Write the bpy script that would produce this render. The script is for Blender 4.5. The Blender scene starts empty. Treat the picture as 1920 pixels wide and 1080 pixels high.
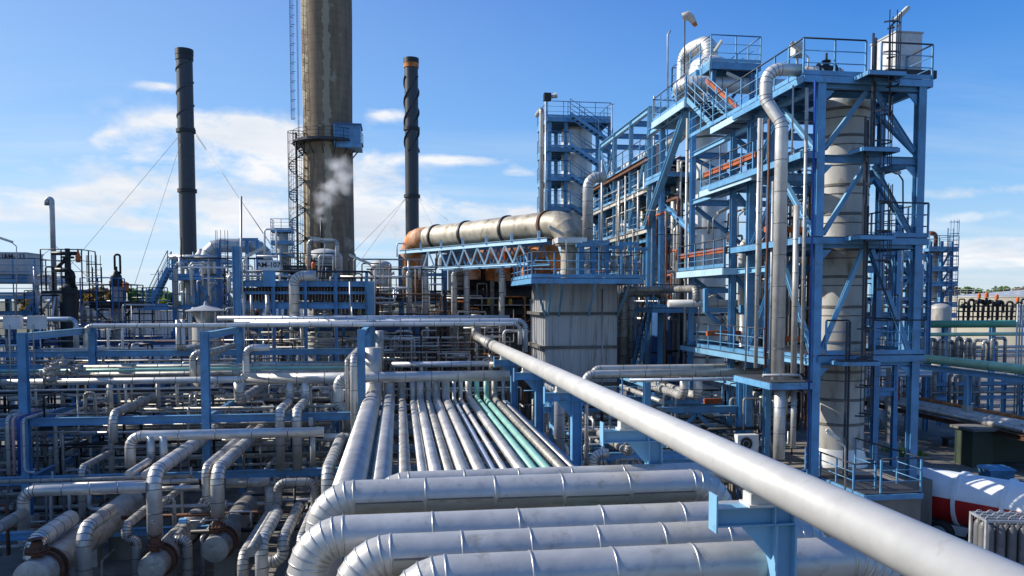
import bpy, math, random
from mathutils import Vector, Matrix
V = Vector
R = math.radians
rnd = random.Random(7)
scene = bpy.context.scene
COL = scene.collection
# ------------------------------------------------------------------ camera
# plant grid: +Y runs along the pipe rack away from the viewer, +X to the right, Z up
F, CAMZ, YAW, PITCH, HOR = 1480.0, 8.0, R(8.15), R(3.0), 562.0
FW0 = V((math.sin(YAW), math.cos(YAW), 0))
RT = V((math.cos(YAW), -math.sin(YAW), 0))
FW = FW0 * math.cos(PITCH) - V((0, 0, 1)) * math.sin(PITCH)
UP = FW0 * math.sin(PITCH) + V((0, 0, 1)) * math.cos(PITCH)
PYC = HOR + F * math.tan(PITCH)
CAM = V((0, 0, CAMZ))
cd = bpy.data.cameras.new('camera')
cam = bpy.data.objects.new('camera', cd)
COL.objects.link(cam)
cam.location = CAM
cam.rotation_euler = Matrix((RT, UP, -FW)).transposed().to_euler()
cd.sensor_width = 36.0
cd.lens = 36.0 * F / 1920
cd.shift_y = (PYC - 540) / 1920
cd.clip_start = 0.1
cd.clip_end = 9000
scene.camera = cam


def W(px, py, Y):
    """world point on the plane y = Y seen at photo pixel (px, py)"""
    d = FW + RT * ((px - 960) / F) + UP * ((PYC - py) / F)
    return CAM + d * (Y / d.y)


def WG(px, py, z=0.0):
    """world point at height z seen at photo pixel"""
    d = FW + RT * ((px - 960) / F) + UP * ((PYC - py) / F)
    return CAM + d * ((z - CAMZ) / d.z)


def depth(p):
    return (p - CAM).dot(FW)


def pix(m, p):
    return m * F / max(depth(p), 0.3)


def slide(p, axis, px=None, py=None):
    """move p along a world axis until it is seen at column px (or row py)"""
    e = V((0, 0, 0)); e[axis] = 1
    d = p - CAM
    if px is not None:
        k = px - 960
        u = (k * d.dot(FW) - F * d.dot(RT)) / (F * e.dot(RT) - k * e.dot(FW))
    else:
        k = PYC - py
        u = (k * d.dot(FW) - F * d.dot(UP)) / (F * e.dot(UP) - k * e.dot(FW))
    return p + e * u


def path(s):
    """'px,py,Y' then moves: X<px> / x<px row> run along X or Y to a pixel, Z<py> up or down to a row, Y<m> run along Y; +x1.5 style relative metres"""
    t = s.split()
    a = [float(q) for q in t[0].split(',')]
    pts = [W(*a)]
    for k in t[1:]:
        p = pts[-1].copy()
        c = k[0]
        if c == 'X': p = slide(p, 0, px=float(k[1:]))
        elif c == 'Z': p = slide(p, 2, py=float(k[1:]))
        elif c == 'Y': p.y = float(k[1:])
        elif c == 'D': p = slide(p, 1, px=float(k[1:]))
        elif c == 'z': p.z = float(k[1:])
        elif c == 'x': p.x = float(k[1:])
        elif c in '+-':
            p['xyz'.index(k[1])] += float(k[2:]) * (1 if c == '+' else -1)
        pts.append(p)
    return pts


# ------------------------------------------------------------------ materials
M = {}


def nodes(name):
    m = bpy.data.materials.new(name)
    m.use_nodes = True
    nt = m.node_tree
    b = nt.nodes['Principled BSDF']
    M[name] = m
    return m, nt, b


def N(nt, typ, **kw):
    n = nt.nodes.new(typ)
    for k, v in kw.items():
        if k.startswith('i_'):
            n.inputs[k[2:].replace('_', ' ')].default_value = v
        else:
            setattr(n, k, v)
    return n


def ramp(nt, src, stops):
    r = nt.nodes.new('ShaderNodeValToRGB')
    el = r.color_ramp.elements
    while len(el) < len(stops): el.new(0.5)
    for e, (p, c) in zip(el, stops):
        e.position = p
        e.color = c if len(c) == 4 else (*c, 1)
    nt.links.new(src, r.inputs[0])
    return r


def mat(name, base, rough=0.5, metal=0.0, var=0.12, scale=1.5, dirt=None, dirt_amt=0.5, streak=1.0, bump=0.0, bscale=3.0, rvar=0.1, objvar=0.12):
    """weathered surface: mottled tone, patches of dirt colour, uneven gloss, slight dents"""
    m, nt, b = nodes(name)
    L = nt.links.new
    geo = N(nt, 'ShaderNodeNewGeometry')
    mp = N(nt, 'ShaderNodeMapping')
    mp.inputs['Scale'].default_value = (1, 1, streak)
    L(geo.outputs['Position'], mp.inputs[0])
    n1 = N(nt, 'ShaderNodeTexNoise', i_Scale=scale, i_Detail=6.0, i_Roughness=0.6)
    L(mp.outputs[0], n1.inputs['Vector'])
    lo = tuple(max(0, c * (1 - var * 1.6)) for c in base)
    hi = tuple(min(1, c * (1 + var)) for c in base)
    r1 = ramp(nt, n1.outputs['Fac'], [(0.3, lo), (0.7, hi)])
    col = r1.outputs[0]
    if dirt:
        n2 = N(nt, 'ShaderNodeTexNoise', i_Scale=scale * 2.3, i_Detail=8.0, i_Roughness=0.65)
        L(mp.outputs[0], n2.inputs['Vector'])
        r2 = ramp(nt, n2.outputs['Fac'], [(0.68 - dirt_amt * 0.3, (0, 0, 0)), (0.80 - dirt_amt * 0.2, (1, 1, 1))])
        mx = N(nt, 'ShaderNodeMixRGB')
        L(r2.outputs[0], mx.inputs[0]); L(col, mx.inputs[1])
        mx.inputs[2].default_value = (*dirt, 1)
        col = mx.outputs[0]
    if objvar:
        oi = N(nt, 'ShaderNodeObjectInfo')
        mr = N(nt, 'ShaderNodeMapRange')
        mr.inputs[3].default_value = 1 - objvar * 1.6; mr.inputs[4].default_value = 1 + objvar * 0.6
        L(oi.outputs['Random'], mr.inputs[0])
        mm = N(nt, 'ShaderNodeMixRGB', blend_type='MULTIPLY'); mm.inputs[0].default_value = 1
        L(col, mm.inputs[1]); L(mr.outputs[0], mm.inputs[2])
        col = mm.outputs[0]
    L(col, b.inputs['Base Color'])
    b.inputs['Metallic'].default_value = metal
    rr = N(nt, 'ShaderNodeMapRange')
    rr.inputs[3].default_value = max(0.05, rough - rvar); rr.inputs[4].default_value = min(1, rough + rvar)
    L(n1.outputs['Fac'], rr.inputs[0]); L(rr.outputs[0], b.inputs['Roughness'])
    if bump:
        n3 = N(nt, 'ShaderNodeTexNoise', i_Scale=bscale, i_Detail=3.0)
        L(geo.outputs['Position'], n3.inputs['Vector'])
        bp = N(nt, 'ShaderNodeBump', i_Strength=bump, i_Distance=0.05)
        L(n3.outputs['Fac'], bp.inputs['Height']); L(bp.outputs[0], b.inputs['Normal'])
    return m


mat('clad', (0.60, 0.58, 0.545), 0.42, 0.45, 0.16, 1.3, (0.33, 0.31, 0.28), 0.32, bump=0.18, bscale=2.2, objvar=0.16)
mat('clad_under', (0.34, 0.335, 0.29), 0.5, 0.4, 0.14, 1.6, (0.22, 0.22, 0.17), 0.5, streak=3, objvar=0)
mat('clad_fg', (0.53, 0.515, 0.485), 0.42, 0.40, 0.10, 1.6, (0.34, 0.32, 0.28), 0.42, bump=0.28, bscale=2.4, objvar=0.05)
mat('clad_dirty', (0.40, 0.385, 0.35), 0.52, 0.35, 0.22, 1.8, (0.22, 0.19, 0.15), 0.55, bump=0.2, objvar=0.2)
mat('clad_blue', (0.50, 0.54, 0.60), 0.42, 0.5, 0.1, 1.3, (0.3, 0.3, 0.32), 0.3, bump=0.15, objvar=0.12)
mat('band', (0.11, 0.11, 0.115), 0.5, 0.6, 0.2, 4, objvar=0)
mat('bead', (0.50, 0.485, 0.45), 0.38, 0.8, 0.1, 4, objvar=0)
mat('bead_dark', (0.16, 0.15, 0.14), 0.55, 0.4, 0.2, 4, objvar=0)
mat('white_pipe', (0.56, 0.545, 0.51), 0.42, 0.15, 0.06, 2.0, (0.46, 0.44, 0.40), 0.24, bump=0.08, objvar=0)
mat('galv', (0.50, 0.51, 0.52), 0.5, 0.6, 0.15, 3, objvar=0.15)
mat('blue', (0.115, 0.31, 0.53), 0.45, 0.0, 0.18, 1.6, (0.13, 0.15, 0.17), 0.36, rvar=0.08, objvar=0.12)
mat('blue_pale', (0.42, 0.60, 0.72), 0.45, 0.0, 0.08, 1.0, (0.25, 0.4, 0.5), 0.2, objvar=0.05)  # pale truss paint; on rack edge and walkways, sunlight put into the colour
mat('rust_duct', (0.52, 0.18, 0.05), 0.7, 0.1, 0.4, 0.8, (0.56, 0.47, 0.34), 0.75, objvar=0)
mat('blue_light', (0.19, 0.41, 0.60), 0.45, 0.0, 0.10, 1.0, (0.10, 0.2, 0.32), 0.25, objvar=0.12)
mat('blue_deep', (0.02, 0.06, 0.30), 0.4, 0.0, 0.10, 1.0, objvar=0)
mat('blue_dark', (0.03, 0.10, 0.26), 0.4, 0.0, 0.12, 0.8, (0.02, 0.05, 0.12), 0.35, objvar=0.1)
mat('rail_dark', (0.028, 0.035, 0.05), 0.5, 0.2, 0.2, 2, objvar=0)
mat('black_steel', (0.022, 0.024, 0.026), 0.5, 0.3, 0.2, 1, (0.07, 0.05, 0.035), 0.25)
mat('stack_steel', (0.045, 0.048, 0.055), 0.42, 0.25, 0.15, 0.6, (0.09, 0.075, 0.06), 0.2, streak=0.25, objvar=0)
mat('dark_mesh', (0.05, 0.055, 0.065), 0.7, 0.3, 0.2, 2)
mat('rust', (0.14, 0.058, 0.032), 0.8, 0.1, 0.35, 2.5, (0.10, 0.045, 0.025), 0.6, bump=0.3, objvar=0.1)
mat('rust_bright', (0.62, 0.21, 0.05), 0.75, 0.05, 0.35, 1.6, (0.20, 0.07, 0.03), 0.5, objvar=0.1)
mat('tray_orange', (0.42, 0.10, 0.03), 0.7, 0.0, 0.25, 1.5, (0.25, 0.08, 0.04), 0.4, objvar=0.1)
mat('orange', (0.62, 0.13, 0.02), 0.5, 0, 0.1, 3, objvar=0)
mat('yellow', (0.6, 0.38, 0.03), 0.5, 0, 0.1, 3, objvar=0)
mat('red', (0.42, 0.02, 0.02), 0.3, 0, 0.08, 1, objvar=0)
mat('pink', (0.52, 0.33, 0.33), 0.5, 0, 0.08, 2, objvar=0)
mat('paint_white', (0.74, 0.76, 0.78), 0.32, 0, 0.05, 1, (0.6, 0.6, 0.58), 0.2, objvar=0)
mat('cylinder_grey', (0.16, 0.16, 0.165), 0.5, 0.1, 0.15, 2, (0.1, 0.09, 0.08), 0.4)
mat('paint_grey', (0.42, 0.43, 0.44), 0.5, 0, 0.1, 1, (0.3, 0.28, 0.25), 0.3)
mat('box_white', (0.62, 0.63, 0.62), 0.5, 0.1, 0.1, 2, (0.4, 0.38, 0.34), 0.35)
mat('green_pipe', (0.10, 0.33, 0.20), 0.45, 0, 0.12, 1, (0.2, 0.34, 0.24), 0.3, objvar=0.05)
mat('green_light', (0.36, 0.60, 0.40), 0.5, 0, 0.14, 1.2, (0.35, 0.5, 0.38), 0.35, objvar=0.05)
mat('mint', (0.24, 0.49, 0.41), 0.45, 0, 0.14, 1.2, (0.42, 0.6, 0.52), 0.3, objvar=0.05)
mat('green_shed', (0.035, 0.055, 0.035), 0.6, 0, 0.15, 1, objvar=0)
mat('concrete', (0.36, 0.34, 0.30), 0.85, 0, 0.18, 1.2, (0.2, 0.18, 0.15), 0.4, bump=0.25, bscale=8)
mat('concrete_dark', (0.20, 0.18, 0.155), 0.9, 0, 0.2, 1.0, (0.11, 0.10, 0.085), 0.5, streak=0.3, bump=0.2)
mat('siding', (0.48, 0.485, 0.50), 0.55, 0.2, 0.14, 1.3, (0.15, 0.13, 0.11), 0.46, streak=0.10, objvar=0)
mat('siding_dark', (0.16, 0.155, 0.15), 0.6, 0.2, 0.2, 0.7, (0.10, 0.08, 0.06), 0.5, streak=0.2)
mat('vessel', (0.72, 0.71, 0.68), 0.46, 0.35, 0.14, 0.7, (0.38, 0.35, 0.30), 0.36, streak=0.35, bump=0.12, bscale=1.2, objvar=0.08)
mat('vessel_dirty', (0.50, 0.485, 0.45), 0.6, 0.25, 0.22, 0.9, (0.20, 0.17, 0.12), 0.50, streak=0.4, objvar=0.05)
mat('duct_rusty', (0.47, 0.42, 0.33), 0.55, 0.2, 0.28, 0.8, (0.17, 0.13, 0.09), 0.62, streak=0.6, bump=0.15, objvar=0.04)
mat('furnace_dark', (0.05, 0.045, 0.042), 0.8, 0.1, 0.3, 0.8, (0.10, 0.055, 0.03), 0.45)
mat('lamp_housing', (0.55, 0.53, 0.45), 0.45, 0, 0.1, 4, (0.4, 0.34, 0.22), 0.35)
mat('lamp_glass', (0.62, 0.6, 0.55), 0.25, 0, 0.05, 4, objvar=0)
mat('sock', (0.62, 0.52, 0.42), 0.8, 0, 0.08, 3, objvar=0)
mat('tank_cream', (0.36, 0.335, 0.27), 0.6, 0, 0.08, 0.2, (0.36, 0.33, 0.26), 0.3, streak=0.2, objvar=0)
mat('text_black', (0.02, 0.02, 0.025), 0.6, 0, 0.05, 3, objvar=0)
mat('bark', (0.10, 0.075, 0.05), 0.9, 0, 0.3, 2)
mat('tree_green', (0.13, 0.24, 0.04), 0.7, 0, 0.5, 0.25, objvar=0.25)
mat('tree_lime', (0.24, 0.30, 0.03), 0.7, 0, 0.45, 0.3, objvar=0.15)
mat('tree_autumn', (0.24, 0.16, 0.045), 0.7, 0, 0.5, 0.25, objvar=0.25)
mat('tyre', (0.02, 0.02, 0.02), 0.8, 0, 0.1, 3)
mat('actuator_red', (0.55, 0.05, 0.02), 0.5, 0, 0.1, 3)
for k_ in ('tree_green', 'tree_lime', 'tree_autumn'):      # leaves let light through
    nt_ = M[k_].node_tree; pb_ = nt_.nodes['Principled BSDF']
    tr_ = N(nt_, 'ShaderNodeBsdfTranslucent'); mx_ = N(nt_, 'ShaderNodeMixShader'); mx_.inputs[0].default_value = 0.45
    nt_.links.new(pb_.inputs['Base Color'].links[0].from_socket, tr_.inputs['Color'])
    nt_.links.new(pb_.outputs[0], mx_.inputs[1]); nt_.links.new(tr_.outputs[0], mx_.inputs[2]); nt_.links.new(mx_.outputs[0], nt_.nodes['Material Output'].inputs['Surface'])
mat('asphalt', (0.15, 0.14, 0.125), 0.92, 0, 0.35, 0.35, (0.27, 0.245, 0.20), 0.5, bump=0.2, bscale=14, objvar=0)
mat('ground_far', (0.10, 0.095, 0.06), 0.95, 0, 0.3, 0.03, (0.06, 0.08, 0.03), 0.5, objvar=0)


# ------------------------------------------------------------------ mesh builder
class MB:
    def __init__(s):
        s.v = []; s.f = []; s.mi = []; s.sm = []

    def face(s, idx, mi=0, sm=False):
        s.f.append(idx); s.mi.append(mi); s.sm.append(sm)

    def hexa(s, pts, mi=0):
        b = len(s.v); s.v.extend(pts)
        for q in ((0, 3, 2, 1), (4, 5, 6, 7), (0, 1, 5, 4), (1, 2, 6, 5), (2, 3, 7, 6), (3, 0, 4, 7)):
            s.face([b + i for i in q], mi)

    def box(s, lo, hi, mi=0):
        x0, y0, z0 = lo; x1, y1, z1 = hi
        s.hexa([V((x0, y0, z0)), V((x1, y0, z0)), V((x1, y1, z0)), V((x0, y1, z0)),
                V((x0, y0, z1)), V((x1, y0, z1)), V((x1, y1, z1)), V((x0, y1, z1))], mi)

    def bar(s, a, b, w, h, up=None, mi=0):
        """rectangular bar from a to b, w across, h along 'up'"""
        t = (b - a).normalized()
        u = V(up) if up else (V((0, 0, 1)) if abs(t.z) < 0.9 else V((0, 1, 0)))
        sx = t.cross(u)
        if sx.length < 1e-5: sx = t.cross(V((1, 0, 0)))
        sx.normalize(); u = sx.cross(t)
        p = [sx * (i * w / 2) + u * (j * h / 2) for i, j in ((-1, -1), (1, -1), (1, 1), (-1, 1))]
        s.hexa([a + q for q in p] + [b + q for q in p], mi)

    def ibeam(s, a, b, w, h, t=None, up=None, mi=0):
        """H section: flanges w wide, h deep along 'up'"""
        d = (b - a).normalized()
        u = V(up) if up else (V((0, 0, 1)) if abs(d.z) < 0.9 else V((0, 1, 0)))
        sx = d.cross(u)
        if sx.length < 1e-5: sx = d.cross(V((1, 0, 0)))
        sx.normalize(); u = sx.cross(d)
        t = t or max(0.012, w * 0.09)
        k = w / 2; g = h / 2; e = t * 0.5
        pr = [(-k, -g), (k, -g), (k, -g + t), (e, -g + t), (e, g - t), (k, g - t), (k, g), (-k, g), (-k, g - t), (-e, g - t), (-e, -g + t), (-k, -g + t)]
        base = len(s.v)
        for o in (a, b):
            for x, y in pr: s.v.append(o + sx * x + u * y)
        for i in range(12):
            j = (i + 1) % 12
            s.face([base + i, base + j, base + 12 + j, base + 12 + i], mi)
        s.face([base + i for i in range(11, -1, -1)], mi)
        s.face([base + 12 + i for i in range(12)], mi)

    def ringpts(s, c, t, nrm, r, n):
        bn = t.cross(nrm)
        b = len(s.v)
        for i in range(n):
            a = 2 * math.pi * i / n
            s.v.append(c + nrm * (r * math.cos(a)) + bn * (r * math.sin(a)))
        return b

    def bridge(s, a, b, n, mi=0, sm=True):
        for i in range(n):
            j = (i + 1) % n
            s.face([a + i, a + j, b + j, b + i], mi, sm)

    def cap(s, a, n, flip=False, mi=0):
        s.face([a + i for i in (range(n) if not flip else range(n - 1, -1, -1))], mi)

    def tube(s, a, b, r, n=8, r2=None, caps=True, mi=0):
        t = (b - a).normalized()
        nr = t.orthogonal().normalized()
        i = s.ringpts(a, t, nr, r, n); j = s.ringpts(b, t, nr, r if r2 is None else r2, n)
        s.bridge(i, j, n, mi)
        if caps: s.cap(i, n, True, mi); s.cap(j, n, False, mi)

    def lathe(s, o, axis, prof, n=24, mi=0, sharp=True, nr=None):
        """surface of revolution; prof = [(r, along)]; every stretch has its own rings so edges stay crisp"""
        t = V(axis).normalized(); nr = nr or t.orthogonal().normalized()
        k = None
        for q in range(len(prof) - 1):
            (r0, z0), (r1, z1) = prof[q], prof[q + 1]
            m = mi if not isinstance(mi, (list, tuple)) else mi[q]
            i = k if (k is not None and not sharp) else s.ringpts(o + t * z0, t, nr, max(r0, 1e-4), n)
            j = s.ringpts(o + t * z1, t, nr, max(r1, 1e-4), n)
            s.bridge(i, j, n, m)
            k = j

    def torus(s, c, axis, R_, r, n=20, k=6, mi=0):
        t = V(axis).normalized(); u = t.orthogonal().normalized(); w = t.cross(u)
        b = len(s.v)
        for i in range(n):
            a = 2 * math.pi * i / n; d = u * math.cos(a) + w * math.sin(a)
            for j in range(k):
                e = 2 * math.pi * j / k
                s.v.append(c + d * (R_ + r * math.cos(e)) + t * (r * math.sin(e)))
        for i in range(n):
            for j in range(k):
                i2 = (i + 1) % n; j2 = (j + 1) % k
                s.face([b + i * k + j, b + i2 * k + j, b + i2 * k + j2, b + i * k + j2], mi, True)

    def hoop(s, pts, r, n=5, mi=0, closed=False):
        q = list(pts) + ([pts[0]] if closed else [])
        for a, b in zip(q, q[1:]):
            s.tube(a, b, r, n, mi=mi)

    def sweep(s, pts, r, n=12, kr=2.4, gores=5, band=0.0, bw=0.03, bh=0.008, mi=0, mb=1, caps=True, first=0.0, tail=0.0):
        """clad pipe along a polyline: mitred gore elbows, raised seam bands (mi pipe, mb band)"""
        ctr = [(pts[0], False)]
        for i in range(1, len(pts) - 1):
            a, p, b = pts[i - 1], pts[i], pts[i + 1]
            d0 = (p - a); d1 = (b - p)
            l0, l1 = d0.length, d1.length
            if l0 < 1e-6 or l1 < 1e-6: continue
            d0 /= l0; d1 /= l1
            ang = d0.angle(d1)
            if ang < 0.03: ctr.append((p, True)); continue
            rad = kr * r
            lim = min(l0 * (0.5 if i > 1 else 0.98), l1 * (0.5 if i < len(pts) - 2 else 0.98))
            tl = rad * math.tan(ang / 2)
            if tl > lim: tl = lim; rad = tl / math.tan(ang / 2)
            s0 = p - d0 * tl
            ax = d0.cross(d1).normalized()
            cc = s0 + ax.cross(d0) * rad
            g = max(2, round(gores * ang / (math.pi / 2)))
            v0 = s0 - cc
            for k in range(g + 1):
                ctr.append((cc + Matrix.Rotation(ang * k / g, 3, ax) @ v0, True))
        ctr.append((pts[-1], False))
        # rings
        T = []
        P = [c[0] for c in ctr]
        m = len(P)
        for i in range(m):
            if i == 0: t = P[1] - P[0]
            elif i == m - 1: t = P[-1] - P[-2]
            else: t = (P[i] - P[i - 1]).normalized() + (P[i + 1] - P[i]).normalized()
            if t.length < 1e-9: t = V((0, 0, 1))
            T.append(t.normalized())
        nr = T[0].orthogonal().normalized()
        NR = [nr]
        for i in range(1, m):
            q = T[i - 1].rotation_difference(T[i])
            nr = (q @ nr); nr = (nr - T[i] * nr.dot(T[i])).normalized()
            NR.append(nr)
        last = None
        firstring = None
        for i in range(m - 1):
            a = s.ringpts(P[i], T[i], NR[i], r, n)
            b = s.ringpts(P[i + 1], T[i + 1], NR[i + 1], r, n)
            s.bridge(a, b, n, mi)
            if i == 0: firstring = a
            last = b
            if band:
                L = (P[i + 1] - P[i]).length
                spots = []
                if ctr[i][1]: spots.append((P[i], T[i], NR[i]))
                if ctr[i + 1][1] and i + 1 == m - 2 and False: spots.append((P[i + 1], T[i + 1], NR[i + 1]))
                k = int(L / band)
                if k > 0 and L > band * 1.3:
                    off = first if i == 0 and first else L / (k + 1)
                    z = off
                    while z < L - band * 0.3:
                        d = (P[i + 1] - P[i]) / L
                        spots.append((P[i] + d * z, d, (NR[i] - d * NR[i].dot(d)).normalized()))
                        z += L / (k + 1)
                for c, t, q in spots:
                    e = [s.ringpts(c + t * dz, t, q, rr, n) for dz, rr in ((-bw / 2, r * 0.999), (-bw / 2.6, r + bh), (bw / 2.6, r + bh), (bw / 2, r * 0.999))]
                    for x, y in zip(e, e[1:]): s.bridge(x, y, n, mb)
        if caps:
            s.cap(firstring, n, True, mi); s.cap(last, n, False, mi)

    def build(s, name, mats, parent=None, origin=None):
        if isinstance(mats, str): mats = [mats]
        me = bpy.data.meshes.new(name)
        o = bpy.data.objects.new(name, me)
        off = V((0, 0, 0))
        if parent is not None:
            off = V(parent['_o']) if '_o' in parent else V((0, 0, 0))
        else:
            if origin is None:
                n = len(s.v)
                mx = V((min(p.x for p in s.v) + max(p.x for p in s.v), min(p.y for p in s.v) + max(p.y for p in s.v), 0)) / 2
                mx.z = min(p.z for p in s.v)
                origin = mx
            off = V(origin)
        me.from_pydata([(p.x - off.x, p.y - off.y, p.z - off.z) for p in s.v], [], s.f)
        for k in mats: me.materials.append(M[k])
        me.polygons.foreach_set('material_index', s.mi)
        me.polygons.foreach_set('use_smooth', s.sm)
        me.update()
        COL.objects.link(o)
        o['_o'] = tuple(off)
        if parent is not None: o.parent = parent
        else: o.location = off
        return o


def tag(o, label=None, cat=None, group=None, kind=None):
    if label: o['label'] = label
    if cat: o['category'] = cat
    if group: o['group'] = group
    if kind: o['kind'] = kind
    return o


def thing(name, label, cat, loc=(0, 0, 0), group=None):
    o = bpy.data.objects.new(name, None)
    COL.objects.link(o)
    o.location = loc
    o.empty_display_size = 0.3
    o['_o'] = tuple(loc)
    return tag(o, label, cat, group)


def add_sweep(mb, pts, r, band=1.0, kr=2.4, mi=0, mbi=1, caps=True, n=None, gores=None, first=0.0, fg=False):
    d = min(max(depth(p), 2) for p in pts)
    pr = r * F / d
    if n is None: n = 32 if pr > 22 else 20 if pr > 9 else 14 if pr > 4.5 else 10 if pr > 2 else 7
    if gores is None: gores = 7 if pr > 14 else 5 if pr > 4 else 3
    if pr < 2.4: band = 0
    bw = max(0.02, 1.15 * d / F) if not fg else 0.03
    mb.sweep(pts, r, n, kr, gores, band, bw, 0.006 if not fg else 0.009, mi, mbi, caps, first)


def pipe(p, rp=None, r=None, label='', m='clad', bm='band', group=None, band=0.9, kr=2.4, name='pipe', cat='pipe', parent=None, flanges=(), **kw):
    """one pipe run = one object"""
    pts = path(p) if isinstance(p, str) else p
    if r is None: r = rp * depth(pts[0]) / F
    mb = MB()
    add_sweep(mb, pts, r, band, kr, **kw)
    for i, ax in flanges:
        fl = V(ax)
        mb.lathe(pts[i], fl, [(0, -0.03), (r * 1.45, -0.03), (r * 1.45, 0.03), (0, 0.03)], 16, 1)
    o = mb.build(name, [m, bm], parent, None)
    if parent is None: tag(o, label, cat, group)
    return o


def cyl(mb, c, r, z0, z1, n=24, mi=0):
    mb.lathe(V((c[0], c[1], 0)), (0, 0, 1), [(0, z0), (r, z0), (r, z1), (0, z1)], n, mi)


# ------------------------------------------------------------------ steelwork
def railing(par, pts, h=1.1, sp=1.3, name='railing', mats=('blue', 'rail_dark'), toe=True, mid=2, closed=False):
    mb = MB()
    q = list(pts) + ([pts[0]] if closed else [])
    for a, b in zip(q, q[1:]):
        L = (b - a).length
        k = max(1, round(L / sp))
        for i in range(k + 1):
            if i == 0 and (a - q[0]).length > 1e-4: continue
            if closed and i == k and (b - q[0]).length < 1e-4: continue
            p = a.lerp(b, i / k)
            mb.bar(p, p + V((0, 0, h - 0.02)), 0.05, 0.05)
        up = V((0, 0, h))
        mb.tube(a + up, b + up, 0.027, 6, mi=1)
        for j in range(mid):
            zz = V((0, 0, h * (j + 1) / (mid + 1)))
            mb.tube(a + zz, b + zz, 0.017, 5)
        if toe: mb.bar(a + V((0, 0, 0.08)), b + V((0, 0, 0.08)), 0.012, 0.14)
    return mb.build(name, list(mats), par)


def ladder(par, base, top, facing, cage=True, w=0.5, m='rail_dark', cz=2.2, sw=0.06):
    """vertical ladder; 'facing' = horizontal unit vector from the wall to the climber"""
    f = V(facing).normalized(); sx = V((-f.y, f.x, 0))
    mb = MB()
    for s_ in (-1, 1):
        mb.bar(base + sx * (s_ * w / 2), top + sx * (s_ * w / 2), sw, sw * .6, up=f)
    L = (top - base).length
    k = int(L / 0.3)
    for i in range(1, k + 1):
        c = base.lerp(top, i / (k + 0.5))
        mb.tube(c - sx * (w / 2), c + sx * (w / 2), 0.013, 5)
    o = mb.build('ladder', [m], par)
    if cage:
        mc = MB()
        z = cz
        angs = [R(a) for a in range(-100, 101, 25)]
        arc = lambda b_: [b_ + f * 0.36 + f * (0.36 * math.cos(a)) + sx * (0.36 * math.sin(a)) for a in angs]
        while z < L + 0.6:
            c = base + V((0, 0, z))
            q = arc(c)
            for a, b in zip(q, q[1:]): mc.bar(a, b, 0.012, 0.05)
            z += 0.9
        for a in (-75, -38, 0, 38, 75):
            d = f * 0.36 + f * (0.36 * math.cos(R(a))) + sx * (0.36 * math.sin(R(a)))
            mc.bar(base + V((0, 0, cz)) + d, top + V((0, 0, 0.6)) + d, 0.03, 0.01)
        mc.build('safety_cage', [m], o)
    return o


def stairs(par, a, b, width, side, name='stairs', m='blue', rail=True, tread='dark_mesh', topm='rail_dark', strm=None):
    """flight from a (bottom) to b (top); 'side' = horizontal unit vector across the flight"""
    sd = V(side).normalized()
    mb = MB()
    for s_ in (0, 1):
        o = sd * (s_ * width)
        mb.bar(a + o, b + o, 0.03, 0.22, mi=2 if (strm and s_ == 1) else 0)
    L = abs(b.z - a.z)
    k = max(3, int(L / 0.2))
    run = V((b.x - a.x, b.y - a.y, 0))
    rn = run.normalized()
    for i in range(1, k):
        c = a.lerp(b, i / k)
        mb.hexa([c - rn * 0.12, c - rn * 0.12 + sd * width, c + rn * 0.12 + sd * width, c + rn * 0.12,
                 c - rn * 0.12 + V((0, 0, 0.03)), c - rn * 0.12 + sd * width + V((0, 0, 0.03)), c + rn * 0.12 + sd * width + V((0, 0, 0.03)), c + rn * 0.12 + V((0, 0, 0.03))], 1)
    o_ = mb.build(name, [m, tread, strm or m], par)
    if rail:
        mr = MB()
        for s_ in (0, 1):
            o = sd * (s_ * width)
            n = max(2, round((b - a).length / 1.2))
            for i in range(n + 1):
                p = a.lerp(b, i / n) + o
                mr.bar(p, p + V((0, 0, 1.0)), 0.045, 0.045)
            for zz, rr, mi in ((1.0, 0.025, 1), (0.66, 0.016, 0), (0.33, 0.016, 0)):
                mr.tube(a + o + V((0, 0, zz)), b + o + V((0, 0, zz)), rr, 5, mi=mi)
        mr.build('handrail', [m, topm], o_)
    return o_


def col(par, a, b, s=0.22, m='blue', up=(1, 0, 0), name='column'):
    mb = MB(); mb.ibeam(a, b, s, s, up=up)
    return mb.build(name, [m], par)


def beam(par, a, b, h=0.24, w=None, m='blue', name='beam'):
    mb = MB(); mb.ibeam(a, b, w or h * 0.6, h)
    return mb.build(name, [m], par)


def brace(par, a, b, s=0.11, m='blue', name='brace'):
    mb = MB(); mb.ibeam(a, b, s, s)
    return mb.build(name, [m], par)


def deck(par, x0, x1, y0, y1, z, m='blue', t=0.03, fr=0.2, name='platform', sp=0.9):
    """grating floor with an edge channel and joists below"""
    mb = MB()
    mb.box((x0 + .02, y0 + .02, z - t), (x1 - .02, y1 - .02, z), 1)
    for a, b in (((x0, y0), (x1, y0)), ((x1, y0), (x1, y1)), ((x1, y1), (x0, y1)), ((x0, y1), (x0, y0))):
        mb.bar(V((*a, z - fr / 2 - t)), V((*b, z - fr / 2 - t)), 0.06, fr, mi=0)
    k = int((y1 - y0) / sp)
    for i in range(1, k + 1):
        y = y0 + (y1 - y0) * i / (k + 1)
        mb.bar(V((x0 + .03, y, z - t - .075)), V((x1 - .03, y, z - t - .075)), 0.06, 0.14, mi=0)
    return mb.build(name, [m, 'dark_mesh'], par)


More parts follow.
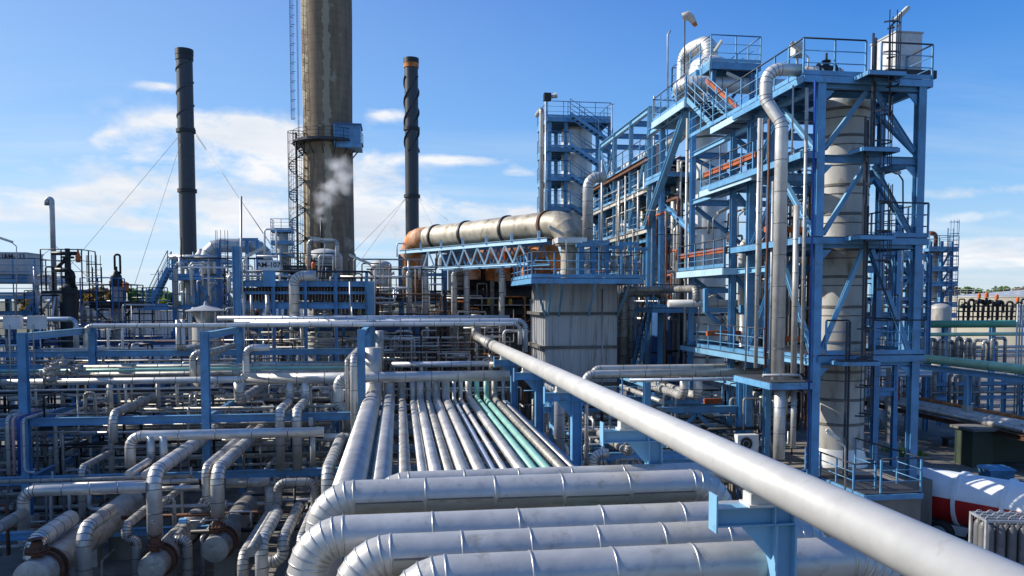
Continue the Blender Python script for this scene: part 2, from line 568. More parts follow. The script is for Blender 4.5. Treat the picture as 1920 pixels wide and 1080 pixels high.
def lamp(base, top, head_dir, label, m='galv', hl=0.9, group=None, name='street_lamp', tilt=0.45, cat='lamp'):
    """pole with a bent neck and a long fluorescent head"""
    t = thing(name, label, cat, base, group)
    d = V(head_dir).normalized()
    mb = MB()
    neck = top + V((0, 0, 0.0))
    h0 = neck + d * 0.25 + V((0, 0, 0.22))
    mb.sweep([base, neck, h0], 0.028, 8, 4, 4)
    mb.build('pole', [m], t)
    mh = MB()
    e = (d + V((0, 0, tilt))).normalized()
    sd = e.cross(V((0, 0, 1))).normalized(); up = sd.cross(e)
    a = h0 - e * 0.05; b = h0 + e * hl
    pr = [(-.5, 0), (.5, 0), (.38, .7), (-.38, .7)]
    w_, h_ = 0.17, 0.13
    mh.hexa([a + sd * (x * w_) + up * (y * h_) for x, y in pr] + [b + sd * (x * w_) + up * (y * h_) for x, y in pr])
    hd = mh.build('lamp_head', ['lamp_housing'], t)
    mg = MB()
    mg.hexa([a + e * .06 + sd * (x * w_ * .85) + up * (y * .03 - .033) for x, y in ((-.5, 0), (.5, 0), (.5, 1), (-.5, 1))] + [b - e * .06 + sd * (x * w_ * .85) + up * (y * .03 - .033) for x, y in ((-.5, 0), (.5, 0), (.5, 1), (-.5, 1))])
    mg.build('diffuser', ['lamp_glass'], hd)
    return t


def valve(c, axis, r, label, group, m='clad_dirty', wheel=True, wm='black_steel', act=None, stem=(0, 0, 1)):
    t = thing('valve', label, 'valve', c, group)
    ax = V(axis).normalized(); st = V(stem)
    mb = MB()
    L = r * 2.4
    mb.lathe(c - ax * L, ax, [(0, 0), (r * 1.5, 0), (r * 1.5, r * .35), (r * .9, r * .5), (r * 1.25, r * 1.6), (r * 1.35, r * 2.4), (r * 1.25, r * 3.2), (r * .9, r * 4.3), (r * 1.5, r * 4.45), (r * 1.5, r * 4.8), (0, r * 4.8)], 12)
    mb.lathe(c, st, [(r * .8, 0), (r * .8, r * 1.9), (r * 1.15, r * 1.9), (r * 1.15, r * 2.3), (r * .35, r * 2.3), (r * .3, r * 4.2), (0, r * 4.2)], 10)
    mb.build('body', [m], t)
    if act:
        ma = MB()
        ma.lathe(c + st * (r * 2.6), st, [(0, 0), (r * 1.0, 0), (r * 1.1, r * .6), (r * 1.1, r * 2.4), (r * .6, r * 3.2), (0, r * 3.2)], 12)
        ma.build('actuator', [act], t)
    elif wheel:
        mw = MB()
        cw = c + st * (r * 4.0)
        mw.torus(cw, st, r * 1.5, r * 0.13, 16, 5)
        u = st.orthogonal().normalized(); w = st.cross(u)
        for a in range(4):
            d = u * math.cos(a * 1.5708) + w * math.sin(a * 1.5708)
            mw.tube(cw, cw + d * (r * 1.5), r * 0.1, 5)
        mw.build('handwheel', [wm], t)
    return t


def wires(label, a, b, r=0.012, group=None):
    mb = MB(); mb.tube(a, b, r, 5)
    return tag(mb.build('guy_wire', ['paint_grey']), label, 'guy wire', group)
# ------------------------------------------------------------------ light and sky
SUN_EL, SUN_AZ = R(32), R(-72)          # azimuth from +Y towards +X: the sun stands to the left
S = V((math.sin(SUN_AZ) * math.cos(SUN_EL), math.cos(SUN_AZ) * math.cos(SUN_EL), math.sin(SUN_EL)))
sl = bpy.data.lights.new('sun', 'SUN')
sl.energy = 4.9
sl.angle = R(0.5)
sl.color = (1.0, 0.93, 0.82)
so = bpy.data.objects.new('sun', sl)
COL.objects.link(so)
so.rotation_euler = (-S).to_track_quat('-Z', 'Y').to_euler()
so.location = (0, 0, 60)

w = bpy.data.worlds.new('World')
scene.world = w
w.use_nodes = True
nt = w.node_tree
L = nt.links.new
bg = nt.nodes['Background']
sky = N(nt, 'ShaderNodeTexSky', sky_type='NISHITA', sun_disc=False, sun_elevation=SUN_EL, sun_rotation=SUN_AZ, altitude=60, air_density=1.15, dust_density=0.45, ozone_density=2.4)
hs = N(nt, 'ShaderNodeHueSaturation', i_Saturation=1.22, i_Value=1.0)
L(sky.outputs[0], hs.inputs['Color'])
tc = N(nt, 'ShaderNodeTexCoord')
sep = N(nt, 'ShaderNodeSeparateXYZ'); L(tc.outputs['Generated'], sep.inputs[0])


def math_(op, a, b=None, clamp=False):
    n = N(nt, 'ShaderNodeMath', operation=op, use_clamp=clamp)
    for i, q in enumerate((a, b)):
        if q is None: continue
        if isinstance(q, (int, float)): n.inputs[i].default_value = q
        else: L(q, n.inputs[i])
    return n.outputs[0]


# cloud layer: direction projected on a high flat sheet so the clouds flatten towards the horizon
zz = math_('ADD', math_('MAXIMUM', sep.outputs['Z'], 0.0), 0.11)
cx = math_('DIVIDE', sep.outputs['X'], zz)
cy = math_('DIVIDE', sep.outputs['Y'], zz)
cmb = N(nt, 'ShaderNodeCombineXYZ'); L(cx, cmb.inputs[0]); L(cy, cmb.inputs[1])
nz = N(nt, 'ShaderNodeTexNoise', i_Scale=1.1, i_Detail=9.0, i_Roughness=0.58, i_Distortion=0.25)
L(cmb.outputs[0], nz.inputs['Vector'])
mp = N(nt, 'ShaderNodeMapping'); mp.inputs['Scale'].default_value = (0.45, 1.6, 1); mp.inputs['Location'].default_value = (3.3, 1.7, 0)
L(cmb.outputs[0], mp.inputs[0])
nz2 = N(nt, 'ShaderNodeTexNoise', i_Scale=0.9, i_Detail=7.0, i_Roughness=0.62); L(mp.outputs[0], nz2.inputs['Vector'])
mp3 = N(nt, 'ShaderNodeMapping'); mp3.inputs['Scale'].default_value = (1, 1, 2.3); L(tc.outputs['Generated'], mp3.inputs[0])
nz3 = N(nt, 'ShaderNodeTexNoise', i_Scale=11.0, i_Detail=9.0, i_Roughness=0.6, i_Distortion=0.25); L(mp3.outputs[0], nz3.inputs['Vector'])


def pdir(px, py):
    return (FW + RT * ((px - 960) / F) + UP * ((PYC - py) / F)).normalized()


def blob(px, py, wpx, hpx):
    """soft patch of cloud around a direction: wider than tall"""
    d = pdir(px, py)
    r_ = V((d.y, -d.x, 0)).normalized(); u_ = r_.cross(d)
    def dot(v):
        n = N(nt, 'ShaderNodeVectorMath', operation='DOT_PRODUCT'); L(tc.outputs['Generated'], n.inputs[0]); n.inputs[1].default_value = v
        return n.outputs['Value']
    a = math_('MULTIPLY', dot(r_), F / wpx); b = math_('MULTIPLY', dot(u_), F / hpx)
    q = math_('ADD', math_('MULTIPLY', a, a), math_('MULTIPLY', b, b))
    front = math_('GREATER_THAN', dot(d), 0.0)
    return math_('MULTIPLY', math_('EXPONENT', math_('MULTIPLY', q, -1.0)), front)


K_ = 0.86 / 0.105
grad = ramp(nt, sep.outputs['Z'], [(0.0, tuple(K_ * q for q in (.56, .70, .83))), (.06, tuple(K_ * q for q in (.42, .63, .88))), (.13, tuple(K_ * q for q in (.24, .50, .87))), (.22, tuple(K_ * q for q in (.095, .33, .80))), (.36, tuple(K_ * q for q in (.022, .18, .66))), (1.0, tuple(K_ * q for q in (.015, .10, .42)))])
skyc = N(nt, 'ShaderNodeMixRGB'); skyc.inputs[0].default_value = 0.80; L(hs.outputs[0], skyc.inputs[1]); L(grad.outputs[0], skyc.inputs[2])
lf = N(nt, 'ShaderNodeVectorMath', operation='DOT_PRODUCT'); L(tc.outputs['Generated'], lf.inputs[0]); lf.inputs[1].default_value = tuple(-RT)
lfac = math_('MULTIPLY', math_('ADD', math_('MULTIPLY', lf.outputs['Value'], 0.8), 0.30), 0.42, True)      # the sky pales towards the sun's side
skyl = N(nt, 'ShaderNodeMixRGB'); L(lfac, skyl.inputs[0]); L(skyc.outputs[0], skyl.inputs[1]); skyl.inputs[2].default_value = (5.0, 6.6, 8.4, 1)
cum = blob(390, 245, 150, 36)
for args in ((440, 330, 260, 60), (330, 385, 330, 34), (640, 345, 130, 60), (560, 390, 200, 45), (850, 400, 220, 22), (730, 215, 60, 16), (215, 265, 30, 12), (880, 300, 120, 12),  (1850, 470, 200, 22), (1830, 360, 140, 18), (90, 395, 240, 22), (480, 270, 150, 45), (380, 300, 120, 40), (520, 420, 260, 30), (700, 400, 140, 40), (1000, 420, 160, 20), (1880, 480, 160, 30), (1760, 410, 120, 16), (970, 325, 60, 14), (300, 160, 60, 12)):
    cum = math_('ADD', cum, blob(*args))
cum = math_('MULTIPLY', cum, 1.0, True)
m1 = math_('MULTIPLY', math_('SUBTRACT', math_('ADD', nz3.outputs[0], math_('MULTIPLY', cum, 0.34)), 0.69), 3.6, True)
hz = math_('SUBTRACT', 1.0, math_('MULTIPLY', sep.outputs['Z'], 3.6), True)        # thin cirrus only low down
m2 = math_('MULTIPLY', math_('MULTIPLY', math_('SUBTRACT', nz2.outputs[0], 0.47), 3.4, True), math_('MULTIPLY', hz, 0.8), True)
cl = math_('MAXIMUM', math_('MULTIPLY', m1, math_('ADD', math_('MULTIPLY', cum, 1.3), 0.0), True), m2, True)
tone = ramp(nt, nz.outputs['Fac'], [(0.30, (4.9, 5.4, 6.2)), (0.62, (7.0, 7.1, 7.3))])
mixc = N(nt, 'ShaderNodeMixRGB'); L(cl, mixc.inputs[0]); L(skyl.outputs[0], mixc.inputs[1]); L(tone.outputs[0], mixc.inputs[2])
L(mixc.outputs[0], bg.inputs[0])
bg.inputs[1].default_value = 0.105

vs = scene.view_settings
vs.view_transform = 'Standard'; vs.look = 'None'; vs.exposure = 0.40; vs.gamma = 1.0; vs.use_curve_mapping = False
scene.cycles.max_bounces = 6
scene.cycles.volume_bounces = 3
scene.cycles.volume_step_rate = 2.0

# ------------------------------------------------------------------ ground
mb = MB()
mb.v = [V((-4000, -200, -0.02)), V((4000, -200, -0.02)), V((4000, 6000, -0.02)), V((-4000, 6000, -0.02))]
mb.face([0, 1, 2, 3])
tag(mb.build('ground', ['ground_far']), 'flat open ground reaching to the horizon', None, None, 'structure')
mb = MB()
mb.v = [V((-90, -30, 0)), V((90, -30, 0)), V((90, 140, 0)), V((-90, 140, 0))]
mb.face([0, 1, 2, 3])
tag(mb.build('plant_yard_pavement', ['asphalt']), 'dark asphalt of the plant yard', None, None, 'structure')
# ------------------------------------------------------------------ foreground: four big clad pipes, pipe rack, white pipe
RZ = 3.93                       # top of the rack steel


def lap(mb, pts, r, ang, x0, x1, y, z):
    """longitudinal lap with rivets along a pipe running in X, on its viewer side"""
    dy, dz = -math.cos(R(ang)) * r, math.sin(R(ang)) * r
    nrm = V((0, dy, dz)).normalized(); tg = V((0, -nrm.z, nrm.y))
    a = V((x0, y + dy, z + dz)); b = V((x1, y + dy, z + dz))
    mb.bar(a + nrm * .002, b + nrm * .002, 0.022, 0.012, up=nrm)
    k = max(2, int(abs(x1 - x0) / 0.16))
    for i in range(k):
        c = a.lerp(b, (i + .5) / k)
        mb.tube(c, c + nrm * 0.014, 0.011, 6)


def bigpipe(pxl, pxr, Y, z, r, label, laps, b0=1.25, first=0.35, zend=0.9, lat=0.0):
    a = slide(V((0, Y, z)), 0, px=pxl); b = slide(V((0, Y, z)), 0, px=pxr)
    pts = [V((a.x, Y + lat, zend)), V((a.x, Y, z)), V((b.x, Y, z)), V((b.x, Y, zend))]
    mb = MB()
    add_sweep(mb, pts, r, b0, 1.75, gores=7, n=40, fg=True)
    o = mb.build('insulated_pipe', ['clad_fg', 'bead'])
    tag(o, label, 'pipe', 'big insulated pipes crossing the rack')
    ml = MB(); mu = MB()
    R_ = 1.7 * r
    xs = a.x + R_; xe = b.x - R_
    n = int((xe - xs) / b0)
    for i, an in enumerate(laps):
        if an is None: continue
        x0 = xs + (xe - xs) * i / (n + 1) + .04; x1 = xs + (xe - xs) * (i + 1) / (n + 1) - .04
        if i > n: break
        lap(ml, pts, r, an, x0, x1, Y, z)
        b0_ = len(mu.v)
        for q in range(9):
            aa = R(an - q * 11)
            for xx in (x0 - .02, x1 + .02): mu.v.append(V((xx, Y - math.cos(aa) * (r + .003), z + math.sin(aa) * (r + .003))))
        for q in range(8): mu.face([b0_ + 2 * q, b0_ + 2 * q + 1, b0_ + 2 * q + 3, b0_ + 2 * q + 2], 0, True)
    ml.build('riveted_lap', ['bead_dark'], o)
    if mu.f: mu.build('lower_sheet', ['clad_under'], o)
    return o


bigpipe(606, 1346, 12.45, 4.90, 0.275, 'thick silver insulated pipe crossing the rack, farthest of the four big ones', [-5, 0, -4, -8, -4, None], 1.22)
bigpipe(578, 1480, 10.45, 4.90, 0.265, 'thick silver insulated pipe crossing the rack, with plain unriveted sheets, behind the lowest two', [None] * 6, 1.3)
bigpipe(664, 1535, 9.55, 4.90, 0.255, 'thick silver insulated pipe with riveted laps, second nearest to the viewer', [6, -2, 4, -3, None, None], 1.0)
bigpipe(756, 1652, 8.62, 4.90, 0.27, 'thick silver insulated pipe lying nearest to the viewer at the bottom edge', [-12, -20, -4, None, None], 0.98)
# the slimmer one behind them
a = slide(V((0, 13.3, 4.92)), 0, px=700); b = slide(V((0, 13.3, 4.92)), 0, px=1415)
pipe([V((a.x, 13.3, 1)), V((a.x, 13.3, 4.92)), V((b.x, 13.3, 4.92)), V((b.x, 13.3, 1))], r=0.185, m='clad_fg', bm='bead', band=1.1, name='insulated_pipe',
     label='slimmer silver pipe just behind the four big ones, ending at the white pipe', group='big insulated pipes crossing the rack', kr=3.2)
v = W(1357, 893, 13.25)
valve(v + V((0, 0, 0.05)), (1, 0, 0), 0.05, 'small rusty red drain fitting on the elbow of the slim silver pipe', None, m='rust', wheel=False)

# ---- rack
rk = thing('pipe_rack', 'blue steel pipe rack carrying the parallel pipes away from the viewer', 'pipe rack', (1.3, 8, 0))
XL, XR = -1.30, 4.22
YN, YF = 7.5, 31.5
for x, nm, mm in ((XL, 'edge_beam', 'blue_pale'), (XR, 'edge_beam', 'blue')):  # left beam paler: sun on its flange is put into the colour
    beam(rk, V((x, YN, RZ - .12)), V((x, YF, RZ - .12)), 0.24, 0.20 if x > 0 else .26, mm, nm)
for i in range(9):
    y = 8.0 + i * 2.9
    beam(rk, V((XL + .1, y, RZ - .15)), V((XR - .1, y, RZ - .15)), 0.2, 0.14, 'blue', 'cross_beam')
for y in (9.5, 18.5, 28.5):
    for x in (XL, XR):
        col(rk, V((x, y, 0)), V((x, y, RZ - .25)), 0.24)
# rack pipes: centre columns measured on row 800 at Y = 25.5
RP = [(691, 19.0, 'clad', 'broad silver pipe along the left edge of the rack', 12.9, 5.3, 716),
      (726, 13.0, 'clad', 'thick silver pipe, second from the left edge of the rack', 12.9, 5.0, 741),
      (755, 8.5, 'clad_dirty', 'grey rack pipe with small dents, third from the left edge', 8, 4.9, 757),
      (779, 6.6, 'clad', 'slim silver rack pipe, fourth from the left edge', 8, 5.2, 774),
      (795, 8.4, 'clad', 'medium silver rack pipe, fifth from the left edge', 8, 5.2, 785),
      (813, 7.0, 'clad_dirty', 'slim dull rack pipe, sixth from the left edge', 8, 4.6, 800),
      (831, 9.0, 'clad', 'medium silver rack pipe, seventh from the left edge', 8, 4.9, 816),
      (852, 9.0, 'clad', 'medium silver rack pipe with spiral bands, eighth from the left edge', 8, 4.9, 832),
      (872, 4.4, 'clad_blue', 'thin bright rack pipe, first of the thin pair', 8, 5.4, 841),
      (887, 4.4, 'clad', 'thin bright rack pipe, second of the thin pair', 8, 5.4, 851),
      (906, 7.6, 'clad', 'pale rack pipe with close bands left of the green pipes', 8, 5.0, 874),
      (924, 6.0, 'mint', 'mint green rack pipe, left one of the green pair', 8, 5.4, 885),
      (942, 6.0, 'mint', 'mint green rack pipe, right one of the green pair', 8, 5.4, 895),
      (961, 6.8, 'clad_dirty', 'greyish rack pipe just right of the green pair', 8, 4.8, 910),
      (979, 3.6, 'galv', 'thin bare pipe along the right edge beam of the rack', 8, 4.6, 925)]
for px, rp, m, lab, y0, zt, pxt in RP:
    d = 25.5
    r = rp * 25.2 / F
    z = RZ + 0.09 + r
    p = W(px, 800, d)
    p = slide(V((0, d, z)), 0, px=px)
    yt = 30.5 + rnd.uniform(-.3, .5)
    bm = 'bead' if m != 'mint' else 'mint'
    pts = [V((p.x, y0, z)), V((p.x, yt, z)), V((p.x, yt, 5.05 + rnd.uniform(-.1, .12) + (1.2 if px == 691 else 0)))]
    mb = MB()
    add_sweep(mb, pts, r, 1.0 if m != 'mint' else 3, 2.6, n=18)
    o = mb.build('rack_pipe', [m, bm])
    tag(o, lab, 'pipe', 'parallel pipes on the rack')
    for i in range(8):
        y = 8.0 + i * 2.9
        if y < y0: continue
        ms = MB()
        ms.box((p.x - .03, y - .08, RZ - .04), (p.x + .03, y + .08, z - r * .9))
        ms.build('pipe_shoe', ['galv'], o)

# ---- white pipe on its row of brackets
wp0 = W(1420, 888, 8.3)
WX = wp0.x; WZ = wp0.z
wr = 0.222
mb = MB()
Yend = 41.0
flg = 33.5
mb.sweep([V((WX, 2.2, WZ)), V((WX, flg, WZ))], wr, 40, caps=True)
wpo = mb.build('white_pipe', ['white_pipe'])
tag(wpo, 'long white painted pipe running diagonally across the picture above the rack', 'pipe')
mb = MB()
for y in (9.05, 14.6, 20.4, 27.0): mb.torus(V((WX, y, WZ)), (0, 1, 0), wr - .002, 0.006, 40, 6)
mb.build('weld_seam', ['white_pipe'], wpo)
pipe([V((WX, flg, WZ)), V((WX, Yend, WZ)), V((WX, Yend, WZ + 1.2))], r=wr * 1.15, m='clad_dirty', label='grey far end of the long pipe, where the white paint stops', name='clad_pipe')
k = 0
LB = ['nearest blue bracket post under the white pipe, standing before the big silver pipes', 'blue bracket post under the white pipe behind the slim silver pipe, with a large gusset',
      'blue bracket post under the white pipe at the end corner of the rack edge', 'blue bracket post under the white pipe beside the grey filter house', 'farthest blue bracket post under the white pipe']
for y, lw, rw, mm in ((8.3, .50, .30, 'blue_light'), (13.5, .42, .52, 'blue_light'), (19.2, .40, .40, 'blue'), (24.6, .38, .42, 'blue'), (30.0, .36, .40, 'blue')):
    bz = WZ - wr - .13
    t = thing('pipe_support', LB[k], 'pipe support', (WX + rw, y, 0), 'bracket posts under the white pipe')
    hb = 0.22
    beam(t, V((WX - lw, y, bz - hb / 2)), V((WX + rw + .13, y, bz - hb / 2)), hb, 0.2, mm, 'bracket_beam')
    mp_ = MB(); mp_.bar(V((WX - lw - .012, y, bz - hb - .06)), V((WX - lw - .012, y, bz + .14)), 0.22, 0.02, up=(1, 0, 0)); mp_.build('end_plate', [mm], t)
    col(t, V((WX + rw, y, 0.0)), V((WX + rw, y, bz - hb)), 0.25, mm, name='post')
    mg = MB()
    g = [V((WX + rw - .125, 0, bz - hb - .005)), V((WX + rw - .125, 0, bz - hb - .42)), V((WX + rw - .50, 0, bz - hb - .005))]
    b0 = len(mg.v)
    for yy in (y - .012, y + .012): mg.v += [V((q.x, yy, q.z)) for q in g]
    mg.face([0, 1, 2]); mg.face([5, 4, 3])
    for i in range(3):
        j = (i + 1) % 3; mg.face([i, i + 3, j + 3, j])
    mg.build('gusset', [mm], t)
    for xx in (WX + rw - .12, WX + rw + .11):
        mq = MB(); mq.box((xx - .008, y - .095, bz - hb + .02), (xx + .008, y - .014, bz - .02)); mq.build('stiffener', [mm], t)
    ms = MB()
    ms.box((WX - .15, y - .14, bz + .0), (WX + .15, y + .14, bz + .03))
    for xx in (-.11, 0, .11): ms.box((WX + xx - .012, y - .10, bz + .03), (WX + xx + .012, y + .10, bz + .18 - abs(xx) * .3))
    ms.box((WX - .12, y - .11, bz + .03), (WX + .12, y - .098, bz + .15))
    ms.build('pipe_shoe', ['box_white'], t)
    k += 1

# ---- gas cylinder racks at the lower right
def cyl_rack(c, nx, ny, label, dx=(1, 0, 0), h=1.55):
    t = thing('gas_cylinder_rack', label, 'cylinder rack', c, 'racks of gas cylinders at the lower right')
    ex = V(dx).normalized(); ey = V((-ex.y, ex.x, 0)); s = 0.27
    mf = MB()
    Wd, Dp = nx * s, ny * s
    o = V(c)
    for i in (0, 1):
        for j in (0, 1):
            p = o + ex * (i * Wd) + ey * (j * Dp)
            mf.bar(p, p + V((0, 0, h + .15)), 0.06, 0.06)
    for zz in (0.1, 0.75, h + .12):
        q = [o + V((0, 0, zz)), o + ex * Wd + V((0, 0, zz)), o + ex * Wd + ey * Dp + V((0, 0, zz)), o + ey * Dp + V((0, 0, zz))]
        for a, b in zip(q, q[1:] + q[:1]): mf.bar(a, b, 0.05, 0.06)
    for j in range(1, ny):
        a = o + ey * (j * s) + V((0, 0, h + .12)); mf.bar(a, a + ex * Wd, 0.04, 0.05)
    mf.build('frame', ['galv'], t)
    for i in range(nx):
        for j in range(ny):
            p = o + ex * ((i + .5) * s) + ey * ((j + .5) * s) + V((0, 0, .12))
            mc = MB()
            mc.lathe(p, (0, 0, 1), [(0, 0), (.11, 0), (.115, .03), (.115, h - .28), (.10, h - .2), (.055, h - .12), (.035, h - .1), (.035, h), (0, h)], 12)
            ob = mc.build('cylinder', ['cylinder_grey'], t)
            mh = MB()
            arc = [p + ex * (.10 * math.cos(R(a))) + V((0, 0, h - .02 + .13 * math.sin(R(a)))) for a in range(0, 181, 30)]
            mh.hoop([arc[0] - V((0, 0, .1))] + arc + [arc[-1] - V((0, 0, .1))], .012, 5)
            mh.build('hoop_handle', ['galv'], ob)
    return t


g1 = WG(1845, 1100, 0.0)
c = W(1588, 1050, 16.6); c.z = 1.15
t = thing('concrete_platform', 'low concrete loading platform under the gas cylinder racks', 'platform', (c.x, c.y, 0))
mb = MB(); mb.box((c.x - .3, c.y - 1.2, 0), (c.x + 4.6, c.y + 6.2, 0.6)); mb.build('slab', ['concrete'], t)
c.z = .6
cyl_rack(W(1590, 1052, 16.4) * 1 + V((0, 0, 0)) if False else V((c.x, c.y, .6)), 6, 3, 'rack of grey gas cylinders with hooped handles at the bottom edge under the white pipe', (1, -.12, 0), 1.5)
c2 = W(1850, 965, 17.6)
cyl_rack(V((c2.x, c2.y, .6)), 5, 3, 'rack of grey gas cylinders beside the red and white tank', (1, -.25, 0), 1.75)

# ---- red and white tank trailer
ta = W(1708, 944, 21.6); tb = W(1990, 990, 18.2)
tz = 1.45
pa = slide(V((0, 24.4, 2.3)), 0, px=1728); pb = slide(V((0, 21.6, 2.3)), 0, px=1935)
pa.z = pb.z = tz
dr = (pb - pa).normalized()
tt = thing('tank_trailer', 'white tank trailer with a broad red stripe, parked in the shade', 'tank trailer', (pa.x, pa.y, 0))
rad = 0.86
mb = MB()
n = 40
LEN = 7.5
side = V((dr.y, -dr.x, 0))
if side.y > 0: side = -side


def tankrings(prof, mb_):
    last = None
    for al, rr in prof:
        b = len(mb_.v)
        for i in range(n):
            a = 2 * math.pi * i / n
            mb_.v.append(pa + dr * al + side * (rr * math.cos(a)) + V((0, 0, rr * math.sin(a))))
        if last is not None:
            for i in range(n):
                j = (i + 1) % n
                am = math.degrees(2 * math.pi * (i + .5) / n)
                am = (am + 180) % 360 - 180
                red = -60 < am < 12 or am > 168 or am < -120
                mb_.face([last + i, last + j, b + j, b + i], 1 if red else 0, True)
        last = b


tankrings([(-.22, .02), (-.2, rad * .45), (-.12, rad * .8), (-.04, rad * .95), (.0, rad)] + [(LEN * i / 8, rad) for i in range(1, 9)] + [(LEN + .05, rad * .9), (LEN + .2, rad * .4), (LEN + .22, .02)], mb)
mb.build('tank_shell', ['paint_white', 'red'], tt)
for al in (1.35, 2.75, 4.1, 5.5):
    mr = MB(); mr.lathe(pa + dr * (al - .06), dr, [(rad * .99, 0), (rad + .07, 0.01), (rad + .07, .11), (rad * .99, .12)], 40); mr.build('stiffening_ring', ['paint_white'], tt)
mc = MB()
for s_ in (-.45, .45): mc.bar(pa + side * s_ + V((0, 0, -rad - .08)), pa + side * s_ + dr * LEN + V((0, 0, -rad - .08)), .12, .22)
mc.bar(pa + side * .72 + V((0, 0, -rad - .02)), pa + side * .72 + dr * LEN + V((0, 0, -rad - .02)), .05, .3)
mc.build('chassis', ['paint_grey'], tt)
for al in (1.0, 2.2, 5.5):
    for s_ in (-.85, .85):
        mw = MB(); p = pa + dr * al + side * s_; p.z = .42
        mw.lathe(p - side * .15, side, [(0, 0), (.36, 0), (.41, .05), (.41, .25), (.36, .3), (0, .3)], 24)
        wl = mw.build('wheel', ['tyre'], tt)
        mh = MB(); mh.lathe(p - side * .17, side, [(0, 0), (.26, 0), (.26, .34), (0, .34)], 16); mh.build('rim', ['galv'], wl)
mg = MB()
mg.torus(pa + dr * .35 + side * (rad * .93) + V((0, 0, -.45)), side, .16, .03, 20, 6)
mg.build('hose_coil', ['galv'], tt)

# ---- walled platform with blue railing left of the trailer
w0 = W(1640, 985, 21.5); zt = W(1700, 927, 21.0).z
x0 = slide(V((0, 21, zt)), 0, px=1622).x; x1 = slide(V((0, 21, zt)), 0, px=1727).x
t = thing('walled_platform', 'brown concrete wall with a blue railed landing left of the tank trailer', 'platform', (x0, 21, 0))
mb = MB(); mb.box((x0, 21, 0), (x1, 24.5, zt - .02)); mb.build('concrete_wall', ['concrete_dark'], t)
deck(t, x0 - .03, x1 + .03, 20.97, 24.5, zt + .06, fr=.16)
zt += .06
railing(t, [V((x0 + .5, 21.02, zt)), V((x1, 21.02, zt)), V((x1, 24.4, zt))], 1.0, 1.0, toe=False)
railing(t, [V((x0, 24.4, zt)), V((x0, 21.6, zt)), V((x0 + .7, 21.6, zt))], .75, 0.9, toe=False)
# ------------------------------------------------------------------ blue portal frames left of the rack and the pipe field below them
Y1, Y2, Y0 = 27.7, 33.6, 25.0
XC = [-12.15, -6.47, -1.30]
fr = thing('pipe_bridge', 'blue portal frame of tall posts and beams carrying pipes on the left', 'steel frame', (-6.5, Y1, 0))
zt1 = W(383, 622, Y1).z
zt2 = W(445, 612, Y2).z
for x in XC:
    ztop = zt1 + (0.05 if x > -2 else 0)
    col(fr, V((x, Y1, 0.9)), V((x, Y1, ztop)), 0.26, 'blue', (0, 1, 0))
    col(fr, V((x, Y2, 0)), V((x, Y2, zt2)), 0.26, 'blue', (0, 1, 0))
    beam(fr, V((x, Y1 + .13, zt1 - .14)), V((x, Y2 - .13, zt1 - .14)), 0.24, .2, 'blue_light')
    mb = MB(); mb.box((x - .24, Y1 - .24, 0), (x + .24, Y1 + .24, 0.9)); mb.build('plinth', ['concrete'], fr)
XE = [XC[0] - 6.5] + XC
for a, b in zip(XE, XE[1:]):
    for y, py in ((Y1, 785), (Y1, 891)):
        z = W(383, py, Y1).z
        beam(fr, V((a + .13, y, z)), V((b - .13, y, z)), 0.26, .2)
    for y, py, x in ((Y2, 662, 300), (Y2, 684, 560)):
        z = W(x, py, Y2).z
        beam(fr, V((a + .13, y, z)), V((b - .13, y, z)), 0.24, .18)
for x in XC:
    for py in (785, 891):
        z = W(383, py, Y1).z - .02
        beam(fr, V((x, Y1 + .13, z)), V((x, Y2 - .13, z)), 0.22, .16)
# nearer low row of sleepers
zl = W(300, 995, Y0).z
fr0 = thing('pipe_sleeper', 'low blue beam on short posts under the pipes at the bottom left', 'steel frame', (-6, Y0, 0))
for a, b in ((-16, -9.3), (-9.1, -5.4)):
    beam(fr0, V((a, Y0, zl)), V((b, Y0, zl)), 0.22, .18)
for x in (-9.2, -5.3):
    mb = MB(); mb.box((x - .2, Y0 - .2, 0), (x + .2, Y0 + .2, zl - .12)); mb.build('plinth', ['concrete'], fr0)

GL = 'pipes in the field left of the rack'
# ---- long pipes running left to right
pipe('-40,599,33 X142 Z652', 4.6, m='clad_blue', label='bluish grey pipe at the upper left that turns down before the post', group=GL, band=2.5)
pipe('161,651,32.6 Z611 X975 Z646', 4.3, m='clad', label='long slim silver pipe running across under the chimney, with downturned ends', group=GL, band=.85, kr=3)
pipe('333,600,32.9 Z655 Y38', 4.0, m='clad', label='slim silver drop pipe hanging below the long slim pipe, left one of two', group=GL)
pipe('343,600,32.9 Z655 Y38', 4.0, m='clad', label='slim silver drop pipe hanging below the long slim pipe, right one of two', group=GL)
pipe('408,597,34.4 X955', 4.6, m='clad_blue', label='bluish silver pipe behind the long slim pipe, upper one', group=GL)
pipe('440,604,33.9 X985 Z660', 5.4, m='clad_blue', label='bluish silver pipe behind the long slim pipe, with an elbow down at the rack end', group=GL, kr=2.6)
pipe('470,606,33.3 X700 Y37', 5.0, m='clad', label='short silver pipe lying between the long slim pipe and the bluish ones', group=GL)
pipe('-40,704,30.6 X168', 4.0, m='clad_dirty', label='dull grey pipe at the far left behind the first post', group=GL)
pipe('158,689,31.8 X690', 4.4, m='clad_dirty', label='grey pipe behind the mint green one, left of the rack', group=GL)
pipe('-30,697,31.2 X720', 3.6, m='mint', bm='mint', label='mint green pipe running left to right behind the big horizontal pipe', group=GL, band=0)
pipe('160,703,30.7 X700', 5.0, m='clad_dirty', label='medium grey pipe below the mint green one', group=GL)
pipe('453,711,29.5 X955', 10.4, m='clad', label='thick silver pipe running left to right behind the start of the rack', group=GL, band=1.0)
pipe('918,684,31.5 X1010', 6, m='clad_dirty', label='short grey pipe end beside the white pipe at the far end of the rack', group=GL)
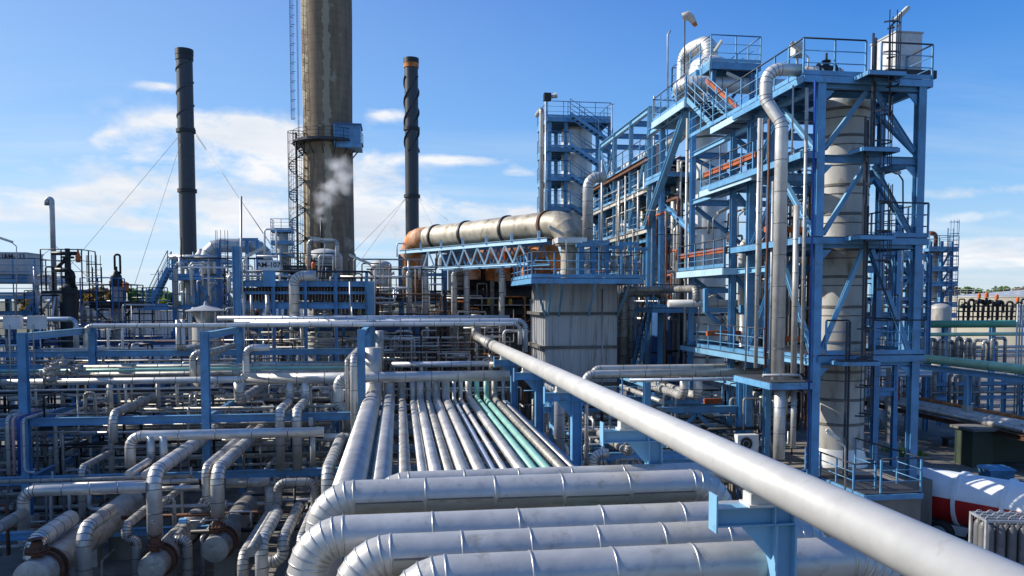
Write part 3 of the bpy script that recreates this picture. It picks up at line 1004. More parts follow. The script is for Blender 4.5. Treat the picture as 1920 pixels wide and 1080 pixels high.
pipe('735,684,31.8 X955', 5.6, m='clad_blue', label='bluish pipe behind the thick silver pipe at the far end of the rack', group=GL)
pipe('712,692,31.1 Z620', 7.5, m='clad_dirty', label='broad grey standing pipe behind the tall post at the rack corner', group=GL)
pipe('-40,718,28.5 X462 Z652 X505', 6.5, m='clad', label='silver pipe passing the first two posts and stepping up at the second', group=GL, band=.7, kr=2.2)
pipe('362,712,28.8 Z661 X392 Y33', 6.0, m='clad', label='silver riser beside the second post with an elbow towards it', group=GL, band=.7)
pipe('372,712,28.9 Z672 Y33', 4.4, m='clad', label='thinner silver riser tucked behind the second post', group=GL)
pipe('-30,797,29 X640', 3.2, m='clad_blue', label='slim bluish pipe just under the upper blue beam', group=GL)
pipe('280,795,29.6 X640', 3.6, m='clad_dirty', label='slim dull pipe behind the upper blue beam', group=GL)
pipe('110,806,29.8 X620', 4.2, m='clad_dirty', label='dull pipe lying low behind the upper blue beam', group=GL)
pipe('130,813,28.4 X430', 3.0, m='galv', label='thin bare pipe in front of the low dull pipe', group=GL)
# B8
pipe('245,876,25.0 Z818 X607', 9.6, m='clad', label='thick silver pipe between the upper and lower blue beams, elbow down at its left end', group=GL, band=1.15, kr=2.2)
pipe('607,821,27.0 X700', 8.2, m='clad', label='thick silver pipe continuing behind the tall riser to the rack', group=GL, band=1.2)
pipe('282,818,24.9 Z862 Y22.9', 6.8, m='clad', label='silver branch dropping from the thick pipe, left one of two', group=GL, kr=2)
pipe('306,818,24.9 Z866 Y23.1', 6.8, m='clad', label='silver branch dropping from the thick pipe, right one of two', group=GL, kr=2)
pipe('586,818,25.0 Z872', 5.0, m='clad_dirty', label='grey branch dropping from the thick pipe near the rack', group=GL)
# verticals at left edge
pipe('62,768,28.6 Y26.8 Z890', 3.8, m='clad', label='slim silver downpipe at the left edge, leftmost of four', group='four downpipes at the left edge', kr=3)
pipe('72,769,28.6 Y26.8 Z890', 2.6, m='pink', bm='pink', label='pinkish downpipe at the left edge beside the slim silver one', group='four downpipes at the left edge', band=0, kr=3)
pipe('81,770,28.6 Y26.8 Z890', 2.4, m='blue_deep', bm='blue_deep', label='deep blue downpipe at the left edge', group='four downpipes at the left edge', band=0, kr=3)
pipe('90,771,28.6 Y26.8 Z886 X66', 2.7, m='galv', label='light grey downpipe at the left edge, nearest to the first post', group='four downpipes at the left edge', kr=3)
pipe('200,750,33.5 D103 Z887', 3.2, m='clad', label='slim silver pipe coming forward and dropping right of the first post', group=GL, kr=3)
pipe('300,744,34.5 D207 Z886', 4.6, m='clad', label='silver pipe coming forward and dropping midway between the first two posts', group=GL, kr=2.6)
# twin S drops
for x0, lab in ((543, 'silver pipe that jogs forward and drops through the blue beams, left of a pair'), (572, 'silver pipe that jogs forward and drops through the blue beams, right of a pair')):
    pipe('%d,716,29.5 Z752 Y27.0 Z880' % x0, 8.0, m='clad', label=lab, group='jogged pair of drop pipes', kr=2.2)
pipe('662,706,29.2 X634 Z770 X652', 10, m='clad', label='thick silver pipe with a hooked end left of the tall riser', group=GL, kr=2.0, band=.6)
pipe('678,650,32.8 Y27.0 Z822', 5.6, m='clad', label='tall silver riser beside the post at the rack corner', group=GL, kr=2.6)
pipe('668,655,33.3 Y27.2 Z770', 3.0, m='clad', label='thin riser beside the tall silver riser at the rack corner', group=GL, kr=2.6)
# rear: short stubs hanging from the silver pipe
for i, (x, r_) in enumerate(((205, 4.0), (222, 3.0), (235, 2.4), (246, 2.0), (53, 4.2), (296, 4.0))):
    pipe('%d,712,29.0 Z%d' % (x, 754 + (i % 3) * 6), r_, m='clad_dirty' if i % 2 else 'clad', label='short grey branch hanging from the silver pipe between the first two posts', group='short hanging branches')
pipe('300,690,36 D205 Z800', 5, m='clad', label='grey pipe receding behind the hanging branches, upper one', group=GL)
pipe('345,722,36 D212 Z830', 6, m='clad', label='grey pipe receding behind the hanging branches, lower one', group=GL)
pipe('400,735,33 X428 Z790', 6.5, m='clad_dirty', label='dull pipe with an elbow behind the second post', group=GL)
pipe('448,716,29.2 Z752 Y36', 9.5, m='clad', label='thick silver elbow hanging below the stepped pipe and turning away', group=GL, kr=1.8)
pipe('358,800,31 Z742 Y36', 2.6, m='clad', label='slim silver riser in the shade, left of a pair near the second post', group='slim shaded risers')
pipe('367,800,31 Z742 Y36', 2.6, m='clad', label='slim silver riser in the shade, right of a pair near the second post', group='slim shaded risers')
# ---- second tier: lower
pipe('45,990,22.0 Z921 X275', 10.6, m='clad', label='thick silver pipe low at the left with an elbow around the first post', group=GL, kr=2.0, band=.85)
pipe('45,962,22.0 D-60', 10.6, m='clad_dirty', label='thick dull pipe running forward out of the picture at the lower left', group=GL)
pipe('-40,905,24.5 X360', 4.0, m='clad_dirty', label='dull pipe behind the low thick pipe, upper one', group=GL)
pipe('60,911,23.8 X372', 4.2, m='clad', label='grey pipe behind the low thick pipe, lower one', group=GL)
pipe('275,917,22.6 X374', 4.6, m='clad', label='slim silver pipe continuing right of the low thick pipe', group=GL)
pipe('425,906,24.5 X505', 9.0, m='clad_dirty', label='thick dull pipe just right of the second post at the low level', group=GL)
pipe('443,777,33 D288 Z1006', r=.20, m='clad', label='thick silver pipe coming forward and dropping on a horizontal drum left of the second post', group=GL, kr=2.2, band=.75)
pipe('519,776,33 D407 Z975', r=.18, m='clad', label='thick silver pipe coming forward and dropping on the drum with the round white end', group=GL, kr=2.2, band=.75)
pipe('500,777,33 D386 Z947 X425', r=.12, m='clad', label='silver pipe beside it dropping into a bend right of the second post', group=GL, kr=2.2)
pipe('206,957,22.5 D156 Z1110', 12.5, m='clad', label='thick silver pipe bending down at the bottom edge below the low thick pipe', group=GL, kr=2.2, band=.6)
pipe('132,972,22.3 D62 Z1046', 15.5, m='clad', label='broad silver pipe bending down to a flange at the lower left corner', group=GL, kr=1.9, band=.5)
pipe('210,847,27.5 D152 Z985', 5.8, m='clad', label='slim silver pipe coming forward and dropping in front of the low thick pipe', group=GL, kr=2.4)
pipe('98,884,26.0 +z-.25 D86 Z985', 2.2, m='galv', label='thin bent conduit just right of the first post', group=GL, band=0)
pipe('358,876,26.0 +z-.3 D341 Z975', 2.2, m='galv', label='thin bent conduit left of the second post', group=GL, band=0)
pipe('274,955,24 D236 Z1012 X256 Z1100', 8.0, m='clad', label='silver pipe with a double bend left of the big drop pipe', group=GL, kr=2.4, band=.4)
pipe('288,985,22 Z960 Y26', 6.8, m='clad', label='silver elbow rising behind the double bend', group=GL)
pipe('352,985,24.5 D326 +x.35 Z1110', 9.0, m='clad', label='silver pipe bending around below the blue valve box', group=GL, kr=2.2, band=.35)
pipe('305,934,22.8 X326 Z985', 3.6, m='clad', label='small looped elbow between the two big drop pipes', group=GL, band=.35)
# right cluster below the beam at x 490-620
pipe('470,1035,18.6 D521 Z905 X590 Z962 D545', 9.6, m='clad_dirty', label='thick inverted loop pipe below the low beam left of the rack', group='looped pipes below the low blue beam', kr=2.0, band=.4)
pipe('505,905,24.6 Z960 D455 Z1110', 8.6, m='clad_dirty', label='bent pipe left of the inverted loop', group='looped pipes below the low blue beam', kr=2.2, band=.5)
pipe('560,950,23.2 D531 Z1052 X498 ', 9.6, m='clad', label='silver pipe hooking left at the bottom edge below the loop', group='looped pipes below the low blue beam', kr=1.9, band=.4)
pipe('520,962,22 D490 Z1110', 10.5, m='clad', label='silver pipe bending down at the bottom edge left of the hooked one', group='looped pipes below the low blue beam', kr=2.1, band=.4)
pipe('590,945,23.4 D563 Z1040', 6.6, m='clad', label='slimmer silver bend right of the hooked pipe', group='looped pipes below the low blue beam', kr=2.2, band=.4)
pipe('640,820,27.0 D614 Z965', 9.6, m='clad', label='silver pipe bending down right beside the rack', group='looped pipes below the low blue beam', kr=2.2, band=.5)
pipe('600,905,24.5 X470', 3.2, m='clad_dirty', label='slim dull pipe under the low beam', group=GL)
for i, x in enumerate((515, 539, 564, 593)):
    t = thing('pipe_hanger', 'small grey spring hanger under the low blue beam left of the rack', 'pipe hanger', W(x, 893, 26.6), 'spring hangers')
    p = W(x, 898, 27.55)
    mb = MB(); mb.lathe(p - V((0, 0, .14)), (0, 0, 1), [(0, 0), (.055, 0), (.055, .24), (0, .24)], 10); mb.build('spring_can', ['galv'], t)
    mb = MB(); mb.tube(p - V((0, 0, .9)), p - V((0, 0, .14)), .012, 5); mb.build('rod', ['galv'], t)
for x, y in ((196, 902), (242, 902), (583, 790)):
    p = W(x, y, 27.5)
    t = thing('pipe_hanger', 'small numbered grey spring hanger under a blue beam', 'pipe hanger', p, 'spring hangers on the blue beams')
    mb = MB(); mb.box(p - V((.07, .05, .14)), p + V((.07, .05, .14))); mb.build('spring_can', ['galv'], t)
    mb = MB(); mb.tube(p - V((0, 0, 1.0)), p - V((0, 0, .14)), .012, 5); mb.build('rod', ['galv'], t)

# ---- horizontal drums with flanged nozzles
def drum(px, py, Y, r, L, label, rusty=False):
    c = W(px, py, Y)
    t = thing('horizontal_drum', label, 'drum', c, 'horizontal drums at the bottom left')
    mb = MB()
    mb.lathe(c, (0, 1, 0), [(0.0, -.05), (r * .6, -.03), (r * .97, .0)], 32, sharp=False)
    mb.lathe(c, (0, 1, 0), [(r * .97, 0), (r, .03), (r, L), (0, L)], 32)
    mb.build('shell', ['clad_dirty'], t)
    for z in (.55, .8):
        mr = MB(); mr.lathe(c, (0, 1, 0), [(r, z), (r + .09, z), (r + .09, z + .06), (r, z + .06)], 32); mr.build('flange', ['rust'], t)
    mn = MB()
    p = c + V((0, .35, r * .9))
    mn.lathe(p, (0, 0, 1), [(r * .3, 0), (r * .3, .14), (r * .62, .14), (r * .62, .18)], 20); mn.lathe(p, (0, 0, 1), [(r * .62, .2), (r * .62, .24), (r * .36, .25), (r * .26, .42), (r * .5, .46)], 20)
    nz_ = mn.build('nozzle', ['rust'], t)
    mb_ = MB()
    for i in range(12):
        a = i * math.pi / 6
        q = p + V((math.cos(a) * r * .54, math.sin(a) * r * .54, .13)); mb_.tube(q, q + V((0, 0, .16)), .016, 5)
    mb_.build('bolt_ring', ['rust'], nz_)
    for y in (1.2, L - 1):
        ms = MB(); ms.box((c.x - r * .8, c.y + y - .12, 0), (c.x + r * .8, c.y + y + .12, c.z - r * .8))
        ms.build('saddle', ['concrete_dark'], t)
    return t


drum(403, 1031, 21.85, 0.36, 6, 'horizontal drum with a round pale end plate facing the viewer, right of the second post')
drum(284, 1066, 21.55, 0.36, 6, 'horizontal drum with a rusty flange under the thickest drop pipe')
drum(58, 1086, 19.5, 0.42, 7, 'horizontal drum with a flanged silver bend at the lower left corner')
p = W(343, 977, 20.5)
tag(thing('valve_box', 'small bright blue junction box on a thin bar between the two big drop pipes', 'junction box', p), None)
vb = [o for o in COL.objects if o.name.startswith('valve_box')][-1]
mb = MB(); mb.box(p - V((.09, .07, .05)), p + V((.09, .07, .06))); mb.build('body', ['blue_light'], vb)
mb = MB(); mb.tube(p + V((.09, 0, 0)), p + V((.85, 0, 0)), .012, 6); mb.build('pull_bar', ['galv'], vb)
# white instrument boxes at the far left, and a valve cluster by the first post
for x, lab in ((24, 'white instrument box on a pole at the far left edge'), (69, 'white instrument box on top of the first blue post')):
    p = W(x, 606, 27.2)
    t = thing('instrument_box', lab, 'instrument box', p, 'white instrument boxes')
    mb = MB(); mb.box(p - V((.24, .12, .19)), p + V((.26, .12, .21))); mb.build('cabinet', ['box_white'], t)
    mb = MB(); mb.box(p + V((-.26, -.14, .21)), p + V((.28, .14, .235))); mb.build('lid', ['box_white'], t)
    mb = MB(); mb.sweep([p + V((-.05, .0, -.05)), p + V((-.05, -.16, -.05)), p + V((-.05, -.16, -1.9))], .022, 8); mb.build('conduit', ['galv'], t)
for i, (x, y, Y) in enumerate(((95, 712, 28.4), (100, 690, 30.2), (118, 683, 30.5), (88, 700, 29.3), (148, 694, 30.9), (136, 698, 30.6), (20, 725, 29))):
    valve(W(x, y, Y), (1, 0, 0), 0.085, 'grey valve with a handwheel in the cluster right behind the first blue post', 'valves behind the first post', m='clad_dirty', stem=(0, -.3, 1) if i % 2 else (0, 0, 1))
# ------------------------------------------------------------------ chimney with its platform, ladder and spiral stair
YC = 82.0
cc = W(618, 500, YC); cc.z = 0
mt, nt_, b_ = nodes('chimney_concrete')
L2 = nt_.links.new
tcn = N(nt_, 'ShaderNodeTexCoord')
sp_ = N(nt_, 'ShaderNodeSeparateXYZ'); L2(tcn.outputs['Object'], sp_.inputs[0])
mpn = N(nt_, 'ShaderNodeMapping'); mpn.inputs['Scale'].default_value = (1, 1, .16); L2(tcn.outputs['Object'], mpn.inputs[0])
na = N(nt_, 'ShaderNodeTexNoise', i_Scale=1.9, i_Detail=9.0, i_Roughness=.66); L2(mpn.outputs[0], na.inputs['Vector'])
ra = ramp(nt_, na.outputs['Fac'], [(.32, (.14, .103, .066)), (.68, (.265, .198, .13))])
# pour-joint rings
wv = N(nt_, 'ShaderNodeTexWave', bands_direction='Z', i_Scale=.42, i_Distortion=.4); L2(tcn.outputs['Object'], wv.inputs['Vector'])
rw = ramp(nt_, wv.outputs['Fac'], [(.0, (.90, .90, .90)), (.25, (1, 1, 1))])
m1_ = N(nt_, 'ShaderNodeMixRGB', blend_type='MULTIPLY'); m1_.inputs[0].default_value = 1; L2(ra.outputs[0], m1_.inputs[1]); L2(rw.outputs[0], m1_.inputs[2])
# repair patches of pale render: a long vertical strip with side blotches
nb = N(nt_, 'ShaderNodeTexNoise', i_Scale=.42, i_Detail=3.0, i_Roughness=.5); L2(tcn.outputs['Object'], nb.inputs['Vector'])
nc = N(nt_, 'ShaderNodeTexNoise', i_Scale=1.6, i_Detail=4.0); L2(tcn.outputs['Object'], nc.inputs['Vector'])


def mth(op, a, b=None, cl=False):
    n = N(nt_, 'ShaderNodeMath', operation=op, use_clamp=cl)
    for i, q in enumerate((a, b)):
        if q is None: continue
        if isinstance(q, (int, float)): n.inputs[i].default_value = q
        else: L2(q, n.inputs[i])
    return n.outputs[0]


wob = mth('MULTIPLY', mth('SUBTRACT', nc.outputs[0], .5), .9)
strip = mth('LESS_THAN', mth('ABSOLUTE', mth('ADD', mth('SUBTRACT', sp_.outputs['X'], .15), wob)), .30)
frontm = mth('LESS_THAN', sp_.outputs['Y'], 0.0)
strip = mth('MULTIPLY', strip, frontm)
blot = mth('MULTIPLY', mth('SUBTRACT', mth('ADD', nb.outputs[0], mth('MULTIPLY', nc.outputs[0], .22)), .745), 14.0, True)
left = mth('MULTIPLY', mth('LESS_THAN', mth('ADD', sp_.outputs['X'], mth('MULTIPLY', wob, 1.2)), -1.75), mth('GREATER_THAN', mth('ADD', nb.outputs[0], 0.0), .47))
patch = mth('MULTIPLY', mth('MAXIMUM', mth('MAXIMUM', strip, blot), left), .6)
m2_ = N(nt_, 'ShaderNodeMixRGB'); L2(patch, m2_.inputs[0]); L2(m1_.outputs[0], m2_.inputs[1]); m2_.inputs[2].default_value = (.42, .37, .26, 1)
L2(m2_.outputs[0], b_.inputs['Base Color']); b_.inputs['Roughness'].default_value = .9

ch = thing('chimney', 'tall weathered brown concrete chimney with pale repair patches', 'chimney', cc)
ztop = 43.5
mb = MB()
o = cc
mb.lathe(o, (0, 0, 1), [(2.72, 0), (2.62, 12.6), (2.5, 12.7), (2.42, 26), (2.5, 36), (2.48, ztop)], 56)
mb.lathe(o, (0, 0, 1), [(2.48, ztop), (2.1, ztop), (2.1, ztop - 3)], 56)
sh = mb.build('shaft', ['chimney_concrete'], ch)
zp = W(620, 262, YC - 2.4).z
mb = MB(); mb.lathe(o, (0, 0, 1), [(2.4, zp - .15), (3.5, zp - .1), (3.5, zp), (2.4, zp)], 40)
for a in range(0, 360, 24):
    d = V((math.cos(R(a)), math.sin(R(a)), 0)); mb.bar(o + d * 3.4 + V((0, 0, zp - .12)), o + d * 2.42 + V((0, 0, zp - 1.3)), .08, .1)
gal = mb.build('gallery', ['stack_steel'], ch)
railing(ch, [o + V((3.45 * math.cos(R(a)), 3.45 * math.sin(R(a)), zp)) for a in range(0, 360, 20)], 1.1, 1.3, closed=True, mats=('rail_dark', 'rail_dark'))
mb = MB(); mb.lathe(o, (0, 0, 1), [(2.5, 41.0), (3.3, 41.2), (3.3, 41.5), (2.5, 41.5)], 40); mb.build('upper_gallery', ['stack_steel'], ch)
railing(ch, [o + V((3.25 * math.cos(R(a)), 3.25 * math.sin(R(a)), 41.5)) for a in range(0, 360, 20)], 1.1, 1.3, closed=True, mats=('rail_dark', 'rail_dark'))
# blue cabin on the gallery
p0 = W(629, 270, YC - 2.2); p1 = W(671, 236, YC - 2.2)
cb = thing('cabin', 'blue corrugated cabin hung on the right side of the chimney gallery', 'cabin', (p0.x, YC - 2.2, p0.z))
mb = MB()
x0, x1 = p0.x, p1.x + .25
nx = 22
for i in range(nx):
    a = x0 + (x1 - x0) * i / nx; b = x0 + (x1 - x0) * (i + 1) / nx
    mb.box((a, YC - 2.55 - (.04 if i % 2 else 0), p0.z), (b, YC + .2, p1.z), 0)
mb.box((x0 - .08, YC - 2.66, p0.z - .35), (x1 + .08, YC + .3, p0.z - .01), 0)
mb.build('corrugated_walls', ['blue'], cb)
mb = MB(); mb.box((x0 - .1, YC - 2.7, p1.z), (x1 + .12, YC + .3, p1.z + .14)); mb.build('roof', ['blue_dark'], cb)
mb = MB(); mb.box((x0 - .12, YC - 2.7, p0.z), (x0 - .0, YC - 2.5, p1.z)); mb.build('corner_trim', ['blue_light'], cb)
# ladder up the left side
lx = cc.x - 2.75
ladder(ch, V((lx, YC - .9, zp)), V((lx, YC - .9, ztop + .5)), (-1, -.3, 0), True, .55, 'blue_dark', 2.2)
# spiral stair
sc_ = W(558.5, 500, YC - 1.5); sx_, sy_ = sc_.x, sc_.y
st_ = thing('spiral_staircase', 'dark steel spiral staircase in a cage standing left of the chimney', 'staircase', (sx_, sy_, 0))
zt_ = W(558, 248, sy_).z
mb = MB(); mb.tube(V((sx_, sy_, 0)), V((sx_, sy_, zt_)), .09, 10); mb.build('newel', ['black_steel'], st_)
mb = MB()
stp = .21; k = int((zt_ - .8) / stp); ra_ = .72
prev = None
for i in range(k):
    a = i * R(27); a2 = a + R(25); z = i * stp
    d0 = V((math.cos(a), math.sin(a), 0)); d1 = V((math.cos(a2), math.sin(a2), 0)); c_ = V((sx_, sy_, z))
    mb.hexa([c_ + d0 * .08, c_ + d0 * ra_, c_ + d1 * ra_, c_ + d1 * .08] + [q + V((0, 0, .05)) for q in (c_ + d0 * .08, c_ + d0 * ra_, c_ + d1 * ra_, c_ + d1 * .08)])
mb.build('treads', ['black_steel'], st_)
mb = MB()
for i in range(k - 1):
    a = i * R(27); z = i * stp
    d0 = V((math.cos(a), math.sin(a), 0)); d1 = V((math.cos(a + R(27)), math.sin(a + R(27)), 0)); c_ = V((sx_, sy_, z))
    for h_ in (0, .5, 1.0):
        mb.tube(c_ + d0 * .74 + V((0, 0, h_)), c_ + d1 * .74 + V((0, 0, h_ + stp)), .02 if h_ else .05, 4)
mb.build('handrail', ['black_steel'], st_)
mb = MB()
for a in range(0, 360, 30):
    d = V((math.cos(R(a)), math.sin(R(a)), 0)) * .80; mb.bar(V((sx_, sy_, 8)) + d, V((sx_, sy_, zt_)) + d, .035, .035)
z = 9
while z < zt_:
    mb.torus(V((sx_, sy_, z)), (0, 0, 1), .80, .02, 16, 4); z += 1.6
mb.torus(V((sx_, sy_, zt_)), (0, 0, 1), .80, .035, 16, 4)
mb.build('cage', ['black_steel'], st_)
mb = MB()
for z in (10, 14, 17.5, 21, zt_ - .9): mb.bar(V((sx_ + .8, sy_, z)), V((cc.x - 2.2, YC - .9, z)), .12, .12)
mb.build('wall_tie', ['black_steel'], st_)
# vent stub and pipes on the face of the chimney
pipe('603,470,%f Z413' % 76.0, 2.2, m='black_steel', label='dark vent stub puffing steam in front of the chimney', cat='vent', name='steam_vent')

# ------------------------------------------------------------------ steel stacks with spiral strakes
def stack(px, pytop, pybot, Y, rpx, label, s0, s1, turns, rings, rusty=False, ns=3, sw=.17, taper=1.0):
    c = W(px, 500, Y); zt = W(px, pytop, Y).z
    r = rpx * depth(W(px, 300, Y)) / F
    t = thing('steel_stack', label, 'smokestack', (c.x, c.y, 0), 'dark steel stacks')
    o = V((c.x, c.y, 0))
    mb = MB()
    mb.lathe(o, (0, 0, 1), [(r * taper, 0), (r, zt - .02), (r * .9, zt), (r * .9, zt - 2)], 32)
    mb.build('shell', ['stack_steel'], t)
    for q in range(ns):
        ms = MB()
        prev = None
        n = int(turns * 24)
        za, zb = W(px, s1, Y).z, W(px, s0, Y).z
        for i in range(n + 1):
            a = q * 6.2832 / ns + 2 * math.pi * turns * i / n; z = za + (zb - za) * i / n
            d = V((math.cos(a), math.sin(a), 0))
            cur = (o + d * (r * .99) + V((0, 0, z)), o + d * (r * (1 + sw)) + V((0, 0, z)))
            if prev:
                u = V((0, 0, .05))
                ms.hexa([prev[0] - u, prev[1] - u, cur[1] - u, cur[0] - u, prev[0] + u, prev[1] + u, cur[1] + u, cur[0] + u])
            prev = cur
        ms.build('helical_strake', ['stack_steel'], t)
    for y_ in rings:
        z = W(px, y_, Y).z
        mr = MB(); mr.lathe(o, (0, 0, 1), [(r, z - .14), (r + .13, z - .14), (r + .13, z + .14), (r, z + .14)], 32); mr.build('collar', ['black_steel'], t)
    mr = MB(); mr.lathe(o, (0, 0, 1), [(r, zt - .75), (r + .06, zt - .75), (r + .06, zt - .35), (r, zt - .35)], 32); mr.build('top_band', ['rust_bright' if rusty else 'black_steel'], t)
    mr = MB(); mr.lathe(o, (0, 0, 1), [(r + .002, zt - .35), (r + .08, zt - .35), (r + .08, zt + .1), (r * .85, zt + .1), (r * .85, zt - 1)], 32); mr.build('rim', ['black_steel'], t)
    return o, r


so1, sr1 = stack(354, 96, 500, 68, 14.4, 'dark steel stack with spiral strakes on its upper third, left of the chimney', 112, 242, 3.0, (246, 358), ns=1, sw=.12, taper=1.06)
so2, sr2 = stack(773.5, 112, 500, 74, 12.6, 'dark bluish steel stack with spiral strakes and a rusty rim, right of the chimney', 145, 285, 1.25, (242, 368), True, ns=3, sw=.2)
for a, b, lab in (((340, 250), (132, 497), 'guy wire of the left stack, running far down to the left'), ((343, 255), (252, 535), 'guy wire of the left stack, running steeply down to the left'), ((367, 250), (515, 470), 'guy wire of the left stack, crossing towards the chimney, upper'), ((368, 255), (510, 460), 'guy wire of the left stack, crossing towards the chimney, lower'),
                  ((761, 372), (665, 470), 'guy wire of the right stack, down to the left, upper'), ((761, 372), (668, 500), 'guy wire of the right stack, down to the left, lower'), ((786, 372), (840, 413), 'guy wire of the right stack, down to the right'), ((786, 375), (812, 425), 'guy wire of the right stack, steeply down to the right')):
    Yw = 68 if a[0] < 500 else 74
    wires(lab, W(*a, Yw), W(*b, Yw - 9), .017, 'guy wires')

# ------------------------------------------------------------------ steam
def steam(pts, rad, dens, label, seed):
    """thin ragged plume: one box of vapour along a slanting line"""
    x0 = min(p.x for p in pts) - rad * 1.6; x1 = max(p.x for p in pts) + rad * 1.9; y0 = pts[0].y - rad * 1.3; y1 = pts[0].y + rad * 1.3
    z0 = min(p.z for p in pts) - rad * .4; z1 = max(p.z for p in pts) + rad
    mb = MB(); mb.box((x0, y0, z0), (x1, y1, z1))
    name = 'steam_%d' % seed
    m = bpy.data.materials.new(name); m.use_nodes = True; M[name] = m
    n_ = m.node_tree; Lk = n_.links.new
    n_.nodes.remove(n_.nodes['Principled BSDF'])
    pv = N(n_, 'ShaderNodeVolumePrincipled'); pv.inputs['Color'].default_value = (.995, .995, 1, 1); pv.inputs['Anisotropy'].default_value = 0
    out = n_.nodes['Material Output']; Lk(pv.outputs[0], out.inputs['Volume'])
    g = N(n_, 'ShaderNodeTexCoord')
    def mm(op, a, b=None, cl=False):
        n = N(n_, 'ShaderNodeMath', operation=op, use_clamp=cl)
        for i, q in enumerate((a, b)):
            if q is None: continue
            if isinstance(q, (int, float)): n.inputs[i].default_value = q
            else: Lk(q, n.inputs[i])
        return n.outputs[0]
    ge = N(n_, 'ShaderNodeNewGeometry')
    nz_ = N(n_, 'ShaderNodeTexNoise', i_Scale=1.3 / rad, i_Detail=5.0, i_Roughness=.62, i_Distortion=.6)
    Lk(ge.outputs['Position'], nz_.inputs['Vector'])
    acc = None
    for p, k in zip(pts, (.45, .6, .8, 1.0, .95, .8, .6)):
        d = N(n_, 'ShaderNodeVectorMath', operation='DISTANCE'); Lk(ge.outputs['Position'], d.inputs[0]); d.inputs[1].default_value = p
        v_ = mm('SUBTRACT', 1.0, mm('DIVIDE', d.outputs['Value'], rad * k * 1.25), True)
        acc = v_ if acc is None else mm('MAXIMUM', acc, v_)
    den = mm('MULTIPLY', mm('SUBTRACT', mm('ADD', mm('MULTIPLY', nz_.outputs[0], 1.5), mm('MULTIPLY', acc, .9)), 1.16, True), mm('MULTIPLY', acc, dens))
    den = mm('MULTIPLY', den, mm('GREATER_THAN', acc, .01))
    Lk(den, pv.inputs['Density'])
    tag(mb.build('steam_plume', [name]), label, 'steam', None, 'stuff')


Ys = 76.0
steam([W(603, 412, Ys), W(600, 395, Ys), W(612, 372, Ys), W(625, 350, Ys), W(640, 330, Ys), W(632, 310, Ys), W(645, 355, Ys)], 2.0, 2.3, 'white ragged steam drifting up in front of the chimney', 1)
steam([W(741, 440, 70), W(741, 432, 70), W(738, 425, 70), W(736, 418, 70)], 1.5, 2.0, 'small faint puff of steam left of the right stack', 2)
steam([W(75, 575, 47), W(80, 560, 47), W(88, 548, 47), W(95, 540, 47)], 1.6, 1.6, 'low faint steam between the vent pipe and the left platform', 3)

# ------------------------------------------------------------------ trees on the horizon and low buildings
def tree(px, pytop, Y, wpx, m, label, seed, zb=0, group='trees on the horizon'):
    r_ = random.Random(seed)
    p = W(px, pytop, Y); h = p.z; c = V((p.x, Y, 0)); rw_ = wpx * depth(p) / F / 2
    t = thing('tree', label, 'tree', c, group)
    mb = MB()
    mb.tube(c, c + V((0, 0, h * .55)), .3, 7, .14)
    for i in range(5):
        a = r_.uniform(0, 6.28); mb.tube(c + V((0, 0, h * (.3 + .05 * i))), c + V((math.cos(a) * rw_ * .6, math.sin(a) * rw_ * .6, h * (.55 + .07 * i))), .11, 5, .04)
    mb.build('trunk', ['bark'], t)
    ml = MB()
    cl = [(c + V((r_.gauss(0, .42) * rw_, r_.gauss(0, .42) * rw_, h * r_.uniform(.42, .95))), rw_ * r_.uniform(.22, .42)) for _ in range(34)]
    for q, rr in cl:
        for _ in range(60):
            d = V((r_.gauss(0, 1), r_.gauss(0, 1), r_.gauss(0, .8))).normalized() * rr * r_.uniform(.55, 1.05)
            e = q + d; e.z = min(e.z, h)
            s_ = r_.uniform(.22, .5)
            u = V((r_.gauss(0, 1), r_.gauss(0, 1), r_.gauss(0, 1))).normalized(); w_ = u.orthogonal().normalized()
            b = len(ml.v); ml.v += [e - u * s_ - w_ * s_ * .6, e + u * s_ - w_ * s_ * .4, e + u * s_ * .8 + w_ * s_ * .6, e - u * s_ * .7 + w_ * s_ * .5]
            ml.face([b, b + 1, b + 2, b + 3])
    ml.build('crown', [m], t)


for i, (px, py, Y, wd, m, lab) in enumerate(((178, 540, 165, 40, 'tree_autumn', 'brownish autumn tree left of the domed vessel'), (160, 543, 190, 34, 'tree_autumn', 'yellowish tree just right of the black vessel'), (205, 546, 190, 34, 'tree_autumn', 'low autumn tree behind the domed vessel'), (240, 541, 160, 40, 'tree_green', 'dark green tree right of the domed vessel'),
        (262, 539, 170, 40, 'tree_green', 'broad dark green tree between the domed vessel and the blue unit'), (288, 543, 150, 44, 'tree_green', 'round green tree left of the blue unit'), (312, 546, 160, 40, 'tree_green', 'green tree partly behind the blue unit'), (300, 560, 118, 26, 'tree_lime', 'bright lime green tree standing before the darker ones'), (267, 568, 125, 26, 'tree_autumn', 'low brown bush under the green trees'),
        (128, 548, 200, 40, 'tree_autumn', 'hazy brown tree behind the vent pipe'), (60, 548, 200, 50, 'tree_autumn', 'brown tree behind the left platform'),
        (1792, 534, 190, 34, 'tree_autumn', 'yellow brown tree at the left end of the storage tank'), (1815, 538, 200, 36, 'tree_green', 'dark tree behind the left part of the storage tank'), (1850, 540, 230, 40, 'tree_green', 'far tree behind the storage tank roof, left'), (1884, 537, 230, 36, 'tree_green', 'pointed far tree behind the storage tank roof'), (1908, 539, 220, 40, 'tree_autumn', 'brown far tree at the right edge'), (1765, 540, 190, 40, 'tree_autumn', 'brown tree behind the far blue tower'), (1930, 537, 240, 40, 'tree_green', 'dark far tree cut by the right edge'),
        (700, 556, 200, 60, 'tree_green', 'dark tree seen through the steelwork right of the chimney'), (480, 552, 200, 60, 'tree_green', 'dark tree seen through the steelwork left of the chimney'))):
    tree(px, py, Y, wd, m, lab, i + 3)
mb = MB()
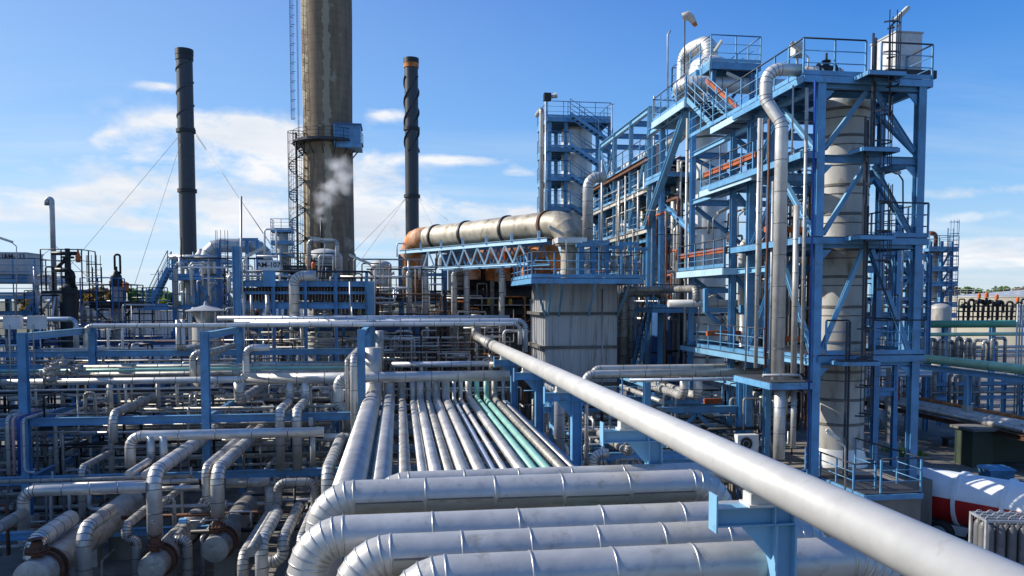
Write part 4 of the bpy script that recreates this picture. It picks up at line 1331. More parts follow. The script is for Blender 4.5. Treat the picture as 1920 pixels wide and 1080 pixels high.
p0, p1 = W(150, 580, 72), W(330, 580, 72)
nx = 60
for i in range(nx):
    a = p0.x + (p1.x - p0.x) * i / nx; b = p0.x + (p1.x - p0.x) * (i + 1) / nx
    mb.box((a, 72 - (.05 if i % 2 else 0), 0), (b, 80, p0.z))
bt = thing('low_building', 'long low grey corrugated building in front of the trees', 'building', (p0.x, 72, 0))
mb.build('corrugated_wall', ['siding'], bt)
mb = MB(); mb.box((p0.x - .2, 71.7, p0.z), (p1.x + .2, 80.2, p0.z + .25)); mb.build('roof_edge', ['galv'], bt)
# ------------------------------------------------------------------ process units at the back left
def vessel(c, r, z0, z1, label, m='vessel', dome=True, rings=(), skirt=0, name='vessel', group=None, rm='bead_dark', n=36):
    t = thing(name, label, 'vessel', (c[0], c[1], z0), group)
    o = V((c[0], c[1], 0))
    mb = MB()
    pr = [(r, z0), (r, z1)]
    mb.lathe(o, (0, 0, 1), pr, n)
    if dome:
        mb.lathe(o, (0, 0, 1), [(r * math.cos(R(a)), z1 + r * .5 * math.sin(R(a))) for a in range(0, 91, 15)], n, sharp=False)
    else: mb.lathe(o, (0, 0, 1), [(r, z1), (.01, z1 + .02)], n)
    mb.build('shell', [m], t)
    for z in rings:
        mr = MB(); mr.lathe(o, (0, 0, 1), [(r, z - .05), (r + .025, z - .04), (r + .025, z + .04), (r, z + .05)], n); mr.build('seam_band', [rm], t)
    if skirt:
        mk = MB(); mk.lathe(o, (0, 0, 1), [(r * 1.28, z0 - .0), (r * 1.02, z0 + skirt)], n); mk.build('skirt', ['vessel_dirty'], t)
    return t


def text_on(par, txt, loc, size, m='text_black'):
    cu = bpy.data.curves.new('lettering', 'FONT')
    cu.body = txt; cu.size = size; cu.extrude = .004; cu.align_x = 'CENTER'; cu.align_y = 'CENTER'; cu.offset = .006 * size / .3
    o = bpy.data.objects.new('tmp_text', cu)
    COL.objects.link(o)
    dg = bpy.context.evaluated_depsgraph_get()
    me = bpy.data.meshes.new_from_object(o.evaluated_get(dg))
    bpy.data.objects.remove(o)
    ob = bpy.data.objects.new('lettering', me)
    me.materials.clear(); me.materials.append(M[m])
    COL.objects.link(ob)
    ob.parent = par
    ob.location = V(loc) - V(par['_o'])
    ob.rotation_euler = (R(90), 0, 0)
    return ob


# --- left platform with the AM-113 tank box
Yp = 47.0
zf = W(40, 553, Yp).z; zf2 = W(40, 522, Yp).z
xr_ = W(66, 550, Yp).x; xl_ = xr_ - 9
t = thing('blue_platform', 'blue steel platform at the left edge carrying the box marked AM-113', 'platform', (xr_ - 3, Yp, 0))
for x in (xr_, xr_ - 3.2, xr_ - 6.4):
    for y in (Yp, Yp + 4): col(t, V((x, y, 0)), V((x, y, zf)), .26)
deck(t, xl_, xr_ + .1, Yp - .1, Yp + 4.1, zf)
deck(t, xl_, xr_ + .1, Yp - .1, Yp + 4.1, zf2)
for x in (xr_, xr_ - 3.2): col(t, V((x, Yp, zf)), V((x, Yp, zf2)), .18)
railing(t, [V((xl_, Yp - .05, zf)), V((xr_ + .05, Yp - .05, zf)), V((xr_ + .05, Yp + 4, zf))], 1.1, 1.2)
railing(t, [V((xl_, Yp - .05, zf2)), V((xr_ + .05, Yp - .05, zf2)), V((xr_ + .05, Yp + 4, zf2))], 1.1, 1.2)
beam(t, V((xl_, Yp, zf - 1.0)), V((xr_, Yp, zf - 1.0)), .24)
for i in (0, 1):
    brace(t, V((xr_ - 3.2 * i - .1, Yp, zf - .3)), V((xr_ - 3.2 * i - 1.7, Yp, zf - 2.6)), .14, 'blue_light')
    brace(t, V((xr_ - 3.2 * (i + 1) + .1, Yp, zf - .3)), V((xr_ - 3.2 * i - 1.7, Yp, zf - 2.6)), .14, 'blue')
a = W(-30, 521, Yp + 1.2); b = W(48, 475, Yp + 1.2)
bx = thing('tank_box', 'pale blue steel box marked AM-113 on the platform at the left edge', 'steel box', (b.x - 1.2, Yp + 1.2, zf2))
mb = MB(); mb.box((a.x - 1, Yp + 1.2, zf2 + .02), (b.x, Yp + 3.4, b.z)); mb.build('body', ['box_white'], bx)
mb = MB(); mb.box((a.x - 1.05, Yp + 1.15, b.z), (b.x + .05, Yp + 3.45, b.z + .06)); mb.build('lid', ['paint_grey'], bx)
text_on(bx, 'AM-113', W(27, 481, Yp + 1.19), .34)
text_on(bx, 'AM-112', W(-6, 481, Yp + 1.19), .34)
lamp(V(W(31, 600, Yp - .6)), W(31, 462, Yp - .6), (-1, 0, 0), 'bent lamp on a thin pole at the left edge, in front of the AM-113 box', hl=1.1, tilt=.35)
# --- hooked vent pipe with tripod
Yv = 44.0
pv_ = W(104, 600, Yv)
vt = pipe('104,607,44 Z373 X88 Z385', 4.6, m='galv', label='tall hooked vent pipe standing on a tripod at the left', cat='vent pipe', name='vent_pipe', kr=2.0, band=0)
for dx, dy in ((-34, 0), (20, 0), (-6, 1)):
    mb = MB(); mb.bar(W(104, 553, Yv), W(104 + dx, 594, Yv - 2 * dy), .09, .09); mb.build('brace', ['galv'], vt)
for a_, b_2 in (((103, 462), (62, 490)), ((105, 462), (130, 486)), ((105, 462), (180, 535))):
    wires('thin stay wire of the hooked vent pipe', W(*a_, Yv), W(*b_2, Yv - 1), .013, 'stay wires of the vent pipe')
# --- black vessel with valve tree
Yb = 43.0
c = W(129, 560, Yb); r = 15.5 * depth(c) / F
zt = W(129, 540, Yb).z
t = vessel((c.x, c.y), r, .2, zt, 'matt black vessel with a valve tree on top, right of the hooked vent pipe', 'black_steel')
mb = MB(); mb.lathe(V((c.x, c.y, 0)), (0, 0, 1), [(.16, zt), (.16, zt + .5), (.34, zt + .5), (.34, zt + .62), (.16, zt + .62), (.14, zt + 1.5), (.3, zt + 1.5), (.3, zt + 1.6), (.12, zt + 1.6), (.12, zt + 2.0)], 14)
mb.tube(V((c.x - .75, c.y, zt + 1.75)), V((c.x + .45, c.y, zt + 1.75)), .1, 10); mb.tube(V((c.x - .6, c.y, zt + .9)), V((c.x + .1, c.y, zt + 1.7)), .1, 8)
mb.sweep([V((c.x - .5, c.y - .2, zt + .9)), V((c.x + .3, c.y - .2, zt + .9)), V((c.x + .3, c.y - .2, zt))], .12, 10)
mb.build('valve_tree', ['black_steel'], t)
mb = MB(); mb.lathe(V((c.x + .5, c.y, zt + 1.3)), (0, 0, 1), [(0, 0), (.11, 0), (.13, .3), (.07, .45), (.04, .65), (0, .7)], 12); mb.build('actuator', ['orange'], t)
railing(t, [V((c.x - .9, c.y - .9, zt - .3)), V((c.x + 1.0, c.y - .9, zt - .3)), V((c.x + 1.0, c.y + .9, zt - .3))], 2.2, .9, mats=('black_steel', 'black_steel'), mid=3)
railing(t, [V((c.x + .9, c.y - .9, zt - 1.9)), V((c.x + 2.4, c.y - .9, zt - 1.9)), V((c.x + 2.4, c.y + .9, zt - 1.9))], 2.4, .9, mats=('blue_dark', 'blue_dark'), mid=3)
# --- domed vessel with platform
Yd = 46.0
c = W(219, 560, Yd); r = 11 * depth(c) / F
z1 = W(219, 534, Yd).z; zpl = W(219, 570, Yd).z
t = vessel((c.x, c.y), r, .2, z1, 'slim grey vessel with a dark flanged dome and a railed platform', 'vessel_dirty')
mb = MB(); mb.lathe(V((c.x, c.y, 0)), (0, 0, 1), [(r, z1 - .1), (r * 1.12, z1 - .1), (r * 1.12, z1 + .2), (r * 1.0, z1 + .2), (r * .85, z1 + .5), (r * .45, z1 + .72), (.07, z1 + .78), (.07, z1 + 1.0)], 24)
mb.sweep([V((c.x - .06, c.y, z1 + .8)), V((c.x - .06, c.y, z1 + 1.65)), V((c.x + .22, c.y, z1 + 1.65)), V((c.x + .22, c.y, z1 + .6))], .06, 8, 2)
mb.build('dome', ['black_steel'], t)
x0_, x1_ = W(182, 570, Yd).x, W(258, 570, Yd).x
deck(t, x0_, x1_, Yd - 1, Yd + 1, zpl, 'black_steel')
railing(t, [V((x0_, Yd - 1, zpl)), V((x1_, Yd - 1, zpl)), V((x1_, Yd + 1, zpl)), V((x0_, Yd + 1, zpl)), V((x0_, Yd - 1, zpl))], 1.05, .9, mats=('black_steel', 'black_steel'))
for s_ in (-1, 1): brace(t, V((c.x + s_ * 1.1, Yd - .6, zpl - .1)), V((c.x + s_ * .2, Yd - .3, zpl - 1.1)), .08, 'black_steel')
ladder(t, V((W(195, 570, Yd).x, Yd - .9, zpl)), V((W(195, 570, Yd).x, Yd - .9, W(195, 502, Yd).z)), (0, -1, 0), True, .45, 'black_steel', 1.2)
mb = MB(); p = W(236, 545, Yd - .4); mb.lathe(p, (0, 0, 1), [(0, 0), (.15, 0), (.17, .4), (0, .5)], 12); mb.build('actuator', ['orange'], t)
# --- blue unit with the grey hopper box and the big flue elbow
Yu = 50.0
x0_, x1_ = W(328, 560, Yu).x, W(412, 560, Yu).x
z0_, zp_, zr_ = 0, W(370, 518, Yu).z, W(370, 483, Yu).z
t = thing('blue_unit', 'blue steel unit with stairs and X braces around a grey hopper', 'process unit', (x0_, Yu, 0))
for x in (x0_, (x0_ + x1_) / 2, x1_):
    for y in (Yu, Yu + 4.5): col(t, V((x, y, 0)), V((x, y, zr_ if x < x1_ else zr_ + .6)), .24)
for z in (zp_ - .1, W(370, 575, Yu).z, zr_ - .1):
    for y in (Yu, Yu + 4.5): beam(t, V((x0_, y, z)), V((x1_, y, z)), .26)
    for x in (x0_, x1_): beam(t, V((x, Yu, z)), V((x, Yu + 4.5, z)), .22)
deck(t, x0_ - .2, x1_ - .9, Yu - .3, Yu + 4.5, zp_)
railing(t, [V((x0_ - .2, Yu - .3, zp_)), V((x1_ - 1.1, Yu - .3, zp_))], 1.05, 1)
xa = (x0_ + x1_) / 2
brace(t, V((xa, Yu - .05, zp_ - .3)), V((x1_, Yu - .05, zp_ - 2.0)), .12); brace(t, V((x1_, Yu - .05, zp_ - .3)), V((xa, Yu - .05, zp_ - 2.0)), .12)
stairs(t, V((x0_ - 1.3, Yu - .6, W(320, 572, Yu).z)), V((x0_ - .2, Yu - .6, zp_ + .5)), .8, (0, 1, 0))
deck(t, x0_ - 1.9, x0_ - .2, Yu - .8, Yu + 1, W(320, 546, Yu).z - .9)
railing(t, [V((x0_ - 1.9, Yu + 1, W(320, 546, Yu).z - .9)), V((x0_ - 1.9, Yu - .8, W(320, 546, Yu).z - .9)), V((x0_ - .2, Yu - .8, W(320, 546, Yu).z - .9))], 1.1, .8)
mb = MB()
a = W(357, 566, Yu + .4); b = W(402, 518, Yu + .4)
mb.box((a.x, Yu + .4, a.z), (b.x, Yu + 4, b.z))
mb.hexa([V((a.x, Yu + .4, a.z)), V((b.x, Yu + .4, a.z)), V((b.x, Yu + 4, a.z)), V((a.x, Yu + 4, a.z))][::-1] + [V((a.x + .5, Yu + 1, a.z - 1)), V((b.x - .5, Yu + 1, a.z - 1)), V((b.x - .5, Yu + 3, a.z - 1)), V((a.x + .5, Yu + 3, a.z - 1))][::-1])
mb.build('hopper', ['paint_grey'], t)
ladder(t, V((x1_ + .3, Yu - .1, 1)), V((x1_ + .3, Yu - .1, zr_ + 1)), (0, -1, 0), True, .45, 'blue_dark', 1.5)
pipe('331,577,49.3 Z495 X345', 4.2, m='clad', label='silver riser on the left leg of the blue unit', group='pipes on the blue unit', kr=2)
pipe('318,482,49.6 X402', 4.6, m='clad', label='silver pipe lying across the top of the blue unit', group='pipes on the blue unit')
pipe('353,575,50.6 Z505', 5, m='vessel_dirty', label='stained downpipe beside the grey hopper', group='pipes on the blue unit')
pipe('389,522,52 Z460 X498 Z492', 13.2, m='clad', label='fat silver flue bending over behind the tall blue column like an arch', cat='flue', name='flue_duct', kr=2.0, gores=3, band=1.6)
mb = MB(); a = W(452, 452, 51.6); b = W(487, 450, 51.6)
ft = thing('flue_frame_steelwork', 'blue steel cradle around the right end of the fat silver flue', 'steel frame', (a.x, 51.6, 0))
for px in (463, 483):
    q = W(px, 450, 50.9); col(ft, V((q.x, 50.9, 4)), q, .2)
q0, q1 = W(448, 449, 50.9), W(492, 455, 50.9); beam(ft, q0, W(484, 449, 50.9), .18); 
mb = MB(); q = W(378, 452, 53)
for i, (px, py, rr, hh) in enumerate(((404, 478, .42, 1.6), (376, 470, .30, 1.2), (363, 486, .34, 1.0), (392, 490, .3, .9))):
    q = W(px, py, 53.5)
    mq = MB(); mq.lathe(q - V((0, 0, hh)), (0, 0, 1), [(0, 0), (rr, 0), (rr, hh * .7), (rr * 1.15, hh * .7), (rr * 1.15, hh * .8), (rr * .5, hh), (rr * .4, hh * 1.1), (0, hh * 1.1)], 16)
    tag(mq.build('relief_drum', ['vessel_dirty' if i % 2 else 'clad']), ['grey vent drum under the fat flue', 'small stained vent drum at the foot of the left stack', 'small silver vent drum at the foot of the left stack', 'low stained vent drum left of the flue'][i], 'drum', None)
# weather cap
Yw = 38.0
c = W(386, 590, Yw)
rr = 36 * depth(c) / F
zc = W(386, 582, Yw).z
t = thing('weather_cap', 'wide grey conical rain cap over a dark vent, below the blue unit', 'rain cap', (c.x, c.y, 0))
mb = MB(); mb.lathe(V((c.x, c.y, 0)), (0, 0, 1), [(rr, zc - .03), (rr, zc), (rr * .5, zc + .13), (.1, zc + .24), (.05, zc + .42), (.01, zc + .43)], 32); mb.lathe(V((c.x, c.y, 0)), (0, 0, 1), [(rr, zc - .03), (.01, zc + .15)], 32); mb.build('cap', ['paint_grey'], t)
mb = MB(); mb.lathe(V((c.x, c.y, 0)), (0, 0, 1), [(rr * .72, 0), (rr * .72, zc - .62), (rr * .3, zc - .62)], 28); mb.lathe(V((c.x, c.y, 0)), (0, 0, 1), [(rr * .3, zc - .7), (rr * .72, zc - .05)], 28); mb.build('vent_drum', ['vessel_dirty'], t)
for a in range(0, 360, 45):
    mb = MB(); d = V((math.cos(R(a)), math.sin(R(a)), 0)) * rr * .85; mb.bar(V((c.x, c.y, zc - 1.6)) + d, V((c.x, c.y, zc)) + d, .06, .06); mb.build('post', ['galv'], t)
# --- air cooler structure across the middle (AM-107)
Ya = 37.5
t = thing('cooler_structure', 'long blue air cooler structure of beams and rails in front of the chimney foot', 'steel structure', (W(570, 560, Ya).x, Ya, 0))
XA = [W(px, 560, Ya).x for px in (452, 513, 573, 630, 688, 697)]
zA = W(570, 509, Ya).z; zB = W(570, 533, Ya).z; zC = W(570, 573, Ya).z; zD = W(570, 549, Ya).z
for i, x in enumerate(XA[:5]):
    col(t, V((x, Ya, 0)), V((x, Ya, zA)), .14 if i not in (0,) else .2)
    col(t, V((x, Ya + 5, 0)), V((x, Ya + 5, zB)), .2)
for z, h_ in ((zB, .22), (zC, .30), (zD, .12)):
    beam(t, V((XA[0], Ya + .12, z)), V((XA[4], Ya + .12, z)), h_, .2)
    beam(t, V((XA[0], Ya + 5.1, z)), V((XA[4], Ya + 5.1, z)), h_, .2, 'blue_dark')
mb = MB(); mb.tube(V((XA[0], Ya - .05, zA)), V((XA[4] + .1, Ya - .05, zA)), .05, 8); mb.tube(V((XA[4] + .1, Ya - .05, zA)), V((XA[4] + .1, Ya + 5, zA)), .05, 8); mb.build('top_rail', ['rail_dark'], t)
mb = MB()
k = 80
for i in range(k):
    x = XA[0] + (XA[4] - XA[0]) * i / k; mb.box((x, Ya + .3, zB - .75), (x + .035, Ya + 4.8, zB - .15), i % 2)
mb.build('fin_bundle', ['clad_dirty', 'rust'], t)
deck(t, XA[0], XA[4], Ya + .2, Ya + 5, zB + .16)
xb = W(697, 600, Ya).x
col(t, V((xb, Ya - .3, 0)), V((xb, Ya - .3, W(697, 529, Ya).z)), .3, 'blue_light', name='corner_column')
xb = W(446, 600, 35.5).x
tc_ = thing('blue_column', 'tall broad blue column with a cable run, left of the air cooler structure', 'steel column', (xb, 35.5, 0))
col(tc_, V((xb, 35.5, 0)), V((xb, 35.5, W(446, 462, 35.5).z)), .31, 'blue', name='shaft')
mb = MB(); mb.bar(V((xb + .25, 35.5, 3)), V((xb + .25, 35.5, W(446, 548, 35.5).z)), .07, .07); mb.build('conduit', ['galv'], tc_)
sg = W(504, 498, 37.3)
t2 = thing('equipment_sign', 'white board marked AM-107 above the air cooler', 'sign', sg)
mb = MB(); a = W(484, 507, 37.3); b = W(524, 488, 37.3); mb.box((a.x, 37.3, a.z), (b.x, 37.45, b.z)); mb.build('board', ['box_white'], t2)
text_on(t2, 'AM-107', W(503.5, 497, 37.29), .32)
mb = MB(); mb.box((a.x + .2, 37.32, 8.6), (b.x - .2, 37.42, a.z)); mb.build('sign_foot', ['blue'], t2)
tag(MB.build((lambda m_: (m_.sweep([W(452, 368, 36), W(452, 508, 36), W(480, 511, 36)], .05, 10, 4), m_)[1])(MB()), 'mast', ['galv']), 'thin grey lightning mast rising beside the tall blue column', 'mast')
pipe('592,517,34.6 X551 Z604', 9.4, m='clad', label='thick silver pipe with a tight elbow standing on the long pipes below the chimney', kr=1.9, band=.42)
lamp(W(703, 600, 36.5), W(703, 505, 36.5), (-1, 0, 0), 'bent lamp on a thin pole between the chimney and the right stack', hl=1.0, tilt=.45)
lamp(W(455, 560, 35), W(455, 490, 35), (1, 0, 0), 'bent lamp leaning right against the fat silver flue', hl=.75, tilt=.55)
lamp(W(598, 560, 40), W(610, 458, 40), (-1, 0, 0), 'small bent lamp in front of the chimney foot', hl=.5, tilt=.15)
for i, (x, yt_, yb, Yq, rp) in enumerate(((457, 552, 592, 36.2, 4.4), (472, 553, 592, 36.4, 2.2), (502, 553, 592, 36.4, 3.8), (657, 528, 592, 36.9, 1.8), (660, 575, 592, 35.5, 1.5), (541, 560, 592, 38, 2), (560, 565, 592, 40, 2), (608, 568, 592, 38, 4.5), (590, 560, 592, 39, 2), (525, 558, 592, 39, 2.4), (620, 566, 592, 38.5, 1.8), (640, 560, 592, 39, 2.2), (676, 562, 592, 39, 2))):
    pipe('%d,%d,%f Z%d' % (x, yb + 12, Yq, yt_), rp, m='clad' if i % 3 else 'galv', label='slim silver standpipe under the air cooler structure', group='standpipes under the air cooler', band=.5)
# --- inverted U pipe and rusty valve on a railed deck at the chimney foot
Yr = 43.0
t = thing('valve_deck', 'dark railed deck with a rusty valve at the foot of the chimney', 'platform', W(580, 505, Yr))
x0_, x1_ = W(531, 500, Yr).x, W(629, 500, Yr).x; zv = W(580, 503, Yr).z
deck(t, x0_, x1_, Yr, Yr + 3, zv, 'black_steel')
railing(t, [V((x0_, Yr + 3, zv)), V((x0_, Yr, zv)), V((x1_, Yr, zv)), V((x1_, Yr + 3, zv))], .78, .8, mats=('black_steel', 'black_steel'))
for x in (x0_ + .1, x1_ - .1):
    for y in (Yr + .1, Yr + 2.9): col(t, V((x, y, 0)), V((x, y, zv - .2)), .2)
pipe('580,520,42.6 Z451 X632 Z545', 3.9, m='clad', label='inverted U of silver pipe in front of the chimney foot', kr=1.8, band=.8)
p = W(580, 490, 42.7)
valve(p, (0, 0, 1), .13, 'rusty valve with an orange actuator below the inverted U pipe', None, 'rust', act=None, stem=(1, 0, 0))
p = W(588, 512, 42.4)
valve(p, (1, 0, 0), .1, 'small valve with a bright orange actuator under the dark railed deck', None, 'rust', act='orange')
vessel((W(608, 500, 45).x, 45), 1.0, 3, W(608, 483, 45).z, 'squat grey vessel behind the dark railed deck', 'vessel_dirty')
vessel((W(714, 505, 52).x, 52), 20 * 52 / F, 2, W(714, 498, 52).z, 'round stained vessel with a shallow dome left of the rusty ducts', 'vessel_dirty', rings=())
for i, px in enumerate((697, 716, 732)):
    pipe('%d,600,50 Z%d X%d' % (px, 500 + i * 6, px + 8), 3.0, m='clad', label='silver riser near the round stained vessel', group='risers near the round stained vessel', kr=2)
for i, py in enumerate((545, 560, 572, 585)):
    pipe('%d,%d,%f X752' % (700 + i * 3, py, 46 + i * .4), 2.2 - .2 * i, m='clad_dirty', label='thin dull pipe between the air cooler and the rusty ducts', group='thin pipes left of the rusty ducts')
# small far tower left of the spiral stair
Yk = 78
c = W(531, 500, Yk)
t = vessel((c.x, c.y), 10 * 78 / F, 2, W(531, 440, Yk).z, 'far small column with blue platforms left of the spiral staircase', 'vessel_dirty')
for py in (432, 455, 478):
    z = W(531, py, Yk).z; deck(t, c.x - .95, c.x + .95, c.y - .95, c.y + .95, z)
    railing(t, [V((c.x - .95, c.y + .9, z)), V((c.x - .95, c.y - .95, z)), V((c.x + .95, c.y - .95, z)), V((c.x + .95, c.y + .9, z))], 1.0, 1)
# ------------------------------------------------------------------ furnace area: rusty duct on a truss, grey filter house, dark furnace
def duct_seg(mb, a, b, r0, r1, n=36, mi=0):
    mb.lathe(a, b - a, [(r0, 0), (r1, (b - a).length)], n, mi, nr=V((0, 0, 1)).cross(b - a).normalized())


dA = W(1040, 421, 36.8); dB = W(806, 441, 45.6); dB.z = dA.z
dC = W(770, 447, 47.2); dC.z = dA.z
rd = 25.5 * depth(dA) / F
dt = thing('rusty_duct', 'huge cream and rust stained duct lying on a blue truss, with a mitred elbow', 'duct', (dA.x, dA.y, dA.z))
mb = MB()
dirv = (dB - dA).normalized()
duct_seg(mb, dA, dB, rd, rd)
mb.build('barrel', ['duct_rusty'], dt)
mb = MB()
e1 = dA - dirv * .55 + V((0, 0, -.12)); e2 = W(1075, 432, 36.2); e3 = W(1078, 462, 36.2); e4 = W(1078, 540, 36.2)
mb.sweep([dA, dA - dirv * (rd * 1.55), V((dA.x, dA.y, 0)) - dirv * (rd * 1.55) + V((0, 0, e3.z))], rd, 36, 1.45, 4, caps=False)
mb.build('elbow', ['duct_rusty'], dt)
pb_ = dA - dirv * (rd * 1.55)
mb = MB(); mb.lathe(V((pb_.x, pb_.y, 0)), (0, 0, 1), [(rd * .62, 8.9), (rd * .62, e3.z + .25), (rd * 1.0, e3.z + .5)], 28); mb.build('neck', ['duct_rusty'], dt)
mb = MB(); mb.box((pb_.x - rd * 1.05, pb_.y - rd * 1.05, e3.z + .1), (pb_.x + rd * 1.05, pb_.y + rd * 1.05, e3.z + .34)); mb.build('collar_flange', ['vessel'], dt)
mb = MB()
mb.sweep([dB + dirv * -.3, dC, V((dC.x, dC.y, 8))], rd * .98, 36, 1.5, 4, caps=True)
mb.build('rusty_elbow', ['rust_duct'], dt)
for k in (0.05, .33, .66, .93):
    p = dA.lerp(dB, k)
    mr = MB(); mr.lathe(p - dirv * .1, dirv, [(rd, 0), (rd + .07, 0), (rd + .07, .14), (rd, .14)], 36); mr.build('band', ['black_steel' if k > .1 else 'rust'], dt)
# truss
tz1 = W(1010, 440, 35.6).z - .0
tt_ = thing('duct_truss', 'pale blue lattice truss carrying the rusty duct', 'truss', (dA.x, dA.y - 1, 8))
off = V((dirv.y, -dirv.x, 0));
if off.y > 0: off = -off
for s_ in (.78, -.6):
    A = dA + off * s_; B = dC + off * s_
    A.z = B.z = dA.z - rd - .12
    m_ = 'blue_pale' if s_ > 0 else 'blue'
    beam(tt_, A - dirv * .3, B, .22, .14, m_, 'top_chord')
    z2 = A.z - 1.05
    A2 = A.lerp(B, .08); A2.z = z2; B2 = A.lerp(B, .80); B2.z = z2
    beam(tt_, A2, B2, .12, .1, m_, 'bottom_chord')
    n = 9
    for i in range(n):
        p = A.lerp(B, .08 + .72 * i / (n - 1)); q = p.copy(); q.z = z2
        p2 = A.lerp(B, min(1, .08 + .72 * (i + .55) / (n - 1)))
        if i < n - 1: brace(tt_, q + V((0, 0, .05)), p2 - V((0, 0, .1)), .07, m_); brace(tt_, A.lerp(B, .08 + .72 * (i + 1) / (n - 1)) * 1 + V((0, 0, -1.0)), p2 - V((0, 0, .1)), .07, m_)
    for i in range(6):
        p = A.lerp(B, .02 + .16 * i); brace(tt_, p, p + V((0, 0, .45)), .12, m_)
for px, py, Y in ((752, 470, 47), (833, 478, 46.5), (752, 470, 50.5), (833, 478, 50)):
    p = W(px, py, Y); col(tt_, V((p.x, Y, 0)), V((p.x, Y, dA.z - rd - .25)), .34, 'blue')
a = W(752, 565, 47); b = W(833, 565, 46.5)
for py in (515, 565): beam(tt_, W(752, py, 47), W(833, py, 46.5), .18)
brace(tt_, W(770, 525, 47), W(830, 563, 46.6), .16)
# stained tall ducts behind the U pipes
for px, rp, Y, lab in ((784, 19, 49.5, 'tall stained round duct under the left end of the rusty duct'), (860, 20, 49.0, 'tall stained round duct behind the pair of hairpin pipes')):
    c = W(px, 500, Y); vessel((c.x, c.y), rp * depth(c) / F, 2, W(px, 470, Y).z, lab, 'vessel_dirty', rings=(W(px, 500, Y).z, W(px, 560, Y).z), group='stained round ducts')
for i, (xa, xb, lab) in enumerate(((768, 797, 'silver hairpin pipe in front of the left stained duct'), (852, 875, 'silver hairpin pipe in front of the right stained duct'))):
    pipe('%d,690,44 Z506 X%d Z690' % (xa, xb), 5.6, m='clad', label=lab, group='silver hairpin pipes', kr=1.9, band=.8)
pipe('941,690,43 Z507 Y46', 5.4, m='clad', label='single tall silver pipe between the hairpins and the filter house', band=.9)
pipe('923,600,46 Z512 Y48', 4.2, m='clad_dirty', label='dull pipe behind the single tall silver pipe')
# furnace body: dark
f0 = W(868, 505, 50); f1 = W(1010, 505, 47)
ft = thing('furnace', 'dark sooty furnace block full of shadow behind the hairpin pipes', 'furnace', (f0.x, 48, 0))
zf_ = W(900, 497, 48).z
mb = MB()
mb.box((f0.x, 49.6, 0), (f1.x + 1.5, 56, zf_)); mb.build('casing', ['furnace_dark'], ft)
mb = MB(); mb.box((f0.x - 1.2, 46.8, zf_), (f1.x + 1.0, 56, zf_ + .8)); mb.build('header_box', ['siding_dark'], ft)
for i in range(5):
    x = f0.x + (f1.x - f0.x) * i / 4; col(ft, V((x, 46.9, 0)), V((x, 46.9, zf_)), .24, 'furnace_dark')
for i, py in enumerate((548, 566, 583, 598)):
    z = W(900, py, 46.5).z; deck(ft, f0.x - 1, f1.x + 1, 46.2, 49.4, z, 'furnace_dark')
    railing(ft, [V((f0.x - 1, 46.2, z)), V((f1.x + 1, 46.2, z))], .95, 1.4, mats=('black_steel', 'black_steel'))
for i, (px, py, lit) in enumerate(((917, 573, 1), (957, 573, 1))):
    p = W(px, py, 46.1); t = thing('gauge_light', 'small yellow fitting on the dark furnace front', 'gauge', p, 'yellow fittings on the furnace')
    mb = MB(); mb.lathe(p, (0, 0, 1), [(0, 0), (.09, 0), (.13, .2), (.09, .4), (.0, .4)], 10); mb.build('body', ['yellow'], t)
    mb = MB(); mb.tube(p - V((0, 0, .3)), p, .03, 6); mb.build('stem', ['black_steel'], t)
# rust-orange ducts under the truss
GRR = 'rust orange ducts under the truss'
for i, (pxa, pya, pxb, pyb, rp, Y) in enumerate(((888, 480, 945, 474, 22, 45.5), (950, 474, 1015, 466, 25, 43.5), (1030, 450, 1046, 505, 12, 39.2), (1008, 470, 1003, 520, 13, 41))):
    a = W(pxa, pya, Y); b = W(pxb, pyb, Y - .6)
    mb = MB(); mb.sweep([a, b, b + V((.1, 0, -1.6))] if i < 2 else [a, b], rp * Y / F, 20, 1.3, 4)
    tag(mb.build('rust_duct', ['rust_duct' if i == 0 else 'rust_bright']), ['rust orange bent duct under the left half of the truss', 'wide rust orange bent duct under the right half of the truss', 'rusty upright duct below the elbow of the huge duct', 'rusty upright duct inside the platform railing'][i], 'duct', GRR)
for i, (px, py, Y) in enumerate(((888, 495, 46), (924, 497, 46), (963, 497, 45), (990, 495, 44))):
    p = W(px, py, Y); mb = MB(); mb.lathe(p - V((0, 0, .9)), (0, 0, 1), [(.0, 0), (.42, 0), (.42, .5), (.2, 1.0), (.2, 1.4)], 16)
    tag(mb.build('burner_hood', ['rust_bright' if i % 2 else 'rust_duct']), 'rust streaked conical hood under the truss', 'hood', 'conical hoods under the truss')
# corrugated wall lower behind the long pipe
c0 = W(725, 612, 45.5); c1 = W(1000, 690, 45.5)
wl = thing('corrugated_shed', 'long grimy corrugated shed behind the rack end', 'shed', (c0.x, 46, 0))
mb = MB(); nx = 70
for i in range(nx):
    a = c0.x + (c1.x - c0.x) * i / nx; b = c0.x + (c1.x - c0.x) * (i + 1) / nx
    mb.box((a, 45.9 - (.06 if i % 2 else 0), 0), (b, 46.3, c0.z))
mb.build('wall', ['siding_dark'], wl)
